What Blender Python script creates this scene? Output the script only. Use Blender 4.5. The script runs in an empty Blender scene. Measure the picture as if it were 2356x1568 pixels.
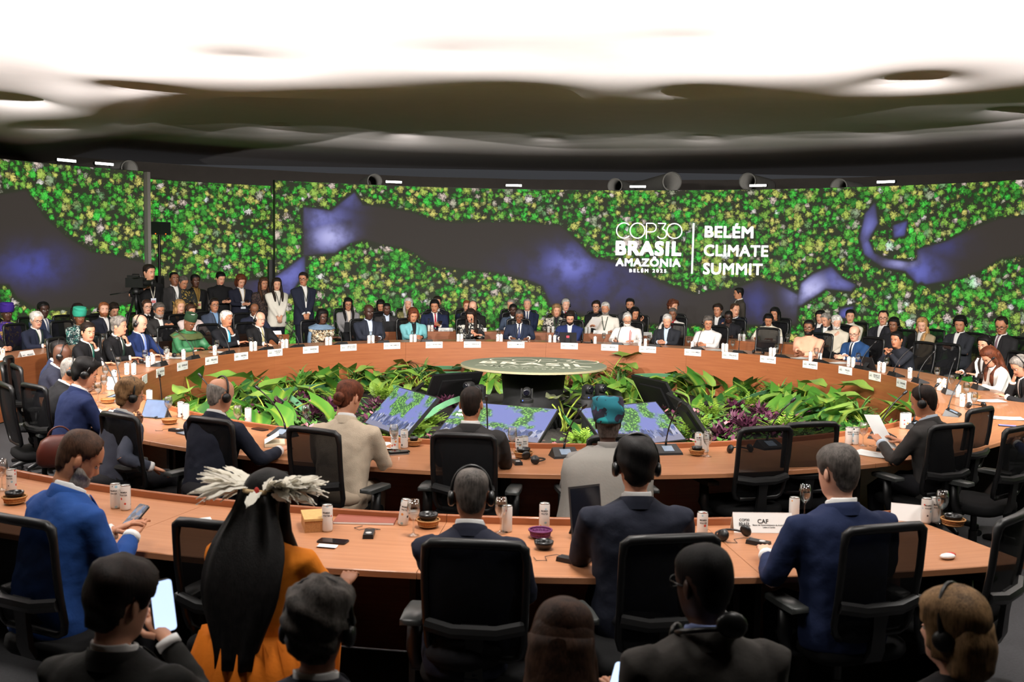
import bpy, math, random
import numpy as np
from mathutils import Vector, Matrix

random.seed(7)
rng = np.random.default_rng(7)
scene = bpy.context.scene
COL = scene.collection
R_ = math.radians

# ------------------------------------------------------------------ camera
F_PX, PITCH, ROLL, CAM_Z = 2290.0, math.atan((784 - 590) / 2290.0), R_(1.0), 2.2
cam_data = bpy.data.cameras.new('camera')
cam_data.sensor_width = 36.0
cam_data.lens = F_PX / 2356.0 * 36.0
cam_data.clip_end = 200
cam_data.dof.use_dof = True
cam_data.dof.focus_distance = 10.5
cam_data.dof.aperture_fstop = 4.5
cam = bpy.data.objects.new('camera', cam_data)
COL.objects.link(cam)
_c, _s = math.cos(ROLL), math.sin(ROLL)
_r0, _u0 = Vector((1, 0, 0)), Vector((0, math.sin(PITCH), math.cos(PITCH)))
_right, _up = _c * _r0 + _s * _u0, -_s * _r0 + _c * _u0
_back = Vector((0, -math.cos(PITCH), math.sin(PITCH)))
cam.matrix_world = Matrix(((_right.x, _up.x, _back.x, 0), (_right.y, _up.y, _back.y, 0),
                           (_right.z, _up.z, _back.z, CAM_Z), (0, 0, 0, 1)))
scene.camera = cam

# ------------------------------------------------------------------ view, world
vs = scene.view_settings
vs.view_transform = 'Standard'; vs.look = 'None'; vs.gamma = 1.0; vs.use_curve_mapping = False
vs.exposure = 0.0
scene.cycles.use_denoising = True
scene.cycles.max_bounces = 5
scene.cycles.diffuse_bounces = 2
scene.cycles.glossy_bounces = 2
scene.cycles.transmission_bounces = 2
scene.cycles.transparent_max_bounces = 10
scene.cycles.use_adaptive_sampling = True
scene.cycles.adaptive_threshold = .04
scene.cycles.sample_clamp_indirect = 6.0
scene.cycles.caustics_reflective = False
scene.cycles.caustics_refractive = False
world = bpy.data.worlds.new('hall_air'); scene.world = world
world.use_nodes = True
world.node_tree.nodes['Background'].inputs[0].default_value = (0.9, 0.92, 1.0, 1)
world.node_tree.nodes['Background'].inputs[1].default_value = 0.05

CX, CY = 0.267, 12.0           # centre of the ring of tables
R_IN, R_OUT = 4.50, 5.42       # inner ring table
R2_IN, R2_OUT = 6.67, 7.57     # outer ring table
R_SCR = 10.0                   # curved screen
H_SCR = 3.67
TOP = 0.75

def lamp(name, kind, loc, target, power, color=(1, 1, 1), size=0.5, spot=None, blend=0.8):
    d = bpy.data.lights.new(name, kind); d.energy = power; d.color = color
    if kind == 'SPOT':
        d.spot_size = R_(spot); d.spot_blend = blend; d.shadow_soft_size = size
    elif kind == 'AREA':
        d.shape = 'DISK'; d.size = size
    else:
        d.shadow_soft_size = size
    o = bpy.data.objects.new(name, d); COL.objects.link(o)
    o.location = loc
    o.rotation_euler = (Vector(target) - Vector(loc)).to_track_quat('-Z', 'Y').to_euler()
    return o

LAMPS_UP = [(-6.9, 5.9, 3.93), (-4.2, 5.4, 3.86), (-1.5, 5.2, 3.86), (1.2, 5.2, 3.86), (3.9, 5.5, 3.86), (6.8, 6.0, 3.9)]
for (x, y, z) in LAMPS_UP:
    lamp('floodlight_up', 'SPOT', (x, y, z), (x * 1.2, y + 5, z + .7), 32000 if x < -6 else (18000 if x < -4 else 13000), (1.0, .97, .975), .011, 130, 1.0)
LAMPS_FAR = [(-4.9, 6.3, 4.12), (-1.7, 6.2, 4.12), (1.9, 6.2, 4.12), (5.2, 6.3, 4.12)]
for (x, y, z) in LAMPS_FAR:
    lamp('added_far_fill', 'SPOT', (x, y, z), (x * .8, 15, .8), 2700, (1.0, .95, .89), .12, 110, 1.0)  # unseen fills added to brighten the far tables and faces
lamp('added_bed_fill', 'SPOT', (.25, 7.2, 4.2), (.3, 11.5, .3), 750, (1.0, .96, .88), .35, 80, 1.0)  # unseen fill added to brighten the plants in the bed
LAMPS_NEAR = [(-3.4, 5.2, 4.2), (.2, 4.8, 4.2), (3.8, 5.2, 4.2), (-1.6, 3.2, 4.1), (2.0, 3.2, 4.1)]
for (x, y, z) in LAMPS_NEAR:
    lamp('added_near_fill', 'SPOT', (x, y, z), (x * .9, y + 1.2, .8), 740 if y > 4 else 260, (1.0, .95, .89), .4, 130, 1.0)  # unseen overhead fills added to brighten the near tables and rows

# ------------------------------------------------------------------ pixel helpers (2356 x 1568)
def ray(px, py):
    x = (px - 1178) / F_PX; y = -(py - 784) / F_PX
    x, y = _c * x - _s * y, _s * x + _c * y
    return np.array([x, math.cos(PITCH) + y * math.sin(PITCH), -math.sin(PITCH) + y * math.cos(PITCH)])
def at(px, py, z):
    d = ray(px, py); t = (z - CAM_Z) / d[2]
    return Vector((d[0] * t, d[1] * t, z))
def atY(px, py, Y):
    d = ray(px, py); t = Y / d[1]
    return Vector((d[0] * t, Y, CAM_Z + d[2] * t))
def on_ring(px, py, r, far=True):
    """point of the ray whose plan distance from the ring centre is r"""
    d = ray(px, py)
    a = d[0] ** 2 + d[1] ** 2; b = -2 * (d[0] * CX + d[1] * CY); c = CX ** 2 + CY ** 2 - r * r
    q = b * b - 4 * a * c
    t = -b / (2 * a) if q < 0 else ((-b + math.sqrt(q)) / (2 * a) if far else (-b - math.sqrt(q)) / (2 * a))
    return Vector((d[0] * t, d[1] * t, CAM_Z + d[2] * t))
def proj(x, y, z):
    z = z - CAM_Z
    cz = y * math.cos(PITCH) - z * math.sin(PITCH); cy = y * math.sin(PITCH) + z * math.cos(PITCH)
    u, v = x / cz, cy / cz
    u, v = _c * u + _s * v, -_s * u + _c * v
    return 1178 + F_PX * u, 784 - F_PX * v
def polar(r, deg, z=0.0):
    """deg 0 = towards the camera, positive = to the right"""
    a = R_(deg)
    return Vector((CX + r * math.sin(a), CY - r * math.cos(a), z))
def ang_of(p):
    return math.degrees(math.atan2(p[0] - CX, CY - p[1]))
def face_centre(p):
    """z rotation that turns local +Y to the ring centre"""
    return math.atan2(CY - p[1], CX - p[0]) - math.pi / 2

# ------------------------------------------------------------------ materials
def lin(c):
    c = c / 255.0
    return c / 12.92 if c <= .04045 else ((c + .055) / 1.055) ** 2.4
def rgb(r, g, b):
    return (lin(r), lin(g), lin(b), 1.0)
_mats = {}
def mat(name, col, rough=.6, metal=0, var=.12, scale=30., bump=0., bscale=200., coat=0, sub=0, emit=None, estr=1., alpha=1., spec=.5):
    if name in _mats: return _mats[name]
    m = bpy.data.materials.new(name); m.use_nodes = True; _mats[name] = m
    nt = m.node_tree; N = nt.nodes; L = nt.links
    b = N['Principled BSDF']
    c = rgb(*col) if max(col) > 1 else (*col, 1)
    b.inputs['Base Color'].default_value = c
    b.inputs['Roughness'].default_value = rough; b.inputs['Metallic'].default_value = metal
    b.inputs['Coat Weight'].default_value = coat
    b.inputs['Specular IOR Level'].default_value = spec
    if sub: b.inputs['Subsurface Weight'].default_value = sub; b.inputs['Subsurface Scale'].default_value = .01
    if var or bump:
        tc = N.new('ShaderNodeTexCoord')
    if var:
        n = N.new('ShaderNodeTexNoise'); n.inputs['Scale'].default_value = scale; n.inputs['Detail'].default_value = 3
        L.new(tc.outputs['Object'], n.inputs['Vector'])
        mr = N.new('ShaderNodeMapRange'); mr.inputs['To Min'].default_value = 1 - var; mr.inputs['To Max'].default_value = 1 + var
        L.new(n.outputs['Fac'], mr.inputs['Value'])
        h = N.new('ShaderNodeHueSaturation'); h.inputs['Color'].default_value = c
        L.new(mr.outputs[0], h.inputs['Value']); L.new(h.outputs[0], b.inputs['Base Color'])
    if bump:
        n2 = N.new('ShaderNodeTexNoise'); n2.inputs['Scale'].default_value = bscale; n2.inputs['Detail'].default_value = 4
        L.new(tc.outputs['Object'], n2.inputs['Vector'])
        bp = N.new('ShaderNodeBump'); bp.inputs['Strength'].default_value = bump; bp.inputs['Distance'].default_value = .01
        L.new(n2.outputs['Fac'], bp.inputs['Height']); L.new(bp.outputs[0], b.inputs['Normal'])
    if emit:
        b.inputs['Emission Color'].default_value = rgb(*emit); b.inputs['Emission Strength'].default_value = estr
    b.inputs['Alpha'].default_value = alpha
    return m
def fabric(col, rough=.85):
    return mat('fabric_%d_%d_%d' % tuple(col), col, rough, var=.06, scale=14, bump=.12, bscale=70, spec=.25)
def pattern_fabric(name, cols, scale=28.):
    if name in _mats: return _mats[name]
    m = mat(name, cols[0], .85, var=0)
    nt = m.node_tree; N = nt.nodes; L = nt.links; b = N['Principled BSDF']
    tc = N.new('ShaderNodeTexCoord'); v = N.new('ShaderNodeTexVoronoi'); v.inputs['Scale'].default_value = scale
    n = N.new('ShaderNodeTexNoise'); n.inputs['Scale'].default_value = scale * .6
    mx = N.new('ShaderNodeMixRGB'); mx.inputs[0].default_value = .25
    L.new(tc.outputs['Object'], mx.inputs[1]); L.new(tc.outputs['Object'], n.inputs['Vector']); L.new(n.outputs['Color'], mx.inputs[2])
    L.new(mx.outputs[0], v.inputs['Vector'])
    cr = N.new('ShaderNodeValToRGB'); cr.color_ramp.interpolation = 'CONSTANT'
    e = cr.color_ramp.elements
    while len(e) < len(cols): e.new(.5)
    for i, c in enumerate(cols):
        e[i].position = i / len(cols); e[i].color = rgb(*c)
    sp = N.new('ShaderNodeSeparateColor'); L.new(v.outputs['Color'], sp.inputs[0])
    L.new(sp.outputs[0], cr.inputs['Fac']); L.new(cr.outputs['Color'], b.inputs['Base Color'])
    return m
def wood(name, c1, c2, rough=.42, axis='z'):
    if name in _mats: return _mats[name]
    m = mat(name, c1, rough, var=0, coat=.15)
    nt = m.node_tree; N = nt.nodes; L = nt.links; b = N['Principled BSDF']
    at_ = N.new('ShaderNodeAttribute'); at_.attribute_name = 'grain'
    mp = N.new('ShaderNodeMapping'); mp.inputs['Scale'].default_value = (1.2, 28, 28)
    L.new(at_.outputs['Vector'], mp.inputs['Vector'])
    n = N.new('ShaderNodeTexNoise'); n.inputs['Scale'].default_value = 1.6; n.inputs['Detail'].default_value = 6; n.inputs['Roughness'].default_value = .65
    L.new(mp.outputs[0], n.inputs['Vector'])
    cr = N.new('ShaderNodeValToRGB'); e = cr.color_ramp.elements
    e[0].position = .25; e[0].color = rgb(*c2); e[1].position = .75; e[1].color = rgb(*c1)
    L.new(n.outputs['Fac'], cr.inputs['Fac']); L.new(cr.outputs[0], b.inputs['Base Color'])
    return m
def no_nee(m):
    m.cycles.emission_sampling = 'NONE'; return m
def glass_mat():
    if 'clear_glass' in _mats: return _mats['clear_glass']
    m = bpy.data.materials.new('clear_glass'); m.use_nodes = True; _mats['clear_glass'] = m
    nt = m.node_tree; N = nt.nodes; L = nt.links; N.remove(N['Principled BSDF'])
    t = N.new('ShaderNodeBsdfTransparent'); g = N.new('ShaderNodeBsdfGlossy'); g.inputs['Roughness'].default_value = .03
    t.inputs[0].default_value = (.93, .95, .95, 1)
    lw = N.new('ShaderNodeLayerWeight'); lw.inputs[0].default_value = .45
    mr = N.new('ShaderNodeMapRange'); mr.inputs['To Min'].default_value = .06; mr.inputs['To Max'].default_value = .75
    L.new(lw.outputs['Facing'], mr.inputs['Value'])
    mx = N.new('ShaderNodeMixShader'); L.new(mr.outputs[0], mx.inputs[0]); L.new(t.outputs[0], mx.inputs[1]); L.new(g.outputs[0], mx.inputs[2])
    L.new(mx.outputs[0], N['Material Output'].inputs['Surface'])
    return m
def mesh_net():
    if 'chair_net' in _mats: return _mats['chair_net']
    m = bpy.data.materials.new('chair_net'); m.use_nodes = True; _mats['chair_net'] = m
    nt = m.node_tree; N = nt.nodes; L = nt.links; b = N['Principled BSDF']
    b.inputs['Base Color'].default_value = (.006, .006, .007, 1); b.inputs['Roughness'].default_value = .8; b.inputs['Specular IOR Level'].default_value = .15
    t = N.new('ShaderNodeBsdfTransparent'); mx = N.new('ShaderNodeMixShader'); mx.inputs[0].default_value = .93
    L.new(t.outputs[0], mx.inputs[1]); L.new(b.outputs[0], mx.inputs[2]); L.new(mx.outputs[0], N['Material Output'].inputs['Surface'])
    return m

# ------------------------------------------------------------------ mesh builder
class MB:
    def __init__(s): s.v = []; s.f = []; s.m = []; s.a = []
    def add(s, verts, faces, mi=0):
        o = len(s.v); s.v.extend([tuple(p) for p in verts])
        s.f.extend([tuple(i + o for i in f) for f in faces]); s.m.extend([mi] * len(faces))
        return o
    def loft(s, rings, mi=0, caps=True, closed=True):
        n = len(rings[0]); vs_ = [p for r in rings for p in r]; fs = []
        for i in range(len(rings) - 1):
            for j in range(n if closed else n - 1):
                k = (j + 1) % n
                fs.append((i * n + j, i * n + k, (i + 1) * n + k, (i + 1) * n + j))
        if caps and closed:
            fs.append(tuple(range(n - 1, -1, -1))); fs.append(tuple((len(rings) - 1) * n + j for j in range(n)))
        return s.add(vs_, fs, mi)
    def tube(s, pts, radii, n=8, mi=0, flat=1.0, up=None):
        pts = [Vector(p) for p in pts]
        if not hasattr(radii, '__len__'): radii = [radii] * len(pts)
        rings = []; prev = None
        for i, p in enumerate(pts):
            t = (pts[min(i + 1, len(pts) - 1)] - pts[max(i - 1, 0)])
            t = t.normalized() if t.length > 1e-9 else Vector((0, 0, 1))
            ref = prev if prev is not None else (Vector(up) if up is not None else (Vector((0, 0, 1)) if abs(t.z) < .9 else Vector((1, 0, 0))))
            u = ref - t * ref.dot(t)
            if u.length < 1e-6: u = t.orthogonal()
            u.normalize(); w = t.cross(u); prev = u
            rings.append([p + (u * math.cos(a) * flat + w * math.sin(a)) * radii[i] for a in [2 * math.pi * k / n for k in range(n)]])
        return s.loft(rings, mi)
    def box(s, c, d, mi=0, rot=None, taper=1.0):
        c = Vector(c); hx, hy, hz = d[0] / 2, d[1] / 2, d[2] / 2
        vs_ = []
        for z in (-hz, hz):
            k = taper if z > 0 else 1
            for (x, y) in ((-hx, -hy), (hx, -hy), (hx, hy), (-hx, hy)):
                p = Vector((x * k, y * k, z)); vs_.append(c + (rot @ p if rot is not None else p))
        return s.add(vs_, [(3, 2, 1, 0), (4, 5, 6, 7), (0, 1, 5, 4), (1, 2, 6, 5), (2, 3, 7, 6), (3, 0, 4, 7)], mi)
    def lathe(s, prof, n=16, mi=0, c=(0, 0, 0), rot=None, caps=False):
        c = Vector(c); rings = []
        for (r, z) in prof:
            ring = []
            for k in range(n):
                p = Vector((r * math.cos(2 * math.pi * k / n), r * math.sin(2 * math.pi * k / n), z))
                ring.append(c + (rot @ p if rot is not None else p))
            rings.append(ring)
        return s.loft(rings, mi, caps)
    def ellipsoid(s, c, r, n=10, m=6, mi=0, rot=None):
        c = Vector(c); rings = []
        for i in range(m + 1):
            a = -math.pi / 2 + math.pi * i / m; a = max(-1.5, min(1.5, a)); ring = []
            for k in range(n):
                p = Vector((r[0] * math.cos(a) * math.cos(2 * math.pi * k / n), r[1] * math.cos(a) * math.sin(2 * math.pi * k / n), r[2] * math.sin(a)))
                ring.append(c + (rot @ p if rot is not None else p))
            rings.append(ring)
        return s.loft(rings, mi)
    def mesh(s, name, mats, smooth=True, sharp=None):
        me = bpy.data.meshes.new(name)
        me.from_pydata(s.v, [], s.f)
        for m in (mats if isinstance(mats, (list, tuple)) else [mats]): me.materials.append(m)
        if s.m and max(s.m) > 0: me.polygons.foreach_set('material_index', s.m)
        if smooth:
            me.polygons.foreach_set('use_smooth', [True] * len(s.f))
            if sharp is not None: me.set_sharp_from_angle(angle=R_(sharp))
        me.update()
        return me
    def build(s, name, mats, parent=None, smooth=True, sharp=None):
        return link(name, s.mesh(name, mats, smooth, sharp), parent)
def link(name, me, parent=None):
    o = bpy.data.objects.new(name, me); COL.objects.link(o)
    if parent is not None: o.parent = parent
    return o
def empty(name, loc=(0, 0, 0), rz=0.0):
    o = bpy.data.objects.new(name, None); COL.objects.link(o); o.empty_display_size = .1
    o.location = loc; o.rotation_euler = (0, 0, rz); return o
def tag(o, label, cat, group=None, kind=None):
    o['label'] = label
    if cat: o['category'] = cat
    if group: o['group'] = group
    if kind: o['kind'] = kind
    return o
def struct(o, label=None):
    o['kind'] = 'structure'
    if label: o['label'] = label
    return o
def copy_tree(o, parent=None):
    c = o.copy(); COL.objects.link(c)
    if parent is not None: c.parent = parent
    for ch in list(o.children): copy_tree(ch, c)
    return c
def grain(me, fn):
    a = me.attributes.new('grain', 'FLOAT_VECTOR', 'POINT')
    a.data.foreach_set('vector', [x for v in me.vertices for x in fn(v.co)])
def smooth01(x):
    x = max(0., min(1., x)); return x * x * (3 - 2 * x)
# ================================================================== SETTING
# ---- floor: dark carpet
m_floor = mat('carpet', (66, 66, 68), .95, var=.25, scale=60, bump=.5, bscale=260, spec=.2)
mb = MB(); n = 64
mb.add([(CX, CY, 0)] + [(CX + 14 * math.cos(2 * math.pi * k / n), CY + 14 * math.sin(2 * math.pi * k / n), 0) for k in range(n)],
       [(0, 1 + k, 1 + (k + 1) % n) for k in range(n)])
struct(mb.build('floor', m_floor, smooth=False), 'dark grey carpet floor')

# ---- wall: dark drape all round
m_wall = mat('dark_drape', (84, 78, 74), .9, var=.15, scale=4)
mb = MB(); rings = []
for z in (0, 2, 4.2):
    rings.append([(CX + (14 + .06 * math.sin(k * 1.3)) * math.cos(2 * math.pi * k / 160), CY + (14 + .06 * math.sin(k * 1.3)) * math.sin(2 * math.pi * k / 160), z) for k in range(160)])
mb.loft(rings, caps=False)
struct(mb.build('wall_back', m_wall), 'dark fabric drape closing the tent')

# ---- ceiling: stretched tent fabric pulled up to peaks
m_ceil = mat('tent_fabric', (172, 165, 160), .9, var=.05, scale=3, spec=.15)
PEAKS = [(0.0, 12.9, .22, .85), (-2.26, 13.4, .2, .8), (2.3, 12.6, .22, .85), (4.5, 11.6, .22, .85), (-2.96, 11.05, .06, .8), (-4.8, 13.1, .2, .8), (-4.1, 16.2, .22, .6), (6.9, 11.0, .2, .85), (-7.2, 14.6, .2, .8),
         (1.6, 9.8, .03, .9), (-.65, 10.4, .03, .9)]
for px_ in (290, 640, 930, 1260, 1620, 2020, 2330):
    p = on_ring(px_, 350, 9.15)
    PEAKS.append((p.x, p.y, .30, .42))
for a in range(-120, 121, 24):
    p = polar(9.2, a); PEAKS.append((p.x, p.y, .3, .6))
def sag_y(x): return 12.0 + .13 * min(0, x + 2) ** 2 - .6 * max(0, x - 4) + .35 * math.sin(x * 1.6 - .6)
def ceil_z(x, y):
    d = math.hypot(x - CX, y - CY)
    u = y - sag_y(x) - .8
    z = 4.27 + .40 * smooth01((u + .4) / 4.2) - .22 * smooth01((d - 8) / 2.5)
    z -= .08 * math.exp(-((u + .8) / 1.1) ** 2)
    z += .02 * math.sin(x * 1.05 + .6 * y) * (1 - smooth01((u - 1) / 2))
    for (a, b, h, w) in PEAKS:
        q = math.hypot(x - a, y - b)
        if q < 5 * w: z += h * math.exp(-((q / (w * .62)) ** (1.35 if w > .5 else .9)))
    return z
g = 190; s_ = 28.6 / g; mb = MB()
vv = []
for j in range(g + 1):
    for i in range(g + 1):
        x, y = CX - 14.3 + i * s_, CY - 14.3 + j * s_
        vv.append((x, y, ceil_z(x, y)))
mb.add(vv, [(j * (g + 1) + i, (j + 1) * (g + 1) + i, (j + 1) * (g + 1) + i + 1, j * (g + 1) + i + 1) for j in range(g) for i in range(g)])
struct(mb.build('ceiling', m_ceil), 'grey stretched tent ceiling pulled up to soft peaks')

# ---- screens -------------------------------------------------------
DARKS = [  # unlit water in the aerial picture
    [(-40, 455), (60, 440), (100, 500), (150, 545), (210, 582), (270, 592), (332, 606), (332, 690), (240, 700), (130, 706), (100, 714), (40, 682), (22, 652), (-40, 650)],
    [(335, 648), (420, 640), (480, 652), (560, 648), (640, 640), (640, 760), (335, 760)],
    [(805, 470), (880, 478), (950, 492), (1000, 512), (1060, 515), (1130, 512), (1240, 518), (1290, 522), (1330, 560), (1362, 594), (1420, 606), (1470, 628), (1540, 660), (1600, 680), (1650, 672), (1700, 662),
     (1745, 645), (1790, 655), (1835, 680), (1830, 745), (1700, 745), (1440, 740), (1350, 725), (1268, 700), (1250, 656), (1210, 640), (1170, 630), (1130, 622), (1060, 616), (1000, 606), (960, 582), (930, 566), (880, 560), (840, 548), (795, 560)],
    [(700, 478), (762, 486), (815, 445), (832, 470), (800, 560), (770, 580), (700, 586)],
    [(632, 640), (700, 590), (700, 625), (662, 680), (632, 695)],
    [(1832, 702), (1845, 652), (1870, 632), (1912, 614), (1938, 642), (1968, 656), (1958, 668), (1900, 662), (1870, 682), (1842, 700)],
    [(1992, 492), (2012, 468), (2018, 512), (1996, 552), (2010, 584), (2045, 598), (2090, 604), (2152, 592), (2144, 630), (2112, 650), (2084, 622), (2030, 612), (1990, 584), (1980, 548)],
    [(2112, 575), (2180, 556), (2232, 530), (2300, 505), (2420, 498), (2420, 575), (2300, 592), (2250, 622), (2190, 642), (2130, 652), (2110, 640)],
    [(1935, 712), (1962, 706), (1948, 730), (1932, 728)], [(2056, 520), (2086, 510), (2080, 540), (2058, 545)],
]
GLOWS = [  # (x, y, rx, ry, blue, white) sky mirrored in the water
    (75, 612, 75, 40, .55, 0), (1315, 610, 62, 40, .95, .18), (1335, 640, 130, 55, .4, .0), (1400, 660, 120, 40, .22, 0), (760, 545, 45, 32, .9, .75), (735, 500, 60, 30, .75, .25),
    (665, 640, 60, 60, .8, .15), (1865, 668, 45, 40, .9, .9), (1930, 645, 40, 30, .75, .2), (2075, 600, 40, 20, .85, .7), (2110, 625, 50, 40, .75, .1),
    (2000, 540, 40, 60, .75, .2), (1740, 700, 30, 50, .3, 0), (1950, 718, 30, 30, .8, .1), (2070, 528, 30, 30, .75, .1), (800, 450, 40, 30, .5, .1), (1480, 612, 30, 40, .2, 0), (2150, 560, 60, 30, .3, 0)]
def poly_sd(P, poly):
    poly = np.array(poly, float); q = np.roll(poly, -1, 0)
    d = np.full(len(P), 1e9); ins = np.zeros(len(P), bool)
    for a, b in zip(poly, q):
        e = b - a; w = P - a
        t = np.clip((w @ e) / (e @ e), 0, 1); dd = w - t[:, None] * e
        d = np.minimum(d, np.hypot(dd[:, 0], dd[:, 1]))
        cond = (a[1] > P[:, 1]) != (b[1] > P[:, 1])
        with np.errstate(divide='ignore', invalid='ignore'):
            xi = (b[0] - a[0]) * (P[:, 1] - a[1]) / (b[1] - a[1]) + a[0]
        ins ^= cond & (P[:, 0] < xi)
    return np.where(ins, d, -d)

def screen_mat():
    m = bpy.data.materials.new('led_forest_picture'); m.use_nodes = True
    nt = m.node_tree; N = nt.nodes; L = nt.links; b = N['Principled BSDF']
    def math_(op, a=None, c=None, clamp=False):
        k = N.new('ShaderNodeMath'); k.operation = op; k.use_clamp = clamp
        for i, q in enumerate((a, c)):
            if q is None: continue
            if isinstance(q, (int, float)): k.inputs[i].default_value = q
            else: L.new(q, k.inputs[i])
        return k.outputs[0]
    def rng_(v, a, b_, c, d):
        k = N.new('ShaderNodeMapRange'); k.interpolation_type = 'SMOOTHSTEP'
        L.new(v, k.inputs['Value'])
        for nm, q in zip(('From Min', 'From Max', 'To Min', 'To Max'), (a, b_, c, d)): k.inputs[nm].default_value = q
        return k.outputs[0]
    pic = N.new('ShaderNodeAttribute'); pic.attribute_name = 'pic'
    msk = N.new('ShaderNodeAttribute'); msk.attribute_name = 'water'
    sp = N.new('ShaderNodeSeparateXYZ'); L.new(msk.outputs['Vector'], sp.inputs[0])
    nz = N.new('ShaderNodeTexNoise'); nz.inputs['Scale'].default_value = 9; nz.inputs['Detail'].default_value = 3
    L.new(pic.outputs['Vector'], nz.inputs['Vector'])
    mv = N.new('ShaderNodeVectorMath'); mv.operation = 'SCALE'; mv.inputs['Scale'].default_value = .06
    L.new(nz.outputs['Color'], mv.inputs[0])
    av = N.new('ShaderNodeVectorMath'); av.operation = 'ADD'; L.new(pic.outputs['Vector'], av.inputs[0]); L.new(mv.outputs[0], av.inputs[1])
    n4 = N.new('ShaderNodeTexNoise'); n4.inputs['Scale'].default_value = 26; n4.inputs['Detail'].default_value = 2; L.new(pic.outputs['Vector'], n4.inputs['Vector'])
    mv2 = N.new('ShaderNodeVectorMath'); mv2.operation = 'SCALE'; mv2.inputs['Scale'].default_value = .05; L.new(n4.outputs['Color'], mv2.inputs[0])
    av2 = N.new('ShaderNodeVectorMath'); av2.operation = 'ADD'; L.new(av.outputs[0], av2.inputs[0]); L.new(mv2.outputs[0], av2.inputs[1]); av = av2
    fine = N.new('ShaderNodeTexVoronoi'); fine.voronoi_dimensions = '2D'; fine.inputs['Scale'].default_value = 21; L.new(av.outputs[0], fine.inputs['Vector'])
    fin2 = N.new('ShaderNodeTexNoise'); fin2.inputs['Scale'].default_value = 44; fin2.inputs['Detail'].default_value = 4; fin2.inputs['Roughness'].default_value = .7; L.new(pic.outputs['Vector'], fin2.inputs['Vector'])
    big = N.new('ShaderNodeTexNoise'); big.inputs['Scale'].default_value = 1.3; big.inputs['Detail'].default_value = 3; L.new(pic.outputs['Vector'], big.inputs['Vector'])
    def layer(scale, off, edge):
        ad = N.new('ShaderNodeVectorMath'); ad.operation = 'ADD'; ad.inputs[1].default_value = (off, off * .7, 0); L.new(av.outputs[0], ad.inputs[0])
        v = N.new('ShaderNodeTexVoronoi'); v.voronoi_dimensions = '2D'; v.inputs['Scale'].default_value = scale; L.new(ad.outputs[0], v.inputs['Vector'])
        dome = math_('SUBTRACT', 1.0, math_('MULTIPLY', v.outputs['Distance'], 1.55))          # 1 at a crown's centre
        h = math_('ADD', dome, math_('MULTIPLY', math_('SUBTRACT', .42, fine.outputs['Distance']), .6))
        h = math_('ADD', h, math_('MULTIPLY', math_('SUBTRACT', fin2.outputs['Fac'], .5), 1.5))
        h = math_('ADD', h, math_('MULTIPLY', math_('SUBTRACT', big.outputs['Fac'], .55), 1.0))
        h = math_('SUBTRACT', h, math_('MULTIPLY', sp.outputs[0], 2.2))                          # no trees in the water
        vis = rng_(h, edge, edge + .16, 0, 1)
        sc = N.new('ShaderNodeSeparateColor'); L.new(v.outputs['Color'], sc.inputs[0])
        cr = N.new('ShaderNodeValToRGB'); e = cr.color_ramp.elements
        stops = [(0, (34, 84, 34)), (.16, (48, 112, 42)), (.30, (66, 150, 50)), (.42, (60, 178, 62)), (.52, (92, 160, 58)), (.62, (120, 158, 66)), (.72, (158, 172, 80)), (.80, (184, 176, 96)), (.87, (88, 132, 84)), (.93, (186, 168, 158)), (.97, (196, 200, 196)), (1, (74, 200, 70))]
        while len(e) < len(stops): e.new(.5)
        for i, (p, c) in enumerate(stops): e[i].position = p; e[i].color = rgb(*c)
        fac = math_('ADD', math_('MULTIPLY', sc.outputs[0], .86), math_('MULTIPLY', big.outputs['Fac'], .2))
        L.new(fac, cr.inputs['Fac'])
        br = rng_(h, edge - .05, .98, .18, 1.5)
        mul = N.new('ShaderNodeVectorMath'); mul.operation = 'SCALE'; L.new(cr.outputs[0], mul.inputs[0]); L.new(br, mul.inputs['Scale'])
        return vis, mul.outputs[0]
    v1, c1 = layer(8.2, 3.3, .12); v2, c2 = layer(4.2, 0, .33)
    floor_ = N.new('ShaderNodeMixRGB'); floor_.inputs[1].default_value = rgb(46, 50, 36)
    # water colour; its dark end holds stage-light haze as emission
    w = N.new('ShaderNodeMixRGB'); w.inputs[1].default_value = rgb(57, 51, 47); w.inputs[2].default_value = rgb(84, 92, 196)
    wn = N.new('ShaderNodeTexNoise'); wn.inputs['Scale'].default_value = 2.5; wn.inputs['Detail'].default_value = 4; L.new(pic.outputs['Vector'], wn.inputs['Vector'])
    cl = rng_(wn.outputs['Fac'], .3, .62, .35, 1.0)
    L.new(math_('MULTIPLY', sp.outputs[1], cl, True), w.inputs[0])
    w2 = N.new('ShaderNodeMixRGB'); w2.inputs[2].default_value = rgb(206, 204, 246); L.new(w.outputs[0], w2.inputs[1]); L.new(math_('MULTIPLY', sp.outputs[2], cl, True), w2.inputs[0])
    L.new(rng_(sp.outputs[0], .25, .6, 0, 1), floor_.inputs[0]); L.new(w2.outputs[0], floor_.inputs[2])
    a1 = N.new('ShaderNodeMixRGB'); L.new(v1, a1.inputs[0]); L.new(floor_.outputs[0], a1.inputs[1]); L.new(c1, a1.inputs[2])
    a2 = N.new('ShaderNodeMixRGB'); L.new(v2, a2.inputs[0]); L.new(a1.outputs[0], a2.inputs[1]); L.new(c2, a2.inputs[2])
    b.inputs['Base Color'].default_value = (.01, .01, .01, 1); b.inputs['Roughness'].default_value = .6; b.inputs['Specular IOR Level'].default_value = .1
    L.new(a2.outputs[0], b.inputs['Emission Color']); b.inputs['Emission Strength'].default_value = 1.0
    return m
m_led = no_nee(screen_mat())
m_black = mat('black_plastic', (16, 16, 17), .5, var=.05)
m_case = mat('dark_metal', (30, 30, 31), .5, metal=.3, var=.05)

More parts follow.
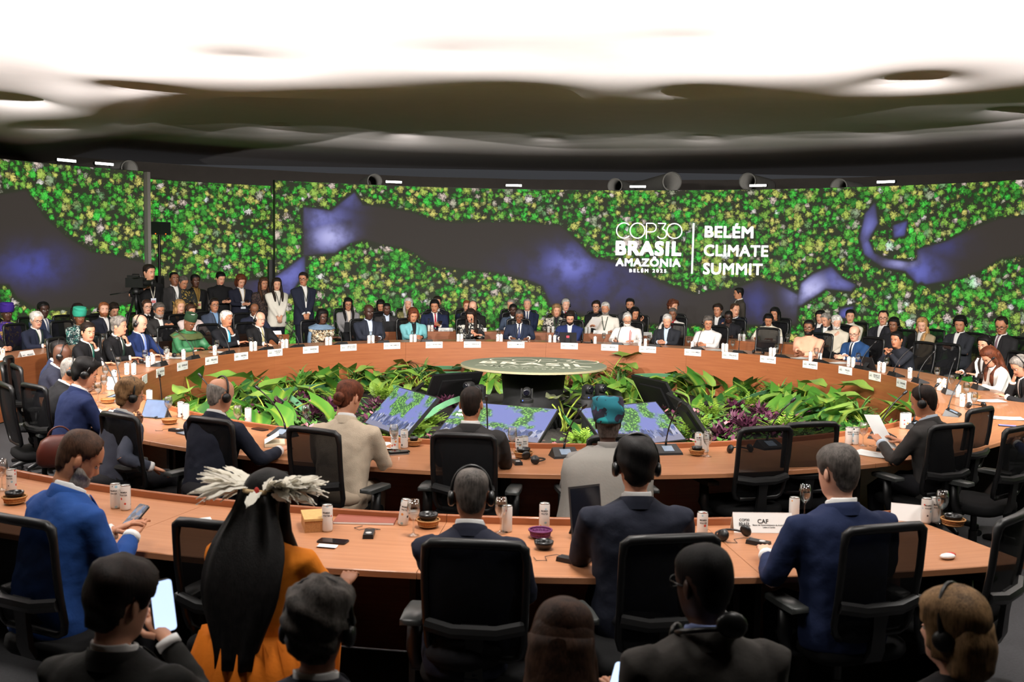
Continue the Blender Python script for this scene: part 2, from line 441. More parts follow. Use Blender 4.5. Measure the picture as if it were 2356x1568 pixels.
def screen(label, R, a0, a1, shift):
    """curved LED wall between two ring angles (far side = 180)"""
    root = empty('led_screen', (0, 0, 0)); tag(root, label, 'screen')
    nx = int(abs(R_(a1 - a0)) * R / .035); nz_ = int(H_SCR / .035)
    A = np.radians(np.linspace(a0, a1, nx + 1)); Z = np.linspace(.06, H_SCR, nz_ + 1)
    AA, ZZ = np.meshgrid(A, Z); AA = AA.ravel(); ZZ = ZZ.ravel()
    X = CX + R * np.sin(AA); Y = CY - R * np.cos(AA)
    idx = lambda i, j: j * (nx + 1) + i
    mb = MB(); mb.add(list(zip(X.tolist(), Y.tolist(), ZZ.tolist())), [(idx(i, j), idx(i + 1, j), idx(i + 1, j + 1), idx(i, j + 1)) for j in range(nz_) for i in range(nx)])
    pxs, pys = proj(X, Y, ZZ); P = np.stack([pxs, pys], 1)
    wat = np.full(len(P), -1e9)
    for pl in DARKS: wat = np.maximum(wat, poly_sd(P, pl))
    wat = np.clip((wat + 10) / 20, 0, 1)
    blue = np.zeros(len(P)); wh = np.zeros(len(P))
    for (gx, gy, rx, ry, bl, ww) in GLOWS:
        q = np.exp(-(((P[:, 0] - gx) / rx) ** 2 + ((P[:, 1] - gy) / ry) ** 2))
        blue = np.maximum(blue, bl * q * (.15 + .85 * wat)); wh = np.maximum(wh, ww * q ** 1.5 * wat)
    me = mb.mesh('picture', m_led)
    pic = me.attributes.new('pic', 'FLOAT_VECTOR', 'POINT')
    pic.data.foreach_set('vector', np.stack([AA * R + shift, ZZ, np.zeros_like(ZZ)], 1).ravel())
    wa = me.attributes.new('water', 'FLOAT_VECTOR', 'POINT')
    wa.data.foreach_set('vector', np.stack([wat, blue, wh], 1).ravel())
    link('picture', me, root)
    # cabinet behind the lit face
    mb = MB(); ring = []
    for r2, z in ((R + .02, .0), (R + .14, .0), (R + .14, H_SCR + .01), (R + .02, H_SCR + .01)):
        ring.append([(CX + r2 * math.sin(a), CY - r2 * math.cos(a), z) for a in A[::6].tolist() + [A[-1]]])
    k = len(ring[0]); ring.append(ring[0])
    mb.loft(ring, caps=False, closed=False)
    mb.f.append(tuple(i * k for i in range(4))); mb.m.append(0); mb.f.append(tuple(i * k + k - 1 for i in range(4))); mb.m.append(0)
    mb.build('cabinet', m_case, root, smooth=False)
    return root
def scr_ang(px, py, R=R_SCR):
    a = ang_of(on_ring(px, py, R)); return a if a > 0 else a + 360
aL, aM0, aM1, aR = scr_ang(331, 500), scr_ang(300, 500, 11.8), scr_ang(668, 500, 11.8), scr_ang(633, 500)
scr_main = screen('wide curved LED screen showing forest canopy, river and the white summit title', R_SCR, aR, 62, 0)
scr_left = screen('LED screen section showing forest and dark river, behind the woman in purple turban', R_SCR, 296, aL, 1.0)
scr_mid = screen('set-back LED screen section of dense forest behind the standing staff', 11.8, aM1, aM0, 5.0)
# grey edge strip of the left screen section
mb = MB(); p = on_ring(335, 500, 10.02)
mb.box((p.x, p.y, 1.83), (.06, .3, 3.66), rot=Matrix.Rotation(face_centre(p), 3, 'Z'))
struct(mb.build('trim_1', mat('grey_edge', (118, 114, 112), .7, var=.04), smooth=False), 'grey upright edge strip between two screen sections')

# ---- lettering on the main screen
def text_mesh(body, offset=0., spacing=1.0):
    cu = bpy.data.curves.new('t', 'FONT'); cu.body = body; cu.offset = offset; cu.space_character = spacing; cu.resolution_u = 3
    o = bpy.data.objects.new('t', cu); COL.objects.link(o)
    bpy.context.view_layer.update()
    me = bpy.data.meshes.new_from_object(o.evaluated_get(bpy.context.evaluated_depsgraph_get()))
    bpy.data.objects.remove(o); bpy.data.curves.remove(cu)
    V = np.array([v.co[:2] for v in me.vertices]); F = [tuple(p.vertices) for p in me.polygons]
    bpy.data.meshes.remove(me)
    lo, hi = V.min(0), V.max(0)
    return (V - lo) / (hi - lo), F, (hi - lo)[0] / (hi - lo)[1]
_tc = {}
def text_uv(body, offset=0., spacing=1.0):
    k = (body, offset, spacing)
    if k not in _tc: _tc[k] = text_mesh(*k)
    return _tc[k]
def strokes_uv(strokes, w):
    """flat ribbons of half width w along polylines, in unit box coordinates"""
    V = []; F = []
    for s in strokes:
        P = np.array(s, float); n_ = len(P)
        T = np.gradient(P, axis=0); T /= np.linalg.norm(T, axis=1)[:, None]
        Nn = np.stack([-T[:, 1], T[:, 0]], 1); o = len(V)
        V += (P + Nn * w).tolist() + (P - Nn * w).tolist()
        F += [(o + i, o + i + 1, o + n_ + i + 1, o + n_ + i) for i in range(n_ - 1)]
    return np.array(V), F
def arc(cx, cy, r, a0, a1, n=24):
    return [(cx + r * math.cos(R_(a0 + (a1 - a0) * i / n)), cy + r * math.sin(R_(a0 + (a1 - a0) * i / n))) for i in range(n + 1)]
def cop_logo():
    """thin geometric numerals and letters, unit height"""
    s = [arc(.5, .5, .47, 45, 315), arc(1.36, .5, .47, 0, 360, 36), [(1.93, 0), (1.93, .97)], [(1.93, .97), (2.28, .97)] , arc(2.28, .70, .27, 90, -90, 14), [(2.28, .43), (1.93, .43)],
         [(2.66, .97), (3.16, .97)], [(3.16, .97), (2.93, .62)], arc(2.90, .31, .30, 80, -150, 18), arc(3.70, .5, .47, 0, 360, 36)]
    V, F = strokes_uv(s, .032)
    lo, hi = V.min(0), V.max(0)
    return (V - lo) / (hi - lo), F
m_white_led = no_nee(mat('white_led_letters', (255, 255, 255), .6, var=0, emit=(255, 255, 255), estr=1.5))
m_lav_led = no_nee(mat('pale_led_letters', (235, 232, 250), .6, var=0, emit=(232, 230, 250), estr=1.1))
def wall_quad(name, V, F, q, m, parent, rr=R_SCR - .015):
    """q = photo corners bl, br, tr, tl of the lettering on the curved screen"""
    def sz(p):
        w_ = on_ring(p[0], p[1], rr); a = ang_of(w_); return np.array([a if a > 0 else a + 360, w_.z])
    bl, br, tr, tl = [sz(p) for p in q]
    pts = []
    for (u, v) in V:
        a, z = (1 - v) * ((1 - u) * bl + u * br) + v * ((1 - u) * tl + u * tr)
        w_ = polar(rr, a, z); pts.append(tuple(w_))
    mb = MB(); mb.add(pts, F); return mb.build(name, m, parent, smooth=False)
def embolden(V, F, bx, by):
    n_ = len(V); VV = np.concatenate([V * [1 - 2 * bx, 1 - 2 * by] + [bx * (1 + i), by * (1 + j)] for i in (-1, 0, 1) for j in (-1, 1)])
    return VV, [tuple(k + n_ * q for k in f) for q in range(6) for f in F]
def txt(body, q, m=None, bold=0., spc=1.0):
    V, F, asp = text_uv(body, 0., spc); V, F = embolden(V, F, bold / asp, bold)
    return wall_quad('lettering', V, F, q, m or m_white_led, scr_main)
V, F = cop_logo()
wall_quad('lettering', V, F, [(1417, 549), (1570, 550), (1570, 513), (1418, 511)], m_white_led, scr_main)
txt('BRASIL', [(1416, 587), (1567, 589), (1569, 555), (1417, 553)], bold=.055, spc=1.12)
txt('AMAZ\u00d4NIA', [(1416, 612), (1566, 614), (1566, 590), (1417, 589)], m_lav_led, bold=.04, spc=1.1)
txt('BEL\u00c9M 2025', [(1448, 626), (1533, 627), (1533, 617), (1448, 616)], bold=.03, spc=1.5)
wall_quad('lettering', [(0, 0), (1, 0), (1, 1), (0, 1)], [(0, 1, 2, 3)], [(1590, 629), (1594, 629), (1598, 513), (1594, 513)], m_white_led, scr_main)
txt('BEL\u00c9M', [(1621, 546), (1733, 548), (1734, 514), (1622, 512)], bold=.032, spc=1.06)
txt('CLIMATE', [(1619, 589), (1767, 591), (1768, 564), (1620, 562)], bold=.032, spc=1.06)
txt('SUMMIT', [(1617, 631), (1754, 633), (1755, 606), (1618, 604)], bold=.032, spc=1.06)

# ---- LED bars on the top edge of the screens
m_bar = mat('lit_bar', (255, 255, 250), .5, var=0, emit=(255, 255, 250), estr=9)
BARS = [(150, 380, 'above the white-haired man in glasses'), (237, 387, 'at the end of the left screen section'), (905, 423, 'above the dark river bend'), (1182, 431, 'at the middle of the wide screen'),
        (1468, 433, 'above the thin white numerals'), (1745, 433, 'above the summit title'), (2040, 427, 'near the far end of the wide screen')]
for (bx, by, wh_) in BARS:
    p = on_ring(bx, by, R_SCR + .02); rz = face_centre(p)
    root = empty('light_bar', (p.x, p.y, H_SCR + .035), rz); tag(root, 'bright white LED bar on the screen top ' + wh_, 'light bar', 'light bars along the screen top')
    mb = MB(); mb.box((0, .01, .045), (.36, .07, .05)); mb.box((-.14, 0, .012), (.03, .05, .03)); mb.box((.14, 0, .012), (.03, .05, .03)); mb.build('housing', m_case, root, smooth=False)
    mb = MB(); mb.box((0, .05, .045), (.34, .02, .042)); mb.build('tube', m_bar, root, smooth=False)
# ---- air ducts lying behind the screen edge
m_duct = mat('duct_fabric', (150, 148, 144), .75, var=.15, scale=8)
for (x, y, w, hd, ln, lab) in [(1546, 418, 42, 25, 3.2, 'large pale corrugated air duct opening beside the thin white numerals'), (1720, 417, 36, -4, 1.6, 'round grey air duct end above the summit title'), (1415, 427, 32, -10, 1.2, 'small brown air duct end left of the open duct'),
                               (1930, 430, 36, 0, 1.2, 'half-hidden grey air duct end right of the title'), (862, 417, 32, 0, 1.2, 'grey air duct end beside the first bar of the wide screen'), (298, 388, 36, 0, 1.2, 'dark air duct end above the left screen corner')]:
    p = on_ring(x, y, 10.6); rad = w / 2 / F_PX * p.y; rz = face_centre(p) + R_(hd)
    root = empty('air_duct', p, rz); tag(root, lab, 'duct')
    mb = MB(); prof = [(rad, 0.)]
    for i in range(int(ln / .12)): prof += [(rad * 1.03, -.03 - .12 * i), (rad * .985, -.09 - .12 * i)]
    rot = Matrix.Rotation(R_(-90), 3, 'X')
    outer = [(r_, z_) for r_, z_ in prof]; inner = [(rad * .93, -ln), (rad * .93, 0)]
    mb.lathe(outer + inner + [outer[0]], 28, rot=rot); mb.build('hose', m_duct, root)
    mb = MB(); mb.lathe([(rad * 1.02, .02), (rad * 1.07, .02), (rad * 1.07, -.05), (rad * 1.02, -.05), (rad * 1.02, .02)], 28, rot=rot); mb.build('collar', m_duct, root)
    mb = MB(); mb.box((0, -.5, -rad * .5 - (p.z - rad - 3.3) / 2), (.04, .04, p.z - rad * .5 - 3.3)); mb.build('bracket', m_case, root, smooth=False)
# ---- twin floodlight hanging from the tent
p = atY(2072, 133, 13.2)
root = empty('twin_floodlight', p, face_centre(p)); tag(root, 'small twin LED floodlight hanging under the tent ceiling', 'floodlight')
m_lit = mat('lit_panel', (255, 255, 255), .5, var=0, emit=(255, 252, 255), estr=1.2)
for sx in (-1, 1):
    mb = MB(); mb.box((sx * .052, 0, 0), (.1, .05, .085)); hd_ = mb.build('lamp_head', m_black, root, smooth=False)
    mb = MB(); mb.box((sx * .052, .027, 0), (.078, .01, .062)); mb.build('panel', m_lit, hd_, smooth=False)
mb = MB(); mb.box((0, -.01, -.06), (.05, .03, .05)); mb.tube([(0, 0, .03), (0, 0, ceil_z(p.x, p.y) - p.z)], .008, 6); mb.build('mount', m_black, root)

# ---- floodlight housings above the picture: unseen barn doors added to cut off stray beams
ORD = ['first', 'second', 'third', 'fourth', 'fifth', 'sixth']
def flood_housing(p, wide, aim, label):
    root = empty('floodlight', p); tag(root, label, 'floodlight', 'floodlights hung above the tables')
    d = (Vector(aim) - Vector(p)).normalized()
    M3 = d.to_track_quat('Y', 'Z').to_matrix()
    mb = MB(); tip = .70 * (4.19 - p[2]) / (sag_y(p[0]) - p[1])
    if wide:
        mb.add([(-1.28, -.15, .2), (1.28, -.15, .2), (1.28, .95, .26), (-1.28, .95, .26), (-1.28, -.15, .21), (1.28, -.15, .21), (1.28, .95, .27), (-1.28, .95, .27)], [(0, 1, 2, 3), (7, 6, 5, 4), (0, 4, 5, 1), (2, 6, 7, 3)])
        mb.add([(-1.28, -.15, -.1), (1.28, -.15, -.1), (1.28, .65, tip), (-1.28, .65, tip), (-1.28, -.15, -.11), (1.28, -.15, -.11), (1.28, .65, tip - .01), (-1.28, .65, tip - .01)], [(0, 1, 2, 3), (7, 6, 5, 4), (0, 4, 5, 1), (2, 6, 7, 3)])
    mb.box((0, -.16, .03), (2.56 if wide else .5, .02, .28))
    if not wide and p[1] > 5.5:
        mb.add([(-.9, -.15, .16), (.9, -.15, .16), (.9, .75, .0), (-.9, .75, .0), (-.9, -.15, .17), (.9, -.15, .17), (.9, .75, .01), (-.9, .75, .01)], [(0, 1, 2, 3), (7, 6, 5, 4), (0, 4, 5, 1), (2, 6, 7, 3)])
    mb.build('added_barn_door', m_black, root, smooth=False)
    mb = MB(); mb.tube([(0, -.18, .1), (0, -.18, ceil_z(p[0], p[1] - .18) - p[2])], .012, 6); mb.build('hanger', m_black, root)
for i, p in enumerate(LAMPS_UP): flood_housing(p, True, (p[0], p[1] + 5, p[2]), 'black floodlight with added barn doors washing the tent ceiling, %s from the left' % ORD[i])
for i, p in enumerate(LAMPS_FAR): flood_housing(p, False, (p[0], 14.5, .8), 'added fill floodlight aimed at the far tables, %s from the left' % ORD[i])
for i, p in enumerate(LAMPS_NEAR): flood_housing(p, False, (p[0], p[1] + 1.2, .8), 'added fill floodlight aimed at the near tables, %s from the left' % ORD[i])
# ================================================================== RING TABLES
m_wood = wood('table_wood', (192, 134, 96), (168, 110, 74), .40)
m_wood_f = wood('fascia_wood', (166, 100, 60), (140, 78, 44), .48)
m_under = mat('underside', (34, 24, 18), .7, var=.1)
def ring_section(label, ri, ro, a0, a1, group):
    root = empty('table_section', polar((ri + ro) / 2, (a0 + a1) / 2)); tag(root, label, 'table', group)
    inv = Matrix.Translation(-Vector(root.location))
    gap = math.degrees(.0015 / ri); a0 += gap; a1 -= gap
    n_ = max(4, int(abs(a1 - a0) / 1.5)); A = [a0 + (a1 - a0) * i / n_ for i in range(n_ + 1)]
    def part(name, r0, r1, z0, z1, m, bev=.004):
        mb = MB(); rings = []
        for a in A:
            rings.append([inv @ polar(r, a, z) for (r, z) in ((r0, z0), (r1, z0), (r1, z1 - bev), (r1 - bev, z1), (r0 + bev, z1), (r0, z1 - bev))])
        mb.loft(rings)
        me = mb.mesh(name, m, sharp=30)
        def gfn(co):
            w_ = Vector(co) + Vector(root.location); a = math.atan2(w_.x - CX, CY - w_.y)
            return (a * ri, math.hypot(w_.x - CX, w_.y - CY), w_.z)
        grain(me, gfn); return link(name, me, root)
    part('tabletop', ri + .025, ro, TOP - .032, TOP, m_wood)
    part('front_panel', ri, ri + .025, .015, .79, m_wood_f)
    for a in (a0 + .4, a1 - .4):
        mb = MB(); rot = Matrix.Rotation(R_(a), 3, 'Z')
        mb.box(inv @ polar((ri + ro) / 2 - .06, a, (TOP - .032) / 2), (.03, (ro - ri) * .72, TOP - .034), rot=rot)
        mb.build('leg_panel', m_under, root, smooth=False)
    return root
seam = scr_ang(1256, 800, R_IN)
names_in = ['behind the round disc, in front of the teal jacket woman', 'on the far side, before the patterned blouse woman', 'before the men with khaki and turquoise ties', 'at the left bend before the blue-suited man', 'before the row of four men in headsets', 'before the grey-suited man leaning on his hand', 'before the woman in beige jacket', 'before the person in the teal head wrap', 'before the empty mesh chairs', 'before the man reading a sheet', 'at the right bend before the man covering his brow', 'before the peach shirt man', 'before the men in white shirts']
for i in range(12):
    a0 = seam - 30 * (i + 1); c = (a0 + 15 + 180) % 360 - 180
    idx = [1, 2, 3, 4, 5, 6, 7, 8, 9, 10, 11, 12][i]
    ring_section('curved wooden inner ring table %s' % ['behind the round disc, by the woman in the teal jacket', 'on the far side by the woman in the blue shawl', 'by the men in black suits at the far bend', 'by the row of men in headsets', 'by the grey-haired man leaning on his hand', 'by the woman in the beige jacket', 'by the bald man in front of the middle monitor', 'by the person in the teal head wrap', 'by the man reading a sheet of paper', 'at the bend by the man hiding his brow', 'by the man with clasped hands at the far bend', 'behind the round disc, by the men in white shirts'][i],
                 R_IN, R_OUT, a0, a0 + 30, 'inner ring tables')
def pang(px, py, r, far=True):
    a = ang_of(on_ring(px, py, r, far)); return a
B_SECT = [(-41.5, -29.5, 'at the lower left corner with a glass'), (-29.5, -17.5, 'under the elbows of the blue-suited man with a phone'), (-17.5, -5.2, 'before the woman in the feather headdress'), (-5.2, 6.9, 'before the bald man with headset and purple bowl'), (6.9, ang_of(at(2275, 1258, .75)), 'with the white tent card, ending at an open edge')]
for (a0, a1, t) in B_SECT:
    ring_section('curved wooden outer ring table ' + t, R2_IN, R2_OUT, a0, a1, 'outer ring tables')
for (p0, p1, t) in [(-330, 408, 'from the left edge to the grey-bearded man'), (470, 665, 'behind the bald man with the khaki tie'), (883, 1256, 'behind the teal jacket, with two tent cards'), (1256, 1494, 'before the man in white reading a paper'), (1518, 1850, 'behind the empty mesh chair')]:
    a0 = pang(p1, 780, R2_IN); a1 = pang(p0, 800, R2_IN)
    if a0 < 0: a0 += 360
    if a1 < 0: a1 += 360
    ring_section('far wooden outer ring table ' + t, R2_IN, R2_OUT, min(a0, a1), max(a0, a1), 'outer ring tables')

# ================================================================== CHAIRS
m_cframe = mat('chair_frame', (17, 17, 18), .42, var=.08)
m_cseat = mat('chair_seat', (13, 13, 14), .9, var=.15, scale=80, spec=.2)
m_cpad = mat('armrest_pad', (58, 60, 59), .35, var=.05)  # grey base lifted to hold the ceiling's reflected highlight
m_net = mesh_net()
def chair_meshes():
    me = {}
    def back_pt(x, h):   # h 0..1 up the back
        z = .56 + .50 * h; x *= .88; y = -.235 - .075 * h + .03 * (x / .23) ** 2 - .018 * math.sin(math.pi * min(1, max(0, h)))
        return Vector((x, y, z))
    path = []
    for (x, h) in [(-.17, 0), (-.205, .03), (-.222, .12), (-.228, .35), (-.232, .6), (-.232, .85), (-.225, .955), (-.20, .99), (-.12, 1.0), (0, 1.003), (.12, 1.0), (.20, .99), (.225, .955), (.232, .85), (.232, .6), (.228, .35), (.222, .12), (.205, .03), (.17, 0)]:
        path.append(back_pt(x, h))
    mb = MB(); rad = [.017] * len(path)
    for i in range(6, 13): rad[i] = .022
    mb.tube(path + [path[0]], rad + [.017], 8); me['back_frame'] = mb.mesh('back_frame', m_cframe)
    mb = MB(); nx, nz_ = 8, 8
    vv = [tuple(back_pt(-.222 + .444 * i / nx, .02 + .96 * j / nz_)) for j in range(nz_ + 1) for i in range(nx + 1)]
    mb.add(vv, [(j * 9 + i, j * 9 + i + 1, (j + 1) * 9 + i + 1, (j + 1) * 9 + i) for j in range(nz_) for i in range(nx)]); me['net'] = mb.mesh('net_panel', m_net)
    mb = MB()
    mb.tube([back_pt(-.225, .3) + Vector((0, -.012, 0)), back_pt(-.1, .27) + Vector((0, -.03, 0)), back_pt(.1, .27) + Vector((0, -.03, 0)), back_pt(.225, .3) + Vector((0, -.012, 0))], .03, 8, flat=1.0)
    rings = []
    for (z, y, w, d) in ((.40, -.10, .10, .03), (.44, -.235, .09, .03), (.50, -.265, .075, .028), (.60, -.272, .065, .026), (.69, -.282, .08, .026), (.72, -.285, .11, .024)):
        rings.append([(-w / 2, y - d / 2, z), (w / 2, y - d / 2, z), (w / 2, y + d / 2, z), (-w / 2, y + d / 2, z)])
    mb.loft(rings); me['spine'] = mb.mesh('lumbar_support', m_cframe, sharp=40)
    mb = MB(); rings = []
    for (z, k) in ((.415, .80), (.425, .95), (.45, 1.0), (.485, .98), (.498, .88), (.50, .5)):
        ring = []
        for q in range(20):
            t = 2 * math.pi * q / 20; cx_, cy_ = math.cos(t), math.sin(t)
            ring.append((.25 * k * math.copysign(abs(cx_) ** .45, cx_), .0 + .24 * k * math.copysign(abs(cy_) ** .45, cy_), z))
        rings.append(ring)
    mb.loft(rings); me['seat'] = mb.mesh('seat', m_cseat)
    for s in (-1, 1):
        mb = MB()
        mb.tube([(s * .2, -.02, .43), (s * .285, -.02, .435), (s * .295, -.01, .5), (s * .295, 0, .64)], [.02, .022, .024, .022], 8, flat=1.5)
        me['post%d' % s] = mb.mesh('armrest', m_cframe)
        mb = MB(); rings = []
        for (y, w, z0, z1) in ((-.13, .03, .648, .662), (-.12, .045, .642, .672), (0, .048, .642, .675), (.11, .042, .642, .672), (.13, .028, .646, .664)):
            rings.append([(s * .292 - w, y, z0), (s * .292 + w, y, z0), (s * .292 + w, y, z1 - .006), (s * .292 + w * .75, y, z1), (s * .292 - w * .75, y, z1), (s * .292 - w, y, z1 - .006)])
        mb.loft(rings); me['pad%d' % s] = mb.mesh('pad', m_cpad, sharp=50)
    mb = MB(); mb.lathe([(.03, .12), (.03, .26), (.022, .26), (.022, .39), (.10, .395), (.10, .415)], 12, caps=True); me['column'] = mb.mesh('column', m_cframe, sharp=40)
    mb = MB(); mb.tube([(0, 0, .12), (.14, 0, .115), (.30, 0, .075)], [.032, .026, .016], 8, flat=1.2); me['leg'] = mb.mesh('leg', m_cframe)
    mb = MB()
    for o_ in (-.013, .013): mb.lathe([(.0, o_ - .009), (.027, o_ - .009), (.027, o_ + .009), (0, o_ + .009)], 12, c=(.30, 0, .028), rot=Matrix.Rotation(R_(90), 3, 'X'))
    mb.tube([(.30, 0, .03), (.30, 0, .075)], .008, 6); me['caster'] = mb.mesh('caster', m_cframe, sharp=40)
    return me
CH = chair_meshes()
def chair(loc, rz, label, detail=2):
    root = empty('office_chair', (loc[0], loc[1], 0), rz); tag(root, label, 'chair', 'black mesh-back office chairs')
    link('back_frame', CH['back_frame'], root); link('net_panel', CH['net'], root); link('seat', CH['seat'], root)
    if detail >= 1:
        for s in (-1, 1):
            a = link('armrest', CH['post%d' % s], root); link('pad', CH['pad%d' % s], a)
    if detail >= 2: link('lumbar_support', CH['spine'], root)
    link('column', CH['column'], root)
    for k in range(5):
        l = link('leg', CH['leg'], root); l.rotation_euler = (0, 0, R_(72 * k + 18))
        if detail >= 2: link('caster', CH['caster'], l)
    return root

# ================================================================== NAME CARDS
m_card = mat('white_card', (236, 236, 234), .6, var=.02)
m_ink = mat('black_ink', (28, 28, 30), .7, var=0)
m_ink2 = mat('grey_ink', (105, 118, 100), .7, var=0)
def card_text(root, body, cx, cz, h, maxw, m, off=.02, y=.004, name='lettering', tilt=None):
    V, F, asp = text_uv(body, off)
    w = min(h * asp, maxw)
    P = [Vector((cx + (u - .5) * w, y, cz + (v - .5) * h)) for u, v in V]
    if tilt is not None: P = [tilt @ p for p in P]
    mb = MB(); mb.add(P, F); return mb.build(name, m, root, smooth=False)
def flip_x(o):
    o.rotation_euler = (0, 0, math.pi); return o
CARDS = [(333, 860, ''), (369, 844, 'PORTUGAL'), (420, 832, 'NETHERLANDS'), (487, 819, 'IRELAND'), (555, 810, 'NIGERIA'), (633, 802, 'EUROPEAN|UNION'), (715, 797, 'SWEDEN'), (802, 792, 'DEMOCRATIC REPUBLIC|OF THE CONGO'), (902, 789, 'MOZAMBIQUE'), (999, 787, 'HONDURAS'),
         (1087, 786, 'FRANCE'), (1187, 786, 'COMOROS'), (1310, 789, 'CHILE'), (1403, 792, 'BRASIL'), (1490, 797, 'UNITED NATIONS'), (1594, 803, 'COLOMBIA'), (1680, 812, 'FINLAND'), (1767, 820, 'GUYANA'), (1864, 831, 'MONACO'), (1945, 843, 'PALAU'), (2013, 855, 'REPUBLIC OF|THE CONGO'), (2074, 872, 'SURINAME')]
for (x, y, nm) in CARDS:
    p = on_ring(x, y, R_IN - .006); rz = face_centre(p)
    root = empty('name_card', (p.x, p.y, .79), rz); tag(root, ('white name card reading %s on the table front' % nm.replace('|', ' ')) if nm else 'slim white name card at the left end of the row', 'name card', 'name cards on the inner ring')
    mb = MB(); mb.box((0, 0, -.05), (.285, .004, .104)); mb.build('card', m_card, root, smooth=False)
    # seen from the centre: local +Y points at the viewer, so x is mirrored
    inner = Matrix.Rotation(math.pi, 3, 'Z')
    lines = nm.split('|') if nm else []
    for i, t in enumerate(lines):
        card_text(root, t, .05, -.043 - (i - (len(lines) - 1) / 2) * .024, .019 if len(lines) > 1 else .023, .15, m_ink, y=-.0035, tilt=inner)
    mb = MB(); mb.box(inner @ Vector((.05, -.003, -.077)), (.05, .001, .004)); mb.build('fine_print', m_ink2, root, smooth=False)
    card_text(root, 'BRASIL', -.09, -.05, .016, .055, m_ink2, .03, y=-.0035, tilt=inner)
    card_text(root, 'COP30', -.09, -.033, .011, .05, m_ink2, 0, y=-.0035, tilt=inner)
def tent_card(p, rz, label, lines, w=.27, h=.10, group='tent cards on the outer ring'):
    """folded card; its printed face looks along local +Y"""
    root = empty('tent_card', p, rz); tag(root, label, 'tent card', group)
    mb = MB(); t = .0015
    for s in (1, -1):
        mb.add([(-w / 2, s * .045, 0), (w / 2, s * .045, 0), (w / 2, 0, h), (-w / 2, 0, h), (-w / 2, s * (.045 - t), 0), (w / 2, s * (.045 - t), 0), (w / 2, s * -t, h), (-w / 2, s * -t, h)],
               [(0, 1, 2, 3), (7, 6, 5, 4), (0, 4, 5, 1), (0, 3, 7, 4), (1, 5, 6, 2)])
    mb.build('card', m_card, root, smooth=False)
    ti = math.atan2(.045, h)
    M_ = Matrix.Rotation(math.pi, 3, 'Z') @ Matrix.Rotation(-ti, 3, 'X')
    off = M_ @ Vector((0, 0, 0))
    for (body, cx_, f, hh, mw) in lines:
        V, F, asp = text_uv(body, .02); w_ = min(hh * asp, mw)
        P = [Vector((0, .0455, 0)) + M_ @ Vector((cx_ + (u - .5) * w_, -.001, f * h + (v - .5) * hh)) for u, v in V]
        mb = MB(); mb.add(P, F); mb.build('lettering', m_ink, root, smooth=False)
    return root
for (x, y, nm, wh_) in [(61, 802, 'IRELAND', 'beside the white-haired man in glasses'), (-8, 813, '', 'at the left picture edge'), (355, 775, '', 'in front of the grey-bearded man'), (630, 764, '', 'behind the bald man with khaki tie'), (1025, 757, 'HONDURAS', 'in front of the man with red tie'), (1103, 757, '', 'in front of the bald man in black'), (1382, 762, '', 'under the man holding a paper'), (1483, 768, '', 'behind the white-bearded man in glasses')]:
    p = on_ring(x, y, R2_IN + .1); rz = face_centre(p)
    tent_card((p.x, p.y, TOP + .001), rz, 'white tent card on the far outer table ' + wh_, ([(nm, .04, .5, .022, .15)] if nm else []) + [('BRASIL', -.09, .5, .016, .05)])
p = at(1752, 1220, TOP + .001)
tent_card(p, math.pi + .02, 'large white tent card reading CAF left of the navy-suited man', [('CAF', .0, .62, .024, .06), ('Banco de Desenvolvimento da Am\u00e9rica', .03, .42, .008, .2), ('Latina e Caribe', .03, .3, .008, .1), ('BRASIL', -.1, .45, .02, .06), ('COP30', -.1, .68, .014, .055)], .32, .10)
p = at(2092, 1195, TOP + .001); tent_card(p, math.pi - .35, 'white tent card right of the navy-suited man, mostly hidden by his shoulder', [], .2, .09)
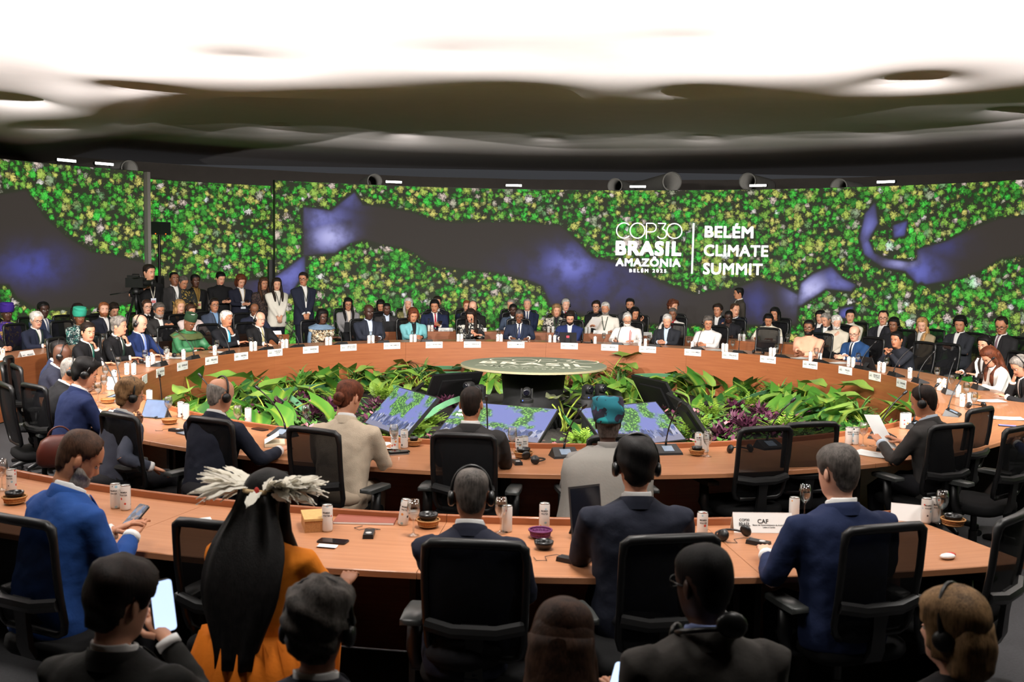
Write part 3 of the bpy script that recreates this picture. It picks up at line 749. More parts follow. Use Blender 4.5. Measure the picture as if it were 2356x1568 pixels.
# ================================================================== PEOPLE
SKIN = {'pale': (226, 172, 146), 'fair': (214, 156, 126), 'tan': (190, 130, 98), 'brown': (132, 86, 62), 'dark': (86, 55, 41), 'deep': (66, 42, 33)}
HAIR = {'black': (16, 14, 14), 'dark': (34, 25, 21), 'brown': (66, 44, 32), 'auburn': (92, 48, 30), 'blonde': (168, 128, 82), 'grey': (128, 122, 116), 'silver': (176, 172, 168), 'white': (214, 210, 204), 'saltpep': (84, 78, 74), 'ginger': (128, 76, 46), 'dirty': (134, 104, 72)}
def skin_mat(k):
    c = SKIN[k]; return mat('skin_' + k, c, .48, var=.10, scale=22, bump=.06, bscale=120, spec=.4)
def lip_mat(k):
    c = SKIN[k]; return mat('lip_' + k, (int(c[0] * .78), int(c[1] * .58), int(c[2] * .58)), .45, var=.05)
def hair_mat(k):
    if 'hair_' + k in _mats: return _mats['hair_' + k]
    m = mat('hair_' + k, HAIR[k], .6, var=.01, scale=18, spec=.2)
    nt = m.node_tree; N = nt.nodes; L = nt.links; b = N['Principled BSDF']
    tc = N.new('ShaderNodeTexCoord'); mp = N.new('ShaderNodeMapping'); mp.inputs['Scale'].default_value = (210, 210, 9); L.new(tc.outputs['Object'], mp.inputs[0])
    n2 = N.new('ShaderNodeTexNoise'); n2.inputs['Scale'].default_value = 1.; n2.inputs['Detail'].default_value = 4; n2.inputs['Distortion'].default_value = .6; L.new(mp.outputs[0], n2.inputs['Vector'])
    n3 = N.new('ShaderNodeTexNoise'); n3.inputs['Scale'].default_value = 26; L.new(tc.outputs['Object'], n3.inputs['Vector'])
    ad = N.new('ShaderNodeMath'); ad.operation = 'ADD'; L.new(n2.outputs['Fac'], ad.inputs[0]); L.new(n3.outputs['Fac'], ad.inputs[1])
    mr = N.new('ShaderNodeMapRange'); mr.inputs['From Min'].default_value = .7; mr.inputs['From Max'].default_value = 1.3; mr.inputs['To Min'].default_value = .35; mr.inputs['To Max'].default_value = 1.75; L.new(ad.outputs[0], mr.inputs['Value'])
    h = N.new('ShaderNodeHueSaturation'); h.inputs['Color'].default_value = rgb(*HAIR[k]); L.new(mr.outputs[0], h.inputs['Value']); L.new(h.outputs[0], b.inputs['Base Color'])
    bp = N.new('ShaderNodeBump'); bp.inputs['Strength'].default_value = .45; bp.inputs['Distance'].default_value = .003
    L.new(n2.outputs['Fac'], bp.inputs['Height']); L.new(bp.outputs[0], b.inputs['Normal'])
    return m
m_eyew = mat('eye_white', (214, 206, 198), .3, var=0); m_iris = mat('eye_dark', (32, 22, 18), .25, var=0)
m_hset = mat('headset_black', (15, 15, 16), .38, var=.05); m_lens = glass_mat()
m_gold = mat('brass', (190, 150, 80), .3, metal=1., var=0)

# head profile: z, half width, front y, back y (metres, origin mid head, face to +Y)
HP = np.array([(-.285, .150, .062, -.105), (-.262, .120, .052, -.095), (-.235, .078, .040, -.083), (-.205, .060, .033, -.074), (-.170, .0555, .030, -.068), (-.140, .054, .036, -.064), (-.124, .054, .052, -.062),
               (-.114, .050, .074, -.062), (-.104, .052, .083, -.064), (-.092, .057, .0865, -.066), (-.078, .0625, .086, -.071), (-.066, .066, .0875, -.077), (-.056, .068, .088, -.081), (-.044, .070, .0875, -.086), (-.030, .0725, .087, -.091), (-.016, .0745, .0865, -.096), (-.004, .076, .087, -.099),
               (.010, .077, .0905, -.102), (.024, .0775, .0925, -.104), (.040, .0775, .0915, -.105), (.058, .076, .087, -.104), (.076, .072, .079, -.099), (.092, .064, .066, -.089), (.105, .052, .049, -.073), (.114, .037, .030, -.053), (.1195, .018, .009, -.030)])
def head_pt(z, th):
    """surface of the head at height z, azimuth th (0 = face, positive = its right side)"""
    a = np.interp(z, HP[:, 0], HP[:, 1]); yf = np.interp(z, HP[:, 0], HP[:, 2]); yb = np.interp(z, HP[:, 0], HP[:, 3])
    s, c = math.sin(th), math.cos(th)
    e = .84
    x = a * math.copysign(abs(s) ** e, s)
    y0 = -.008
    y = y0 + ((yf - y0) if c > 0 else (y0 - yb)) * math.copysign(abs(c) ** (.80 if c > 0 else .92), c)
    if c > .2:
        g = lambda q, w: math.exp(-(q / w) ** 2)
        y += .024 * g(x, .0105) * (g(z + .036, .012) + .62 * g(z + .018, .013) + .25 * g(z - .002, .012))     # nose
        y += .008 * g(abs(x) - .011, .007) * g(z + .040, .008)                                                # nostrils
        y -= .010 * g(abs(x) - .032, .015) * g(z + .004, .010)                                                # eye sockets
        y += .005 * g(z + .066, .006) * g(x, .020) + .004 * g(z + .078, .006) * g(x, .018)                    # lips
        y -= .004 * g(z + .0715, .003) * g(x, .022)
        y += .006 * g(z + .103, .012) * g(x, .020)                                                            # chin
        y += .004 * g(z - .020, .010) * g(abs(x) - .025, .02)                                                 # brow
        y += .004 * g(abs(x) - .045, .018) * g(z + .032, .016)                                                # cheek
    return Vector((x, y, z))
def theta_list(n):
    out = []
    for i in range(n):
        u = i / n * 2 - 1                       # -1..1
        out.append(math.pi * (u * (.62 + .38 * abs(u) ** 1.4)))
    return out
def sgn_noise(p, s, seed=0):
    return (math.sin(p[0] * s + seed) * math.cos(p[1] * s * 1.13 + seed * 1.7) + math.sin(p[2] * s * .91 + seed * .6 + p[0] * s * .5)) * .5

HAIRLINE = ([0, 35, 55, 66, 74, 84, 96, 108, 125, 150, 180], [.074, .073, .058, .030, -.012, -.012, .030, .004, -.060, -.088, -.092])
def hairness(style, z, thd):
    hl = np.interp(thd, *HAIRLINE)
    h = smooth01((z - hl + .006) / .014)
    if style in ('short', 'buzz', 'wave', 'curly', 'afro', 'grown'): pass
    elif style == 'recede':
        h *= smooth01((z - np.interp(thd, [0, 20, 40, 60, 180], [.088, .098, .092, .05, -.2])) / .012)
    elif style == 'ring':      # bald on top, hair round the sides and back
        top = np.interp(thd, [0, 60, 80, 120, 180], [-.2, -.2, .040, .066, .078])
        h *= smooth01((top - z) / .02)
    elif style in ('long', 'bob', 'bun', 'tied'):
        hl2 = np.interp(thd, [0, 35, 52, 62, 72, 180], [.076, .074, .058, .02, -.09, -.11]) if style in ('long', 'bob') else hl
        h = smooth01((z - hl2 + .006) / .014)
    return h
THICK = {'short': .011, 'buzz': .004, 'wave': .019, 'curly': .028, 'afro': .044, 'grown': .022, 'recede': .009, 'ring': .009, 'long': .020, 'bob': .026, 'bun': .011, 'tied': .011}

def solve_arm(S, H, pole, l1, l2):
    d = H - S; L = d.length; m = l1 + l2 - .004
    if L > m: H = S + d * (m / L); d = H - S; L = d.length
    a = (l1 * l1 - l2 * l2 + L * L) / (2 * L); h = math.sqrt(max(0, l1 * l1 - a * a))
    dn = d.normalized(); pv = pole - dn * pole.dot(dn)
    pv = pv.normalized() if pv.length > 1e-5 else dn.orthogonal().normalized()
    return S + dn * a + pv * h, H

def add_hand(mb, W, f, n, side, s, curl, near, mi=0, spread=1.0):
    """W wrist, f forearm direction, n palm normal; five separate bent fingers"""
    f = f.normalized(); n = (n - f * n.dot(f)); n = n.normalized() if n.length > 1e-5 else f.orthogonal().normalized()
    w = f.cross(n) * side     # towards the thumb
    k = 8 if near else 6
    def P(a, b, c): return W + (f * a + w * b + n * c) * s
    rings = []
    for (a, hw, ht, c) in ((-.03, .027, .021, 0), (.0, .026, .018, 0), (.03, .036, .016, .002), (.065, .041, .014, .003), (.088, .038, .011, .002)):
        rings.append([P(a, hw * math.cos(t), c + ht * math.sin(t)) for t in [2 * math.pi * q / 10 for q in range(10)]])
    mb.loft(rings, mi)
    for (b, L, r) in ((.028, .072, .0085), (.0095, .080, .0088), (-.0095, .074, .0085), (-.027, .058, .0075)):
        pts = [P(.075, b * .95, .002)]; ang = curl * .35; d = L * .42
        pos = [.075, .002]
        for q, l in enumerate((.44, .32, .27)):
            ang2 = ang + curl * .75 * q
            pos = [pos[0] + L * l * math.cos(ang2), pos[1] + L * l * math.sin(ang2)]
            pts.append(P(pos[0], b * (1 + .12 * (q + 1) * spread * (1 - curl * .6)), pos[1]))
        mb.tube(pts, [r * s, r * s, r * .92 * s, r * .72 * s], k, mi)
    mb.tube([P(.02, .028, .004), P(.045, .050, .012 + .01 * curl), P(.068, .052 - .012 * curl, .020 + .018 * curl), P(.088, .046 - .022 * curl, .026 + .022 * curl)], [.0125 * s, .0115 * s, .0098 * s, .0075 * s], k, mi)

SLEEVE_R = [.066, .060, .052, .047, .043, .037]
PEOPLE = {}
def person(key, label, px, py, r=None, zc=None, far=True, stand=False, yaw=0., face=None, lean=8., side=0., hd=(0, 0, 0), skin='fair', hair='short', hc='dark', top=(28, 30, 40), pants=(24, 24, 28),
           shirt=(232, 230, 228), tie=None, open_=True, vdepth=.25, L='table', R='table', curl=(.5, .5), headset=False, specs=False, beard=None, lan=None, badge=None, near=False, fat=1.0, wide=1.05, neck_bare=False,
           sleeve=True, scale=None, tmat=None, group=None, hat=None, up_len=1.0, elbow=None):
    HK = .97 if near else 1.05
    if not near: wide *= 1.08
    # ---- place the crown of the head on its spot, then find the body under it
    P0 = at(px, py, zc) if zc is not None else on_ring(px, py, r, far)
    rz = (face_centre(P0) if face is None else face) + R_(yaw)
    seat_z = .485 if not stand else .90
    # spine
    def spine_maker(s):
        def sp(z):
            a_tot = 0; y = 0; zz = 0; N_ = 12; x = 0
            for i in range(N_):
                t = z * (i + .5) / N_
                a = R_(lean) * (.55 + .75 * max(0, t) / .6); y += math.sin(a) * z / N_; zz += math.cos(a) * z / N_
                x += math.sin(R_(side)) * z / N_
            a = R_(lean) * (.55 + .75 * max(0, z) / .6)
            return x, y, zz, a
        def T(p):
            x, y, z, a = sp(p[2])
            return Vector(((x + p[0]) * s, (y + p[1] * math.cos(a)) * s, (z - p[1] * math.sin(a)) * s + SZ[0]))
        return T, sp
    Rh = Matrix.Rotation(R_(hd[0]), 3, 'Z') @ Matrix.Rotation(R_(-hd[1]), 3, 'X') @ Matrix.Rotation(R_(hd[2]), 3, 'Y')
    s = 1.0; SZ = [seat_z]
    for it in range(3):
        if stand: SZ[0] = .93 * s
        T, sp = spine_maker(s)
        piv = T((0, -.012, .625)); a_n = sp(.62)[3]
        Rn = Matrix.Rotation(-a_n * .55, 3, 'X')
        Hc = piv + Rn @ Vector((0, .012, .150)) * s + Rh @ Vector((0, .012, .0)) * s
        crown = Hc + Rh @ Vector((0, -.012, .124 + (THICK.get(hair, 0) if hair != 'bald' else 0))) * (s * HK)
        if hat: crown = Hc + Rh @ Vector((0, 0, .16)) * (s * HK)
        if scale: s = scale; 
        else:
            s *= max(.8, min(1.25, (P0.z - (0 if stand else seat_z)) / (crown.z - (0 if stand else seat_z))))
            s = max(.86, min(1.14, s))
    T, sp = spine_maker(s)
    if stand: SZ[0] = .93 * s
    cr = Matrix.Rotation(rz, 3, 'Z') @ crown
    base = Vector((P0.x - cr.x, P0.y - cr.y, 0))
    if zc is None and not scale:
        pass
    root = empty('person', base, rz); tag(root, label, 'person', group)
    PEOPLE[key] = dict(root=root, base=base, rz=rz, s=s)
    hsc = s * HK
    def Hd(p): return Hc + Rh @ Vector(p) * hsc
    sk = skin_mat(skin)
    # ---------------- body: neck, head, arms and hands in one mesh
    body = MB()
    nth = 40 if near else 32
    TH = theta_list(nth); rings = []
    for row in HP:
        z = row[0]; ring = []
        w = smooth01((z + .20) / .085)
        for th in TH:
            q = head_pt(z, th)
            pt = T((q.x * (1 if z > -.2 else wide), q.y - .005, q.z + .781))
            ring.append(pt.lerp(Hd(q), w))
        rings.append(ring)
    o0 = body.loft(rings)
    nf = len(body.f)
    # lips
    for i, fc in enumerate(body.f):
        if len(fc) == 4:
            ri, ti = fc[0] // nth, fc[0] % nth
            z = HP[min(ri, len(HP) - 1)][0]
            if -.084 <= z <= -.06 and abs(TH[ti] + .04) < .30 and HP[min(ri + 1, len(HP) - 1)][0] < -.05: body.m[i] = 1
    for sx in (-1, 1):
        ye = .0765
        body.ellipsoid(Hd((sx * .0315, ye, -.004)), (.0145 * hsc, .0105 * hsc, .0078 * hsc), 8, 5, 2, Rh)
        body.ellipsoid(Hd((sx * .0315, ye + .0065, -.005)), (.0062 * hsc, .0052 * hsc, .0062 * hsc), 8, 5, 3, Rh)
        body.ellipsoid(Hd((sx * .0315, ye + .004, .0035)), (.0165 * s, .009 * s, .0035 * s), 8, 4, 0, Rh)             # lid
        er = Rh @ Matrix.Rotation(sx * .35, 3, 'Z')
        body.ellipsoid(Hd((sx * .079, -.012, -.012)), (.009 * s, .019 * s, .031 * s), 10, 6, 0, er)
        body.ellipsoid(Hd((sx * .0815, -.018, -.006)), (.006 * s, .014 * s, .022 * s), 8, 5, 0, er)
    # trunk under the clothes
    tr = []
    for (z, a, b) in ((0, .15, .10), (.2, .14, .10), (.4, .16, .10), (.52, .16, .08), (.56, .10, .06)):
        tr.append([T((a * math.cos(t), b * math.sin(t), z)) for t in [2 * math.pi * q / 12 for q in range(12)]])
    body.loft(tr)
    hand_pos = {}
    arms = {}
    for sx, tgt, cu in ((-1, L, curl[0]), (1, R, curl[1])):
        S = T((sx * .186 * wide, -.012, .540))
        pole = Vector((sx * (.55 if near else 1.0), -.45, -1.0)); n_p = Vector((0, 0, -1)); back = 0.
        tz = .765
        if isinstance(tgt, str):
            if tgt == 'table': H = Vector((sx * .15, .40, tz + .02))
            elif tgt == 'clasp': H = Vector((sx * .055, .40, tz + .03)); n_p = Vector((-sx, 0, -.3))
            elif tgt == 'fold': H = Vector((-sx * .05, .36, tz + .03 + .03 * (sx > 0)))
            elif tgt == 'lap': H = Vector((sx * .09, .27, .60))
            elif tgt == 'phone': H = Vector((sx * .05, .33, .84)); n_p = Vector((-sx * .6, -.3, .8))
            elif tgt == 'phonelow': H = Vector((sx * .05, .30, .70)); n_p = Vector((-sx * .6, -.3, .8))
            elif tgt == 'chin': H = Hd((sx * .02, .10, -.26)); n_p = Rh @ Vector((-sx * .5, -1, 0)); pole = Vector((sx * .4, .1, -1))
            elif tgt == 'mouth': H = Hd((sx * .03, .115, -.235)); n_p = Rh @ Vector((-sx * .4, -1, 0)); pole = Vector((sx * .4, .1, -1))
            elif tgt == 'cheek': H = Hd((sx * .09, .055, -.225)); n_p = Rh @ Vector((-sx, -.3, 0)); pole = Vector((sx * .4, .2, -1))
            elif tgt == 'brow': H = Hd((sx * .09, .13, -.15)); n_p = Rh @ Vector((-sx * .4, -1, 0)); pole = Vector((sx * .4, .2, -1))
            elif tgt == 'ear': H = Hd((sx * .135, .045, -.165)); n_p = Rh @ Vector((-sx, 0, 0)); pole = Vector((sx * .8, .1, -1))
            elif tgt == 'clasphigh': H = Vector((sx * .035, .36, .93)); n_p = Vector((-sx, 0, 0)); pole = Vector((sx * .7, .2, -1))
            elif tgt == 'hang': H = T((sx * .23, .03, -.03)); pole = Vector((sx * .3, -1, -.2)); n_p = Vector((-sx, 0, 0))
            elif tgt == 'front': H = T((sx * .03, .20, .02 if sx > 0 else .05)); n_p = Vector((0, -1, 0)); pole = Vector((sx, -.3, -.6))
            elif tgt == 'sphone': H = T((sx * .035, .30, .30)); n_p = Vector((-sx * .6, -.3, .8)); pole = Vector((sx, -.3, -.8))
            elif tgt == 'rest': H = Vector((sx * .29, .10, .70))
        else: H = Vector(tgt)
        if elbow and sx in elbow: pole = Vector(elbow[sx])
        E, H = solve_arm(S, H, pole, .29 * s * up_len, .255 * s * up_len)
        arms[sx] = (S, E, H, n_p)
        hand_pos[sx] = H
        body.tube([S, S.lerp(E, .5), E, E.lerp(H, .5), H], [.045 * s, .04 * s, .036 * s, .03 * s, .025 * s], 8, 0)
        if tgt in ('chin', 'mouth', 'cheek', 'brow', 'ear', 'clasphigh'): cu = max(cu, .85)
        add_hand(body, H, (H - E), n_p, sx, s, cu, near)
    bo = body.build('body', [sk, lip_mat(skin), m_eyew, m_iris], root)
    PEOPLE[key]['hands'] = {k: Matrix.Rotation(rz, 3, 'Z') @ v + base for k, v in hand_pos.items()}
    # ---------------- torso garment and sleeves, fused and smoothed
    TR = [(-.02, .170, .13, -.125), (.05, .182, .145, -.135), (.14, .176, .148, -.128), (.25, .172, .142, -.122), (.36, .184, .136, -.128), (.45, .202, .128, -.132), (.52, .206, .110, -.126), (.565, .186, .090, -.112), (.592, .132, .070, -.098), (.612, .088, .058, -.088), (.628, .066, .046, -.080)]
    def tprof(z):
        A = np.array(TR); return [np.interp(z, A[:, 0], A[:, i]) for i in (1, 2, 3)]
    def torso_pt(z, th, off=0.):
        a, bf, bb = tprof(z); belly = fat if z < .45 else 1 + (fat - 1) * .3
        c, s_ = math.cos(th), math.sin(th)
        x = (a * wide * (1 + (belly - 1) * .5) + off) * math.copysign(abs(s_) ** .8, s_)
        y = ((bf * belly + off) if c > 0 else (-bb * (1 + (belly - 1) * .3) + off)) * math.copysign(abs(c) ** .85, c)
        return T((x, y, z))
    gm = tmat or fabric(top)
    g = MB(); nseg = 28
    zs = [-.02, .03, .09, .16, .25, .34, .41, .47, .52, .55, .575, .592, .612, .628]
    g.loft([[torso_pt(z, 2 * math.pi * q / nseg) for q in range(nseg)] for z in zs])
    if stand:   # jacket skirt
        g.loft([[torso_pt(z, 2 * math.pi * q / nseg, .012) for q in range(nseg)] for z in (-.16, -.08, 0.0, .06)])
    for sx in (-1, 1):
        S, E, H, _n = arms[sx]
        if not sleeve: # short sleeve
            g.tube([S + Vector((-sx * .05, 0, .0)), S, S.lerp(E, .3), S.lerp(E, .62)], [q * s for q in (.064, .07, .066, .062)], 14); continue
        e1 = E.lerp(S, .18); e2 = E.lerp(H, .18)
        g.tube([S + Vector((-sx * .05 * s, 0, .005)), S + Vector((0, 0, -.006)), S.lerp(E, .35), e1, E.lerp((e1 + e2) / 2, .45), e2, E.lerp(H, .6), H.lerp(E, .10)],
               [q * s * (1 + (fat - 1) * .4) for q in (.058, .068, .062, .055, .055, .052, .047, .041)], 14)
    ob = g.build('jacket' if open_ else 'top', gm, root)
    rm = ob.modifiers.new('fuse', 'REMESH'); rm.mode = 'VOXEL'; rm.voxel_size = .013 if near else .021; rm.use_smooth_shade = True; rm.adaptivity = .0
    sm = ob.modifiers.new('soften', 'SMOOTH'); sm.factor = .5; sm.iterations = 5 if near else 3
    dp = ob.modifiers.new('folds', 'DISPLACE'); dp.texture = fold_tex(); dp.strength = .022 if near else .016; dp.mid_level = .5; dp.texture_coords = 'LOCAL'
    # ---------------- shirt front, lapels, tie
    def chest(zz, xs, off):
        row = []
        a, bf, bb = tprof(zz); belly = fat if zz < .45 else 1 + (fat - 1) * .3
        aa = a * wide * (1 + (belly - 1) * .5)
        for x in xs:
            q = min(.98, abs(x) / aa); sn = q ** (1 / .8); c = math.sqrt(max(0, 1 - sn * sn))
            row.append(T((x, bf * belly * c ** .85 + off, zz)))
        return row
    def strip(name, m, rows, off, th=.006, parent=None):
        """rows: (z, x0, x1)"""
        mb = MB(); rings = []
        for (zz, x0, x1) in rows:
            xs = [x0 + (x1 - x0) * q / 5 for q in range(6)]
            rings.append(chest(zz, xs, off) + chest(zz, xs[::-1], off - th))
        mb.loft(rings); return mb, m
    if open_:
        zb = .62 - vdepth * 1.25
        sh = MB()
        zl = [.622, .60, .575, .54, .50, .45, .40, .35, .30, .25, .2]
        rows = []
        for zz in [q for q in zl if q > zb] + [zb]:
            w_ = .010 + .040 * ((zz - zb) / (.622 - zb)) ** .9
            rows.append((zz, -w_, w_))
        m1, _ = strip('', None, rows, .010); sh.add(m1.v, m1.f)
        for sx in (-1, 1):
            S, E, H, _n = arms[sx]; d = (H - E).normalized()
            cf = MB(); cf.tube([H - d * .035 * s, H - d * .006 * s], [.041 * s, .040 * s], 12); cf.build('shirt_cuff', fabric(shirt, .75), root)
        # collar
        cr_ = []
        for (zz, k) in ((.598, 1.10), (.622, 1.10), (.645, 1.12), (.650, 1.06), (.635, .98), (.60, .95)):
            cr_.append([T((.062 * k * math.sin(t), -.016 + .066 * k * math.cos(t), zz - .016 * max(0, math.cos(t)) + .010 * (math.cos(t) < -.2))) for t in [R_(20 + 320 * q / 24) for q in range(25)]])
        sh.loft(cr_, caps=False, closed=False)
        sh.build('shirt', fabric(shirt, .75), root)
        if tie:
            rows = [(zz, -(.010 + .022 * min(1, (.60 - zz) / .28)), (.010 + .022 * min(1, (.60 - zz) / .28))) for zz in (.60, .57, .52, .46, .40, .34, .28) if zz > zb - .02]
            m1, _ = strip('', None, rows, .020); m1.ellipsoid(T((0, .068, .60)), (.02 * s, .016 * s, .022 * s), 8, 5)
            m1.build('tie', fabric(tie, .6), root)
        lp = MB()
        for sx in (-1, 1):
            rows = []
            for zz in [q for q in zl if q > zb] + [zb]:
                t = (zz - zb) / (.622 - zb); w_ = .010 + .040 * t ** .9
                rows.append((zz, sx * w_, sx * (w_ + .014 + .046 * math.sin(math.pi * min(1, t * .95)))))
            m1, _ = strip('', None, rows, .017); lp.add(m1.v, m1.f)
        cr_ = []
        for (zz, k) in ((.585, 1.42), (.612, 1.34), (.640, 1.25), (.643, 1.17), (.60, 1.16)):
            cr_.append([T((.064 * k * math.sin(t), -.018 + .064 * k * math.cos(t), zz - .02 * (math.cos(t) + 1) / 2)) for t in [math.pi * .30 + 1.4 * math.pi * q / 16 for q in range(17)]])
        lp.loft(cr_, caps=False, closed=False)
        lp.build('lapel', gm, root)
    elif not neck_bare:
        cl = MB(); cr_ = []
        for (zz, k) in ((.598, 1.14), (.625, 1.10), (.648, 1.12), (.654, 1.05), (.63, .98), (.60, .95)):
            cr_.append([T((.062 * k * math.sin(t), -.016 + .066 * k * math.cos(t), zz + (-.014 if math.cos(t) > .3 else 0))) for t in [2 * math.pi * q / 20 for q in range(20)]])
        cl.loft(cr_, caps=False); cl.build('collar', gm, root)
    if lan:
        mb = MB()
        for sx in (-1, 1):
            for i in range(6):
                z0, z1 = .615 - .05 * i, .615 - .05 * (i + 1); x0, x1 = sx * .062 * (1 - i / 6.), sx * .062 * (1 - (i + 1) / 6.)
                a0 = chest(z0, [x0 - .007, x0 + .007], .028); a1 = chest(z1, [x1 - .007, x1 + .007], .028)
                mb.add([a0[0], a0[1], a1[1], a1[0]], [(0, 1, 2, 3)])
        la = mb.build('lanyard', fabric(lan, .7), root, smooth=False)
        if badge:
            c0 = chest(.27, [0], .035)[0]; mb = MB(); mb.box(c0, (.10, .004, .145)); mb.box(c0 + Vector((0, .003, .01)), (.08, .003, .05), 1); mb.build('badge', [fabric(badge, .5), mat('badge_print', (206, 120, 120), .5, var=.3, scale=40)], la, smooth=False)
    # ---------------- trousers
    tm = fabric(pants); g = MB()
    if stand:
        for sx in (-1, 1):
            g.tube([T((sx * .085, 0, .05)), T((sx * .088, 0, -.08)), Vector((sx * .095 * s, .01, .50 * s)), Vector((sx * .10 * s, 0, .28 * s)), Vector((sx * .10 * s, -.02, .075))], [.095 * s, .10 * s, .072 * s, .062 * s, .062 * s], 14)
        feet = [(sx * .10 * s, .05, 0) for sx in (-1, 1)]
    else:
        for sx in (-1, 1):
            g.tube([Vector((sx * .09, -.05, .565)), Vector((sx * .095, .10, .575)), Vector((sx * .11, .36, .555)), Vector((sx * .115, .43, .50)), Vector((sx * .115, .42, .36)), Vector((sx * .12, .37, .10))], [.085, .088, .068, .064, .058, .052], 12)
        g.ellipsoid((0, -.02, .575), (.175 * fat, .13, .085), 14, 8)
        feet = [(sx * .12, .42, 0) for sx in (-1, 1)]
    ob = g.build('trousers', tm, root)
    if stand:
        rm = ob.modifiers.new('fuse', 'REMESH'); rm.mode = 'VOXEL'; rm.voxel_size = .02; rm.use_smooth_shade = True
        sm = ob.modifiers.new('soften', 'SMOOTH'); sm.factor = .5; sm.iterations = 2
    for (fx, fy, fz) in feet:
        mb = MB(); rings = []
        for (y, w_, h_) in ((-.10, .025, .05), (-.08, .036, .075), (0, .040, .085), (.06, .046, .06), (.13, .044, .045), (.17, .022, .035)):
            rings.append([(fx + w_ * math.cos(t), fy + y, max(.004, h_ * .5 + h_ * .5 * math.sin(t))) for t in [2 * math.pi * q / 10 for q in range(10)]])
        mb.loft(rings); mb.build('shoe', mat('shoe_leather', (18, 16, 16), .35, var=.1), root)
    # ---------------- hair
    hm = hair_mat(hc)
    seed = (px * .37 + py * .11) % 6.28
    if hair != 'bald' and hat not in ('turban', 'cap', 'wrap'):
        hb = MB(); rings = []; tk = THICK[hair]
        amp = {'wave': .010, 'curly': .016, 'afro': .012, 'grown': .010, 'long': .006, 'bob': .006}.get(hair, .003)
        freq = {'wave': 60, 'curly': 110, 'afro': 120, 'grown': 70}.get(hair, 50)
        Zh = np.concatenate([np.linspace(-.112, .105, 20), [.112, .117, .1195]])
        n2 = nth
        for z in Zh:
            ring = []
            for th in TH:
                q = head_pt(z, th); thd = abs(math.degrees(th))
                h = hairness(hair, z, thd)
                nrm = Vector((q.x, q.y + .008, max(-.02, z - .02) * .9)).normalized()
                t = tk * (1 + .35 * smooth01(z / .1)) + amp * sgn_noise(q, freq, seed)
                ring.append(Hd(q + nrm * (t * h - .006 * (1 - h))))
            rings.append(ring)
        hb.loft(rings)
        if hair in ('long', 'bob'):
            bot = {'long': -.34, 'bob': -.145}[hair]
            rr = []; ks = 20
            for i in range(10):
                t = i / 9; z = .03 + (bot - .03) * t
                a = .088 + .022 * math.sin(math.pi * min(1, t * 1.1)) if hair == 'bob' else .104 + .014 * t - .02 * t * t * t
                yb = -.133 - (.010 * t if hair == 'long' else .012 * math.sin(math.pi * t)); yf = -.02 + (.03 * t if hair == 'bob' else 0)
                k = .82 if i == 9 else 1
                ring = []
                for q in range(ks):
                    u = 2 * math.pi * q / ks; c, s_ = math.cos(u), math.sin(u)
                    p_ = Vector((a * k * s_, (yf + yb) / 2 + (yb - yf) / 2 * -c * k, z)); p_ += Vector((s_, -c, 0)) * .006 * sgn_noise(p_, 70, seed)
                    w_ = smooth01((z + .25) / .2); tt = T((p_.x, p_.y - .012, p_.z + .781))
                    ring.append(tt.lerp(Hd(p_), max(.25, w_)))
                rr.append(ring)
            hb.loft(rr)
            if hair == 'long':
                for sx in (-1, 1):
                    P_ = [(sx * .074, -.005, .03), (sx * .088, .0, -.05), (sx * .092, .02, -.13)]
                    Q_ = [T((sx * .095, .085, .56)), T((sx * .085, .125, .48)), T((sx * .08, .14, .40))]
                    hb.tube([Hd(p_) for p_ in P_] + Q_, [.02 * s, .028 * s, .032 * s, .034 * s, .03 * s, .012 * s], 10)
        if hair in ('bun', 'tied'):
            hb.ellipsoid(Hd((0.01, -.125, -.035 if hair == 'bun' else -.03)), (.042 * s, .034 * s, .04 * s), 14, 9)
            if hair == 'bun': hb.ellipsoid(Hd((.0, -.118, -.062)), (.036 * s, .028 * s, .03 * s), 12, 7)
        hb.build('hair', hm, root)
    if hair != 'bald' or beard or True:
        br = MB()
        for sx in (-1, 1):
            pts = [Hd(head_pt(.018 + .004 * math.sin(q), sx * (.16 + .12 * q)) + Vector((0, .001, 0))) for q in (0, 1.2, 2.4, 3.2)]
            br.tube(pts, [.003 * s, .0042 * s, .004 * s, .0018 * s], 6)
        br.build('eyebrows', hair_mat('dark' if hc in ('black', 'dark', 'brown', 'saltpep', 'auburn', 'ginger') else hc), root)
    if beard:
        bb = MB(); rings = []
        for z in np.linspace(-.122, -.030, 14):
            ring = []
            for th in [R_(-88 + 176 * q / 24) for q in range(25)]:
                q = head_pt(z, th); thd = abs(math.degrees(th))
                lim = np.interp(thd, [0, 18, 30, 50, 70, 88], [-.052, -.052, -.058, -.050, -.030, -.02])
                h = smooth01((lim - z) / .010)
                if thd < 16: h *= 1 - .9 * math.exp(-((z + .072) / .006) ** 2)
                nrm = Vector((q.x, q.y + .01, -.01)).normalized()
                t = .008 + .004 * smooth01((-.08 - z) / .03) + .003 * sgn_noise(q, 120, seed)
                ring.append(Hd(q + nrm * (t * h - .006 * (1 - h))))
            rings.append(ring)
        bb.loft(rings, caps=False, closed=False); bb.build('beard', hair_mat(beard), root)
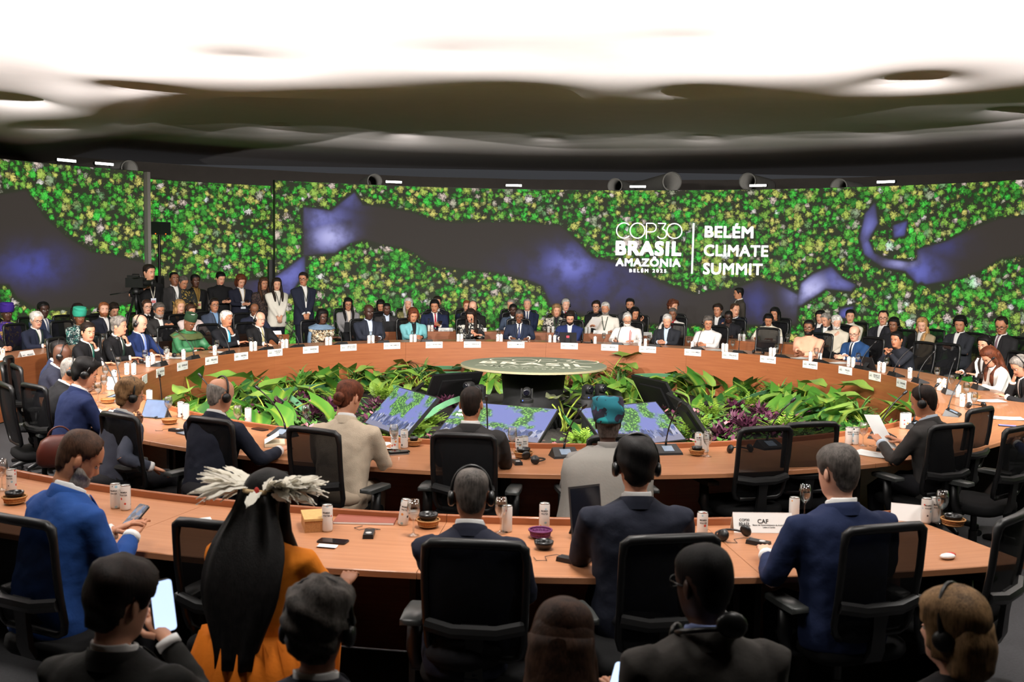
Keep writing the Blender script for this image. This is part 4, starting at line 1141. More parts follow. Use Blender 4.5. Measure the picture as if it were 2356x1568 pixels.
    # ---------------- headset, glasses
    if headset:
        extra = THICK.get(hair, 0) if hair != 'bald' else 0
        mb = MB(); tilt = Matrix.Rotation(R_(headset if not isinstance(headset, bool) else 0), 3, 'X')
        pts = []
        for q in range(15):
            u = math.pi * (q / 14 - .5)
            pts.append(Hd(tilt @ Vector(((.090 + extra * .7) * math.sin(u) * 1.02, -.014, -.012 + (.143 + extra) * math.cos(u) ** .8))))
        mb.tube(pts, .0075 * s, 8, flat=1.0); hs = mb.build('headset', m_hset, root)
        for sx in (-1, 1):
            c0 = Hd(tilt @ Vector((sx * (.094 + extra * .35), -.014, -.018))); mb = MB()
            mb.lathe([(.0, -.014), (.030, -.014), (.036, -.006), (.036, .004), (.028, .013), (0, .016)], 16, c=c0, rot=Rh @ Matrix.Rotation(sx * math.pi / 2, 3, 'Y') @ Matrix.Scale(s, 3))
            mb.build('ear_cup', m_hset, hs, sharp=50)
    if specs:
        mb = MB(); col = {'dark': (20, 18, 18), 'thin': (120, 112, 100)}.get(specs, (20, 18, 18)); tr_ = .0026 if specs == 'dark' else .0016
        for sx in (-1, 1):
            ring = [Hd((sx * .034 + .026 * math.copysign(abs(math.cos(u)) ** .7, math.cos(u)), .1035 - .010 * (abs(.034 + sx * .026 * math.cos(u)) / .06) ** 2, -.006 + .019 * math.copysign(abs(math.sin(u)) ** .7, math.sin(u)))) for u in [2 * math.pi * q / 14 for q in range(15)]]
            mb.tube(ring, tr_ * s, 5)
            mb.tube([Hd((sx * .060, .093, .0)), Hd((sx * .078, .04, .0)), Hd((sx * .082, -.01, -.002))], tr_ * s, 5)
        mb.tube([Hd((-.009, .104, -.002)), Hd((0, .108, .001)), Hd((.009, .104, -.002))], tr_ * s, 5)
        gl = mb.build('eyeglasses', mat('glasses_' + str(specs), col, .35, var=0), root)
    PEOPLE[key].update(Hd=Hd, T=T, torso_pt=torso_pt, chest=chest, Rh=Rh, arms=arms, Hc=Hc, world=lambda p_: Matrix.Rotation(rz, 3, 'Z') @ Vector(p_) + base)
    return root
def fold_tex():
    t = bpy.data.textures.get('cloth_folds')
    if not t:
        t = bpy.data.textures.new('cloth_folds', 'CLOUDS'); t.noise_scale = .11; t.noise_depth = 2
    return t
# ================================================================== THE PEOPLE IN THE HALL
GA, GB, GC, GS, GN = 'delegates at the inner ring', 'delegates at the outer ring', 'people seated behind the outer ring', 'people standing by the screens', 'people in the near rows seen from behind'
NAVY, BLK, CHAR, BLUE, DGREY = (30, 36, 56), (22, 22, 25), (44, 43, 44), (32, 56, 104), (60, 60, 62)
LY = (60, 84, 60)
A_, B_, C_ = 5.65, 7.78, 8.95
P = person
# ---- far inner ring, left to right
P('a_greentie', 'man with brown hair in black suit and green tie, fist at his cheek', 202, 740, A_, lean=10, hd=(-30, 4, 0), hair='short', hc='dark', skin='fair', top=BLK, tie=(30, 96, 84), L='cheek', R='table', group=GA)
P('a_greymouth', 'grey-haired man in black suit touching his mouth, headset round his neck', 273, 726, A_, lean=10, hd=(10, 2, 0), hair='wave', hc='grey', skin='fair', top=BLK, tie=(40, 60, 52), L='mouth', R='table', group=GA)
P('a_bluetie', 'balding man with headset in blue suit and light blue tie', 325, 722, A_, lean=6, hd=(8, 14, 0), hair='ring', hc='grey', skin='pale', top=(34, 50, 96), tie=(126, 150, 226), headset=True, group=GA)
m_robe = mat('green_robe', (58, 120, 78), .5, var=.25, scale=9, bump=.3, bscale=40)
P('a_green', 'man in shiny green robe and dark green embroidered cap looking down', 443, 722, A_, lean=12, hd=(-4, 26, 0), hair='short', hc='black', skin='brown', tmat=m_robe, open_=False, hat='cap', fat=1.3, wide=1.16, lan=LY, badge=(220, 224, 220), group=GA)
P('a_turq', 'white-haired man with hand over mouth, black suit and turquoise tie', 521, 713, A_, lean=10, hd=(6, 4, 0), hair='short', hc='white', skin='tan', top=(24, 25, 30), tie=(88, 190, 226), R='fold', L='mouth', group=GA)
P('a_khaki', 'bald man with headset, glasses, black suit and khaki tie', 598, 716, A_, lean=4, hd=(8, 6, 0), hair='ring', hc='white', skin='pale', top=(26, 26, 28), tie=(182, 172, 124), headset=True, specs='thin', group=GA)
m_bl1 = pattern_fabric('ochre_black_blouse', [(34, 30, 28), (198, 180, 150), (150, 108, 52), (226, 216, 196), (60, 48, 36)], 34)
P('a_shawl', 'woman with glasses in ochre patterned blouse and blue-grey shawl', 742, 714, A_, lean=6, hd=(0, 6, 0), hair='bob', hc='black', skin='dark', tmat=m_bl1, open_=False, specs='dark', R='fold', L='fold', neck_bare=True, group=GA)
P('a_mozam', 'bald man in navy jacket and open light blue shirt', 849, 700, A_, lean=4, hd=(0, 8, 0), hair='bald', skin='deep', top=(40, 44, 56), shirt=(196, 208, 232), vdepth=.3, R='clasp', L='clasp', wide=1.12, group=GA)
P('a_teal', 'woman in pale teal jacket with short auburn hair looking down', 952, 708, A_, lean=5, hd=(-4, 20, 0), hair='bob', hc='auburn', skin='tan', top=(116, 180, 186), shirt=(24, 24, 28), headset=12, R='clasp', L='clasp', wide=1.09, group=GA)
m_bl2 = pattern_fabric('black_floral', [(22, 22, 26), (22, 22, 26), (24, 24, 28), (200, 196, 186), (28, 28, 34)], 24)
P('a_france', 'woman with long dark hair in black floral dress reading her phone', 1082, 716, A_, lean=8, hd=(-22, 24, 0), hair='long', hc='dark', skin='fair', tmat=m_bl2, open_=False, neck_bare=True, R='fold', L='phone', group=GA)
P('a_comoros', 'elderly man with glasses and headset in navy suit behind the disc', 1195, 726, A_, lean=8, hd=(0, 14, 0), hair='buzz', hc='saltpep', skin='brown', top=(38, 46, 66), tie=(52, 62, 98), specs='dark', headset=True, group=GA, wide=1.09)
P('a_chile', 'bearded young man with glasses in blue jacket behind a tablet', 1312, 723, A_, lean=12, hd=(6, 22, 0), hair='wave', hc='dark', skin='fair', top=(34, 46, 92), beard='dark', specs='thin', R='table', L='cheek', group=GA, wide=1.09)
m_wsh = fabric((226, 220, 214))
P('a_brasil', 'white-bearded man with glasses in white shirt with red piping, reading', 1444, 727, A_, lean=10, hd=(18, 26, 0), hair='recede', hc='silver', skin='fair', top=(230, 224, 220), open_=False, beard='white', specs='dark', R='table', L='table', wide=1.12, group=GA)
P('a_un', 'grey-haired man in dark suit and light blue shirt, hands folded', 1535, 731, A_, lean=9, hd=(12, 18, 0), hair='short', hc='silver', skin='fair', top=(38, 40, 46), shirt=(188, 206, 226), R='clasp', L='clasp', wide=1.10, group=GA)
P('a_colombia', 'man with thin glasses in white shirt, dark swept hair, reading down', 1630, 728, A_, lean=10, hd=(28, 14, 0), hair='grown', hc='saltpep', skin='tan', top=(228, 222, 220), open_=False, specs='thin', headset=True, R='clasp', L='clasp', group=GA)
P('a_peach', 'bearded man with black glasses in peach shirt', 1862, 735, A_, lean=3, hd=(20, 0, 0), hair='short', hc='black', skin='brown', top=(244, 178, 148), open_=False, beard='black', specs='dark', R='fold', L='table', fat=1.25, wide=1.18, group=GA)
P('a_monaco', 'bald man with brown glasses in bright blue suit and dark tie', 1966, 748, A_, lean=10, hd=(22, 10, 0), hair='ring', hc='dirty', skin='pale', top=(34, 66, 110), tie=(24, 24, 36), specs='dark', R='fold', L='clasp', fat=1.12, wide=1.12, group=GA)
P('a_palau', 'dark-haired man in dark jacket with fingers locked before his chin', 2064, 761, A_, lean=20, hd=(14, 6, 0), hair='short', hc='black', skin='tan', top=(40, 42, 50), open_=False, R='clasphigh', L='clasphigh', group=GA)
# ---- right bend
P('a_brownjacket', 'woman with short black hair in dark brown jacket and white scarf', 2267, 770, zc=1.29, lean=16, hd=(20, 6, 0), hair='wave', hc='black', skin='fair', top=(52, 36, 30), headset=True, R='table', L='table', group=GA)
P('a_brownhair', 'woman in white blouse hiding her face under long brown hair', 2268, 803, zc=1.20, lean=22, hd=(20, 36, 0), hair='long', hc='auburn', skin='fair', top=(238, 234, 228), open_=False, R='mouth', L='table', group=GA)
P('a_brow', 'grey-haired man in headset and dark suit, hand over his brow', 2336, 818, zc=1.22, lean=22, hd=(16, 34, 0), hair='short', hc='grey', skin='fair', top=(34, 34, 36), headset=True, R='brow', L='table', group=GA)
P('a_edge', 'person at the right picture edge with blue sleeves resting on the table', 2425, 880, zc=1.3, lean=14, hd=(0, 10, 0), hair='short', hc='grey', skin='fair', top=(36, 50, 92), R='clasp', L='clasp', group=GA)
P('a_reader', 'man with headset in dark grey suit holding a sheet of paper', 2118, 885, zc=1.31, lean=12, yaw=8, hd=(12, 18, 0), hair='recede', hc='dark', skin='tan', top=(56, 54, 53), headset=True, near=True, shirt=(200, 214, 230), L=(-.13, .40, .86), R=(.12, .38, .84), group=GA)
# ---- left bend, seen from behind
P('a_band', 'dark-skinned man with headset, partly hidden behind the bald man', 136, 787, zc=1.22, lean=16, hair='buzz', hc='black', skin='dark', top=(40, 48, 74), headset=True, group=GA)
P('a_baldhs', 'bald dark-skinned man with headset in dark blue suit leaning forward', 148, 792, zc=1.25, lean=18, hd=(-6, 18, 0), hair='bald', skin='dark', top=(34, 36, 50), headset=True, near=True, group=GA)
P('a_greyhs', 'man with cropped grey hair and headset in black suit', 168, 822, zc=1.26, lean=18, hd=(-10, 14, 0), hair='buzz', hc='grey', skin='tan', top=BLK, headset=True, near=True, group=GA)
P('a_bluehs', 'man with curly black hair and headset in dark blue suit', 206, 822, zc=1.32, lean=14, hd=(-14, 20, 0), hair='wave', hc='black', skin='fair', top=(28, 40, 78), headset=-14, near=True, L=(-.16, .42, .80), R=(.10, .40, .80), group=GA)
P('a_greysuit', 'man with wavy grey-blond hair and headset in grey suit, chin in hand', 303, 867, zc=1.30, lean=12, yaw=-8, hd=(-10, 10, 0), hair='grown', hc='dirty', skin='fair', top=(74, 78, 92), headset=True, specs='thin', near=True, L='mouth', R=(.32, .12, .70), group=GA)
P('a_navybald', 'balding grey-haired man with headset in navy jacket, writing', 513, 867, zc=1.33, lean=12, yaw=0, hd=(-14, 14, 0), hair='ring', hc='grey', skin='fair', top=(27, 31, 44), headset=True, near=True, R=(.30, .42, .80), L=(-.14, .40, .80), wide=1.09, group=GA)
m_lin = mat('beige_linen', (196, 178, 156), .85, var=.12, scale=30, bump=.35, bscale=160)
P('a_beige', 'woman with low brown bun in beige linen jacket', 812, 873, zc=1.34, lean=12, yaw=4, hd=(-18, 24, 0), hair='bun', hc='auburn', skin='fair', tmat=m_lin, top=(196, 178, 156), near=True, R=(.16, .40, .80), L=(-.12, .40, .80), pants=(190, 172, 150), group=GA)
P('a_middle', 'man with bald crown in charcoal suit facing the middle monitor', 1085, 888, zc=1.33, lean=3, hd=(0, 4, 0), hair='buzz', hc='dark', skin='tan', top=(48, 46, 46), near=True, R='table', L='table', wide=1.09, group=GA)
P('a_wrap', 'person in teal and black head wrap with grey shawl', 1398, 918, zc=1.34, lean=5, hd=(0, 10, 0), hair='buzz', hc='saltpep', skin='deep', top=(128, 124, 120), near=True, hat='wrap', open_=False, wide=1.14, R='table', L='table', group=GA)
# ---- near outer ring, seen from behind
P('b_blue', 'balding bearded man in bright blue suit holding up a phone', 213, 993, zc=1.36, lean=14, yaw=-22, hd=(-24, 30, 0), hair='recede', hc='brown', skin='tan', top=(34, 72, 138), beard='grey', near=True, wide=1.16, fat=1.1, L=(-.02, .36, .86), R=(.10, .38, .86), group=GN)
P('b_feather', 'woman in white feather headdress with very long black hair and orange dress', 622, 1078, zc=1.33, lean=10, yaw=-6, hd=(-6, 12, 0), hair='long', hc='black', skin='brown', top=(226, 128, 30), open_=False, near=True, neck_bare=True, sleeve=False, pants=(216, 112, 24), R=(.22, .40, .80), L=(-.14, .40, .80), group=GN)
P('b_bald', 'bald dark-skinned man with headset in navy suit, hand at his chin', 1085, 1074, zc=1.30, lean=14, hd=(6, 12, 0), hair='buzz', hc='saltpep', skin='brown', top=(26, 29, 44), headset=True, near=True, L='mouth', R='table', wide=1.10, group=GN)
P('b_dark', 'man with thick black hair and headset in navy suit', 1465, 1000, zc=1.39, lean=6, hd=(0, 6, 0), hair='grown', hc='black', skin='fair', top=(28, 31, 44), headset=True, near=True, wide=1.12, group=GN)
P('b_navy', 'man with short grey hair in navy suit and white collar', 1927, 1018, zc=1.38, lean=8, yaw=2, hd=(14, 8, 0), hair='short', hc='saltpep', skin='pale', top=(27, 38, 70), near=True, wide=1.14, L=(-.22, .34, .80), R=(.2, .38, .80), group=GN)
P('c_phone', 'dark-haired man in black jacket holding a bright phone', 292, 1277, zc=1.32, lean=4, yaw=-6, hd=(-14, 14, 0), hair='grown', hc='dark', skin='fair', top=(33, 32, 30), near=True, wide=1.10, R=(.00, .27, 1.0), L='lap', elbow={1: (.9, -.2, -1)}, group=GN)
P('c_afro', 'man with grey afro hair and headset in dark jacket', 735, 1332, zc=1.31, lean=4, yaw=0, hd=(0, 6, 0), hair='curly', hc='saltpep', skin='brown', top=(32, 34, 44), headset=True, near=True, R='lap', L='lap', wide=1.09, group=GN)
P('c_long', 'woman with long straight brown hair holding a phone low', 1300, 1380, zc=1.26, lean=4, hd=(-10, 16, 0), hair='long', hc='brown', skin='fair', top=(36, 34, 34), near=True, open_=False, R=(.20, .30, .86), L='lap', group=GN)
P('c_grey', 'dark-skinned man with glasses and neck headset in grey suit', 1618, 1247, zc=1.35, lean=6, yaw=6, hd=(22, 8, 0), hair='buzz', hc='black', skin='deep', top=(66, 63, 60), shirt=(120, 134, 178), specs='dark', near=True, wide=1.14, R='lap', L='lap', group=GN)
P('c_bob', 'woman with light brown bobbed hair and headset', 2195, 1360, zc=1.26, lean=4, yaw=10, hd=(26, 4, 0), hair='bob', hc='dirty', skin='pale', top=(30, 30, 32), open_=False, neck_bare=True, headset=-8, near=True, R='lap', L='lap', group=GN)

# ---- far outer ring and seats behind it, left to right
P('b_edge', 'person in dark suit at the left picture edge, forearm on the outer table', -26, 725, B_, lean=12, hd=(0, 10, 0), hair='short', hc='grey', skin='fair', top=BLK, L='clasp', R='clasp', group=GB)
m_pur = pattern_fabric('purple_dress', [(62, 38, 128), (70, 44, 140), (56, 34, 118), (190, 152, 84), (66, 40, 132)], 26)
P('c_purple', 'woman in purple turban and purple patterned dress', 16, 698, C_, lean=4, hd=(-24, 4, 0), hair='short', hc='black', skin='dark', tmat=m_pur, open_=False, hat='turban', neck_bare=True, R='lap', L='lap', group=GC)
P('b_white', 'white-haired man with glasses in navy jacket turned in profile', 84, 717, B_, lean=10, hd=(-16, 6, 0), hair='wave', hc='white', skin='pale', top=(33, 38, 56), specs='dark', lan=LY, group=GB)
P('c_tie', 'young dark-skinned man in navy suit with grey tie', 99, 693, C_, lean=3, hd=(-12, 2, 0), hair='short', hc='black', skin='deep', top=(42, 52, 78), tie=(96, 104, 124), R='lap', L='lap', group=GC)
P('c_behind', 'dark-haired woman in cream top behind the green turban', 180, 697, C_, lean=6, hd=(-10, 10, 0), hair='long', hc='dark', skin='fair', top=(204, 192, 176), open_=False, R='lap', L='lap', group=GC)
m_gw = pattern_fabric('green_white_dress', [(22, 48, 52), (26, 60, 62), (196, 206, 200), (24, 44, 50), (48, 130, 120)], 30)
P('b_turban', 'woman in turquoise turban and dark green patterned dress', 184, 709, B_, lean=8, hd=(-24, 8, 0), hair='short', hc='black', skin='brown', tmat=m_gw, open_=False, hat='turban', neck_bare=True, group=GB)
P('c_ginger', 'ginger-bearded man with headset in dark jacket and open white shirt', 238, 694, C_ - .3, lean=2, hd=(-22, -2, 0), hair='short', hc='ginger', skin='pale', top=(36, 38, 50), beard='ginger', headset=True, R='lap', L='lap', lan=(30, 30, 30), group=GC)
P('c_short', 'woman with short dark hair looking down behind the ginger man', 264, 697, C_, lean=8, hd=(-6, 24, 0), hair='wave', hc='dark', skin='fair', top=(30, 30, 34), R='lap', L='lap', group=GC)
P('c_braid', 'man with glasses and headset in braided dark uniform', 337, 688, C_, lean=2, hd=(-6, 2, 0), hair='short', hc='brown', skin='pale', top=(28, 30, 38), tie=(24, 24, 26), specs='dark', headset=True, R='lap', L='lap', group=GC)
P('b_beard', 'grey-bearded man with glasses in dark suit, hands clasped', 366, 695, B_, lean=8, hd=(-12, 6, 0), hair='wave', hc='saltpep', skin='tan', top=(50, 48, 48), beard='grey', specs='thin', R='clasphigh', L='clasphigh', group=GB)
P('c_blonde', 'blonde long-haired woman with earpiece in black top', 414, 688, C_, lean=3, hd=(-4, 4, 0), hair='long', hc='blonde', skin='pale', top=(24, 24, 26), open_=False, neck_bare=True, R='lap', L='lap', group=GC)
P('b_pink', 'woman with brown hair and headset in pale pink jacket, hand at chin', 439, 701, B_ + .25, lean=6, hd=(4, 8, 0), hair='wave', hc='brown', skin='fair', top=(216, 198, 194), headset=True, R='mouth', L='table', group=GB)
P('c_blueshirt', 'man with glasses and headset in blue-grey blazer and light blue shirt', 492, 685, C_ - .2, lean=2, hd=(-4, -4, 0), hair='short', hc='dark', skin='tan', top=(70, 80, 100), shirt=(132, 166, 206), specs='dark', headset=True, lan=(40, 40, 40), R='lap', L='lap', group=GC)
P('b_bowed', 'bald dark-skinned man with headset bowing his head', 586, 698, B_, lean=12, hd=(-20, 30, 0), hair='bald', skin='brown', top=(36, 40, 58), headset=True, R='table', L='table', group=GB)
P('c_laptop', 'woman with glasses and long dark curls in grey blazer with laptop', 801, 684, C_, lean=4, hd=(-10, 8, 0), hair='long', hc='black', skin='tan', top=(138, 136, 138), shirt=(222, 208, 192), specs='dark', R='lap', L='lap', group=GC)
P('c_woman2', 'dark-haired woman looking down between two men', 876, 693, C_, lean=8, hd=(-14, 20, 0), hair='long', hc='black', skin='tan', top=(40, 40, 44), open_=False, R='lap', L='lap', group=GC)
P('b_pin', 'dark-skinned man in dark grey suit and pale shirt with lapel pin', 890, 698, B_, lean=4, hd=(-6, 10, 0), hair='buzz', hc='black', skin='dark', top=(52, 50, 52), shirt=(200, 212, 232), wide=1.10, group=GB)
m_olv = pattern_fabric('olive_print', [(110, 108, 62), (130, 122, 76), (88, 84, 50), (150, 138, 96)], 20)
P('c_smile', 'smiling grey-haired woman with headset in olive jacket', 940, 684, C_, lean=3, hd=(-20, 2, 0), hair='long', hc='silver', skin='fair', tmat=m_olv, top=(110, 108, 62), open_=False, headset=True, R='lap', L='lap', group=GC)
P('c_hidden', 'dark-haired man standing half hidden behind the red tie', 1006, 680, C_, lean=0, hd=(-10, 4, 0), hair='short', hc='dark', skin='fair', top=(30, 32, 42), R='lap', L='lap', group=GC)
P('b_redtie', 'black-haired man with headset in navy suit and red tie', 1000, 688, B_, lean=4, hd=(-16, 14, 0), hair='short', hc='black', skin='tan', top=(30, 38, 66), tie=(176, 28, 58), headset=True, wide=1.14, R='table', L='phone', group=GB)
P('c_ear', 'man mostly hidden behind the bald man in black', 1074, 690, C_, lean=2, hd=(0, 6, 0), hair='short', hc='ginger', skin='fair', top=(34, 40, 62), R='lap', L='lap', group=GC)
P('b_baldblack', 'bald bearded man with headset in black jacket holding a phone', 1088, 692, B_, lean=6, hd=(-8, 14, 0), hair='bald', skin='pale', hc='ginger', beard='ginger', top=(26, 25, 26), headset=True, R='table', L='phone', wide=1.10, group=GB)
P('c_lean', 'grey-haired man with glasses leaning, black suit, hand on arm', 1176, 687, C_, lean=4, hd=(-24, 4, 0), hair='short', hc='grey', skin='fair', top=(28, 30, 40), specs='thin', R='lap', L='fold', group=GC)
P('b_headset2', 'dark-skinned man with headset in blue-grey suit behind navy-suited elder', 1181, 705, B_, lean=6, hd=(-4, 12, 0), hair='buzz', hc='black', skin='deep', top=(66, 78, 98), headset=True, lan=LY, group=GB)
P('c_tall', 'tall grey-haired man in navy suit with striped tie, legs crossed', 1214, 686, C_, lean=-2, hd=(-6, -6, 0), hair='short', hc='grey', skin='fair', top=(36, 44, 72), tie=(52, 62, 96), R='lap', L='lap', group=GC)
m_bw = pattern_fabric('black_white_swirl', [(24, 22, 22), (210, 202, 192), (28, 26, 26), (196, 188, 178)], 30)
P('b_swirl', 'woman with short blonde hair in black and white patterned jacket', 1281, 700, B_, lean=4, hd=(8, 6, 0), hair='bob', hc='dirty', skin='fair', tmat=m_bw, top=(90, 88, 86), shirt=(30, 30, 34), lan=LY, wide=1.09, group=GB)
P('c_redtie2', 'grey-haired man with headset in dark suit and red tie', 1302, 686, C_, lean=0, hd=(14, 4, 0), hair='short', hc='silver', skin='pale', top=(40, 48, 68), tie=(180, 36, 56), headset=True, R='lap', L='lap', group=GC)
P('c_blackwoman', 'woman with dark bob and glasses in black cardigan', 1372, 690, C_, lean=2, hd=(-2, 4, 0), hair='wave', hc='dark', skin='fair', top=(26, 26, 30), open_=False, neck_bare=True, specs='dark', R='lap', L='lap', group=GC)
P('b_paper', 'man with grey beard in white guayabera shirt holding a paper', 1393, 694, B_, lean=4, hd=(-2, 12, 0), hair='short', hc='silver', skin='tan', top=(232, 226, 216), open_=False, beard='grey', lan=(36, 60, 44), R=(.24, .36, .88), L='table', wide=1.12, group=GB)
P('c_blackbeard', 'black-bearded man in grey suit behind the woman touching her ear', 1450, 685, C_, lean=2, hd=(4, 6, 0), hair='short', hc='black', skin='tan', top=(62, 62, 66), beard='black', lan=LY, R='lap', L='lap', group=GC)
P('b_ear', 'woman with long black hair holding a hand to her ear', 1462, 712, B_, lean=14, hd=(26, 16, 0), hair='long', hc='black', skin='tan', top=(40, 36, 36), open_=False, L='ear', R='table', group=GB)
P('c_curls', 'woman with curly auburn hair in black, turned aside', 1549, 688, C_, lean=2, hd=(52, 2, 0), hair='curly', hc='auburn', skin='fair', top=(24, 24, 30), open_=False, R='lap', L='lap', group=GC)
P('b_whitejacket', 'woman with grey hair tied back in white jacket and red scarf', 1548, 708, B_, lean=6, hd=(6, 10, 0), hair='tied', hc='saltpep', skin='brown', top=(226, 220, 214), shirt=(150, 40, 50), group=GB)
P('c_wave', 'wavy-haired man in dark suit behind the white shirt', 1652, 697, C_ - .2, lean=2, hd=(-4, 4, 0), hair='wave', hc='dark', skin='tan', top=(34, 36, 42), R='lap', L='lap', group=GC)
P('b_downspecs', 'dark-skinned man with glasses in black suit looking down', 1676, 717, B_, lean=10, hd=(4, 20, 0), hair='buzz', hc='black', skin='deep', top=(28, 28, 34), specs='dark', shirt=(60, 44, 40), group=GB)
P('c_whisper', 'receding-haired man in navy suit leaning aside with clasped hands', 1692, 697, C_ - .3, lean=8, side=-8, hd=(46, 8, 0), hair='recede', hc='brown', skin='fair', top=(30, 36, 64), R='clasphigh', L='clasphigh', lan=LY, group=GC)
P('c_photo', 'woman with long dark hair taking a picture with her phone', 1783, 706, C_, lean=4, hd=(-2, 10, 0), hair='long', hc='black', skin='tan', top=(26, 32, 46), open_=False, neck_bare=True, R='phone', L='phone', group=GC)
P('b_cream', 'dark-haired woman with headset in cream blouse, head bowed to one side', 1768, 733, B_ - .1, lean=16, hd=(20, 28, 0), hair='tied', hc='black', skin='tan', top=(236, 226, 208), open_=False, headset=True, group=GB)
P('c_fringe', 'woman with dark fringe half hidden by the leaning grey man', 1888, 714, C_, lean=2, hd=(0, 4, 0), hair='bob', hc='black', skin='fair', top=(34, 36, 42), R='lap', L='lap', group=GC)
P('b_leangrey', 'grey-haired man in dark suit leaning towards his white-bearded neighbour', 1899, 719, B_ + .15, lean=10, side=6, hd=(-14, 18, 0), hair='short', hc='grey', skin='fair', top=(36, 38, 48), lan=LY, R='lap', L='lap', group=GB)
P('b_whitebeard', 'man with curly white hair and beard in beige shirt', 1926, 731, B_ - .05, lean=10, side=-6, hd=(42, 14, 0), hair='grown', hc='white', skin='pale', top=(216, 206, 188), open_=False, beard='white', R='chin', L='lap', group=GB)
P('c_creamtied', 'woman with dark hair tied back in cream jacket', 1957, 711, C_, lean=3, hd=(26, 4, 0), hair='tied', hc='black', skin='fair', top=(228, 218, 202), R='lap', L='lap', group=GC)
P('c_thinspecs', 'man with receding hair and glasses in dark suit, hands in lap', 2033, 713, C_ - .4, lean=0, hd=(24, 2, 0), hair='recede', hc='dark', skin='fair', top=(40, 40, 46), specs='dark', lan=(36, 36, 40), R='lap', L='lap', group=GC)
P('b_shortcurl', 'woman with short black curls and headset in black jacket', 2057, 729, B_, lean=4, hd=(16, 6, 0), hair='wave', hc='black', skin='brown', top=(28, 28, 32), headset=True, open_=False, neck_bare=True, R='lap', L='lap', group=GB)
P('c_beigeblonde', 'blonde woman with headset in beige jacket, eyes lowered', 2122, 729, C_ - .6, lean=4, hd=(22, 16, 0), hair='long', hc='blonde', skin='pale', top=(158, 140, 112), headset=True, R='lap', L='lap', pants=(120, 106, 88), group=GC)
P('c_phonetyper', 'dark-haired man with headset in dark jacket typing on a phone', 2209, 725, C_ - .7, lean=4, hd=(24, 16, 0), hair='wave', hc='black', skin='tan', top=(40, 42, 48), headset=True, R='phone', L='phone', pants=(52, 54, 62), group=GC)
P('c_baldright', 'bald man with glasses in charcoal suit and patterned tie', 2304, 728, C_ - .8, lean=6, hd=(22, 18, 0), hair='recede', hc='dark', skin='tan', top=(36, 35, 37), tie=(120, 92, 104), specs='dark', R='lap', L='lap', group=GC)
# ---- standing along the screens
P('s_camera', 'cameraman in black operating a video camera with badge on his chest', 343, 607, 9.3, stand=True, lean=3, hd=(10, 4, 0), hair='short', hc='dark', skin='fair', top=(20, 20, 22), open_=False, R=(.22, .30, 1.52), L='hang', elbow={1: (.9, 0, -.6)}, lan=(196, 190, 176), badge=(214, 220, 232), pants=(22, 22, 24), group=GS)
P('s_greysuit', 'man in dark grey suit and white shirt with large badge', 400, 625, 9.9, stand=True, lean=0, hd=(-6, -4, 0), hair='buzz', hc='black', skin='brown', top=(56, 54, 55), vdepth=.42, lan=(44, 52, 44), badge=(226, 206, 204), R='hang', L='hang', group=GS)
m_uni = pattern_fabric('braided_uniform', [(30, 32, 26), (26, 28, 24), (34, 34, 28), (168, 138, 56), (28, 30, 26)], 26)
P('s_uniform', 'officer in dark uniform with gold braid looking at his phone', 424, 634, 9.8, stand=True, lean=4, hd=(6, 20, 0), hair='short', hc='saltpep', skin='tan', tmat=m_uni, top=(30, 32, 26), open_=False, specs='thin', R='sphone', L='sphone', group=GS)
P('s_darkwoman', 'woman in black jacket with patterned scarf behind the officer', 449, 630, 10.2, stand=True, lean=0, hd=(-4, 2, 0), hair='tied', hc='black', skin='dark', top=(24, 24, 26), shirt=(120, 92, 44), lan=(150, 120, 60), badge=(226, 214, 160), R='hang', L='hang', group=GS)
P('s_phone', 'woman in black suit with hair tied back, reading a phone', 509, 625, 10.3, stand=True, lean=2, hd=(4, 18, 0), hair='tied', hc='black', skin='fair', top=(18, 18, 20), open_=False, R='sphone', L='sphone', group=GS)
P('s_redhair', 'woman with short red hair in navy blazer typing on a phone', 556, 631, 10.1, stand=True, lean=3, hd=(0, 22, 0), hair='bob', hc='auburn', skin='fair', top=(26, 28, 42), lan=(170, 150, 120), badge=(220, 226, 236), R='sphone', L='sphone', group=GS)
m_flo = pattern_fabric('dark_floral_blouse', [(26, 22, 24), (60, 34, 36), (28, 26, 26), (90, 70, 58)], 30)
P('s_floral', 'woman in black jacket over dark floral blouse', 607, 637, 10.0, stand=True, lean=0, hd=(0, 4, 0), hair='long', hc='brown', skin='tan', tmat=m_flo, top=(26, 24, 26), open_=False, R='hang', L='hang', group=GS)
P('s_white', 'woman in cream cardigan with very long dark hair, hands folded', 637, 638, 9.5, stand=True, lean=0, hd=(-12, 6, 0), hair='long', hc='dark', skin='fair', top=(226, 220, 208), open_=False, R='front', L='front', pants=(26, 28, 40), lan=(40, 44, 40), group=GS)
P('s_suit', 'man with glasses in navy suit standing with crossed hands', 698, 625, 9.1, stand=True, lean=-1, hd=(-34, 4, 0), hair='short', hc='dark', skin='tan', top=(32, 36, 52), vdepth=.34, specs='dark', R='front', L='front', pants=(26, 28, 40), lan=(60, 66, 50), group=GS)
P('s_walker', 'dark-haired man in brown suit walking behind the seats', 1700, 660, 9.6, stand=True, lean=3, yaw=-60, hd=(-6, 4, 0), hair='short', hc='black', skin='tan', top=(66, 60, 54), R='hang', L='hang', specs='thin', lan=LY, group=GS)
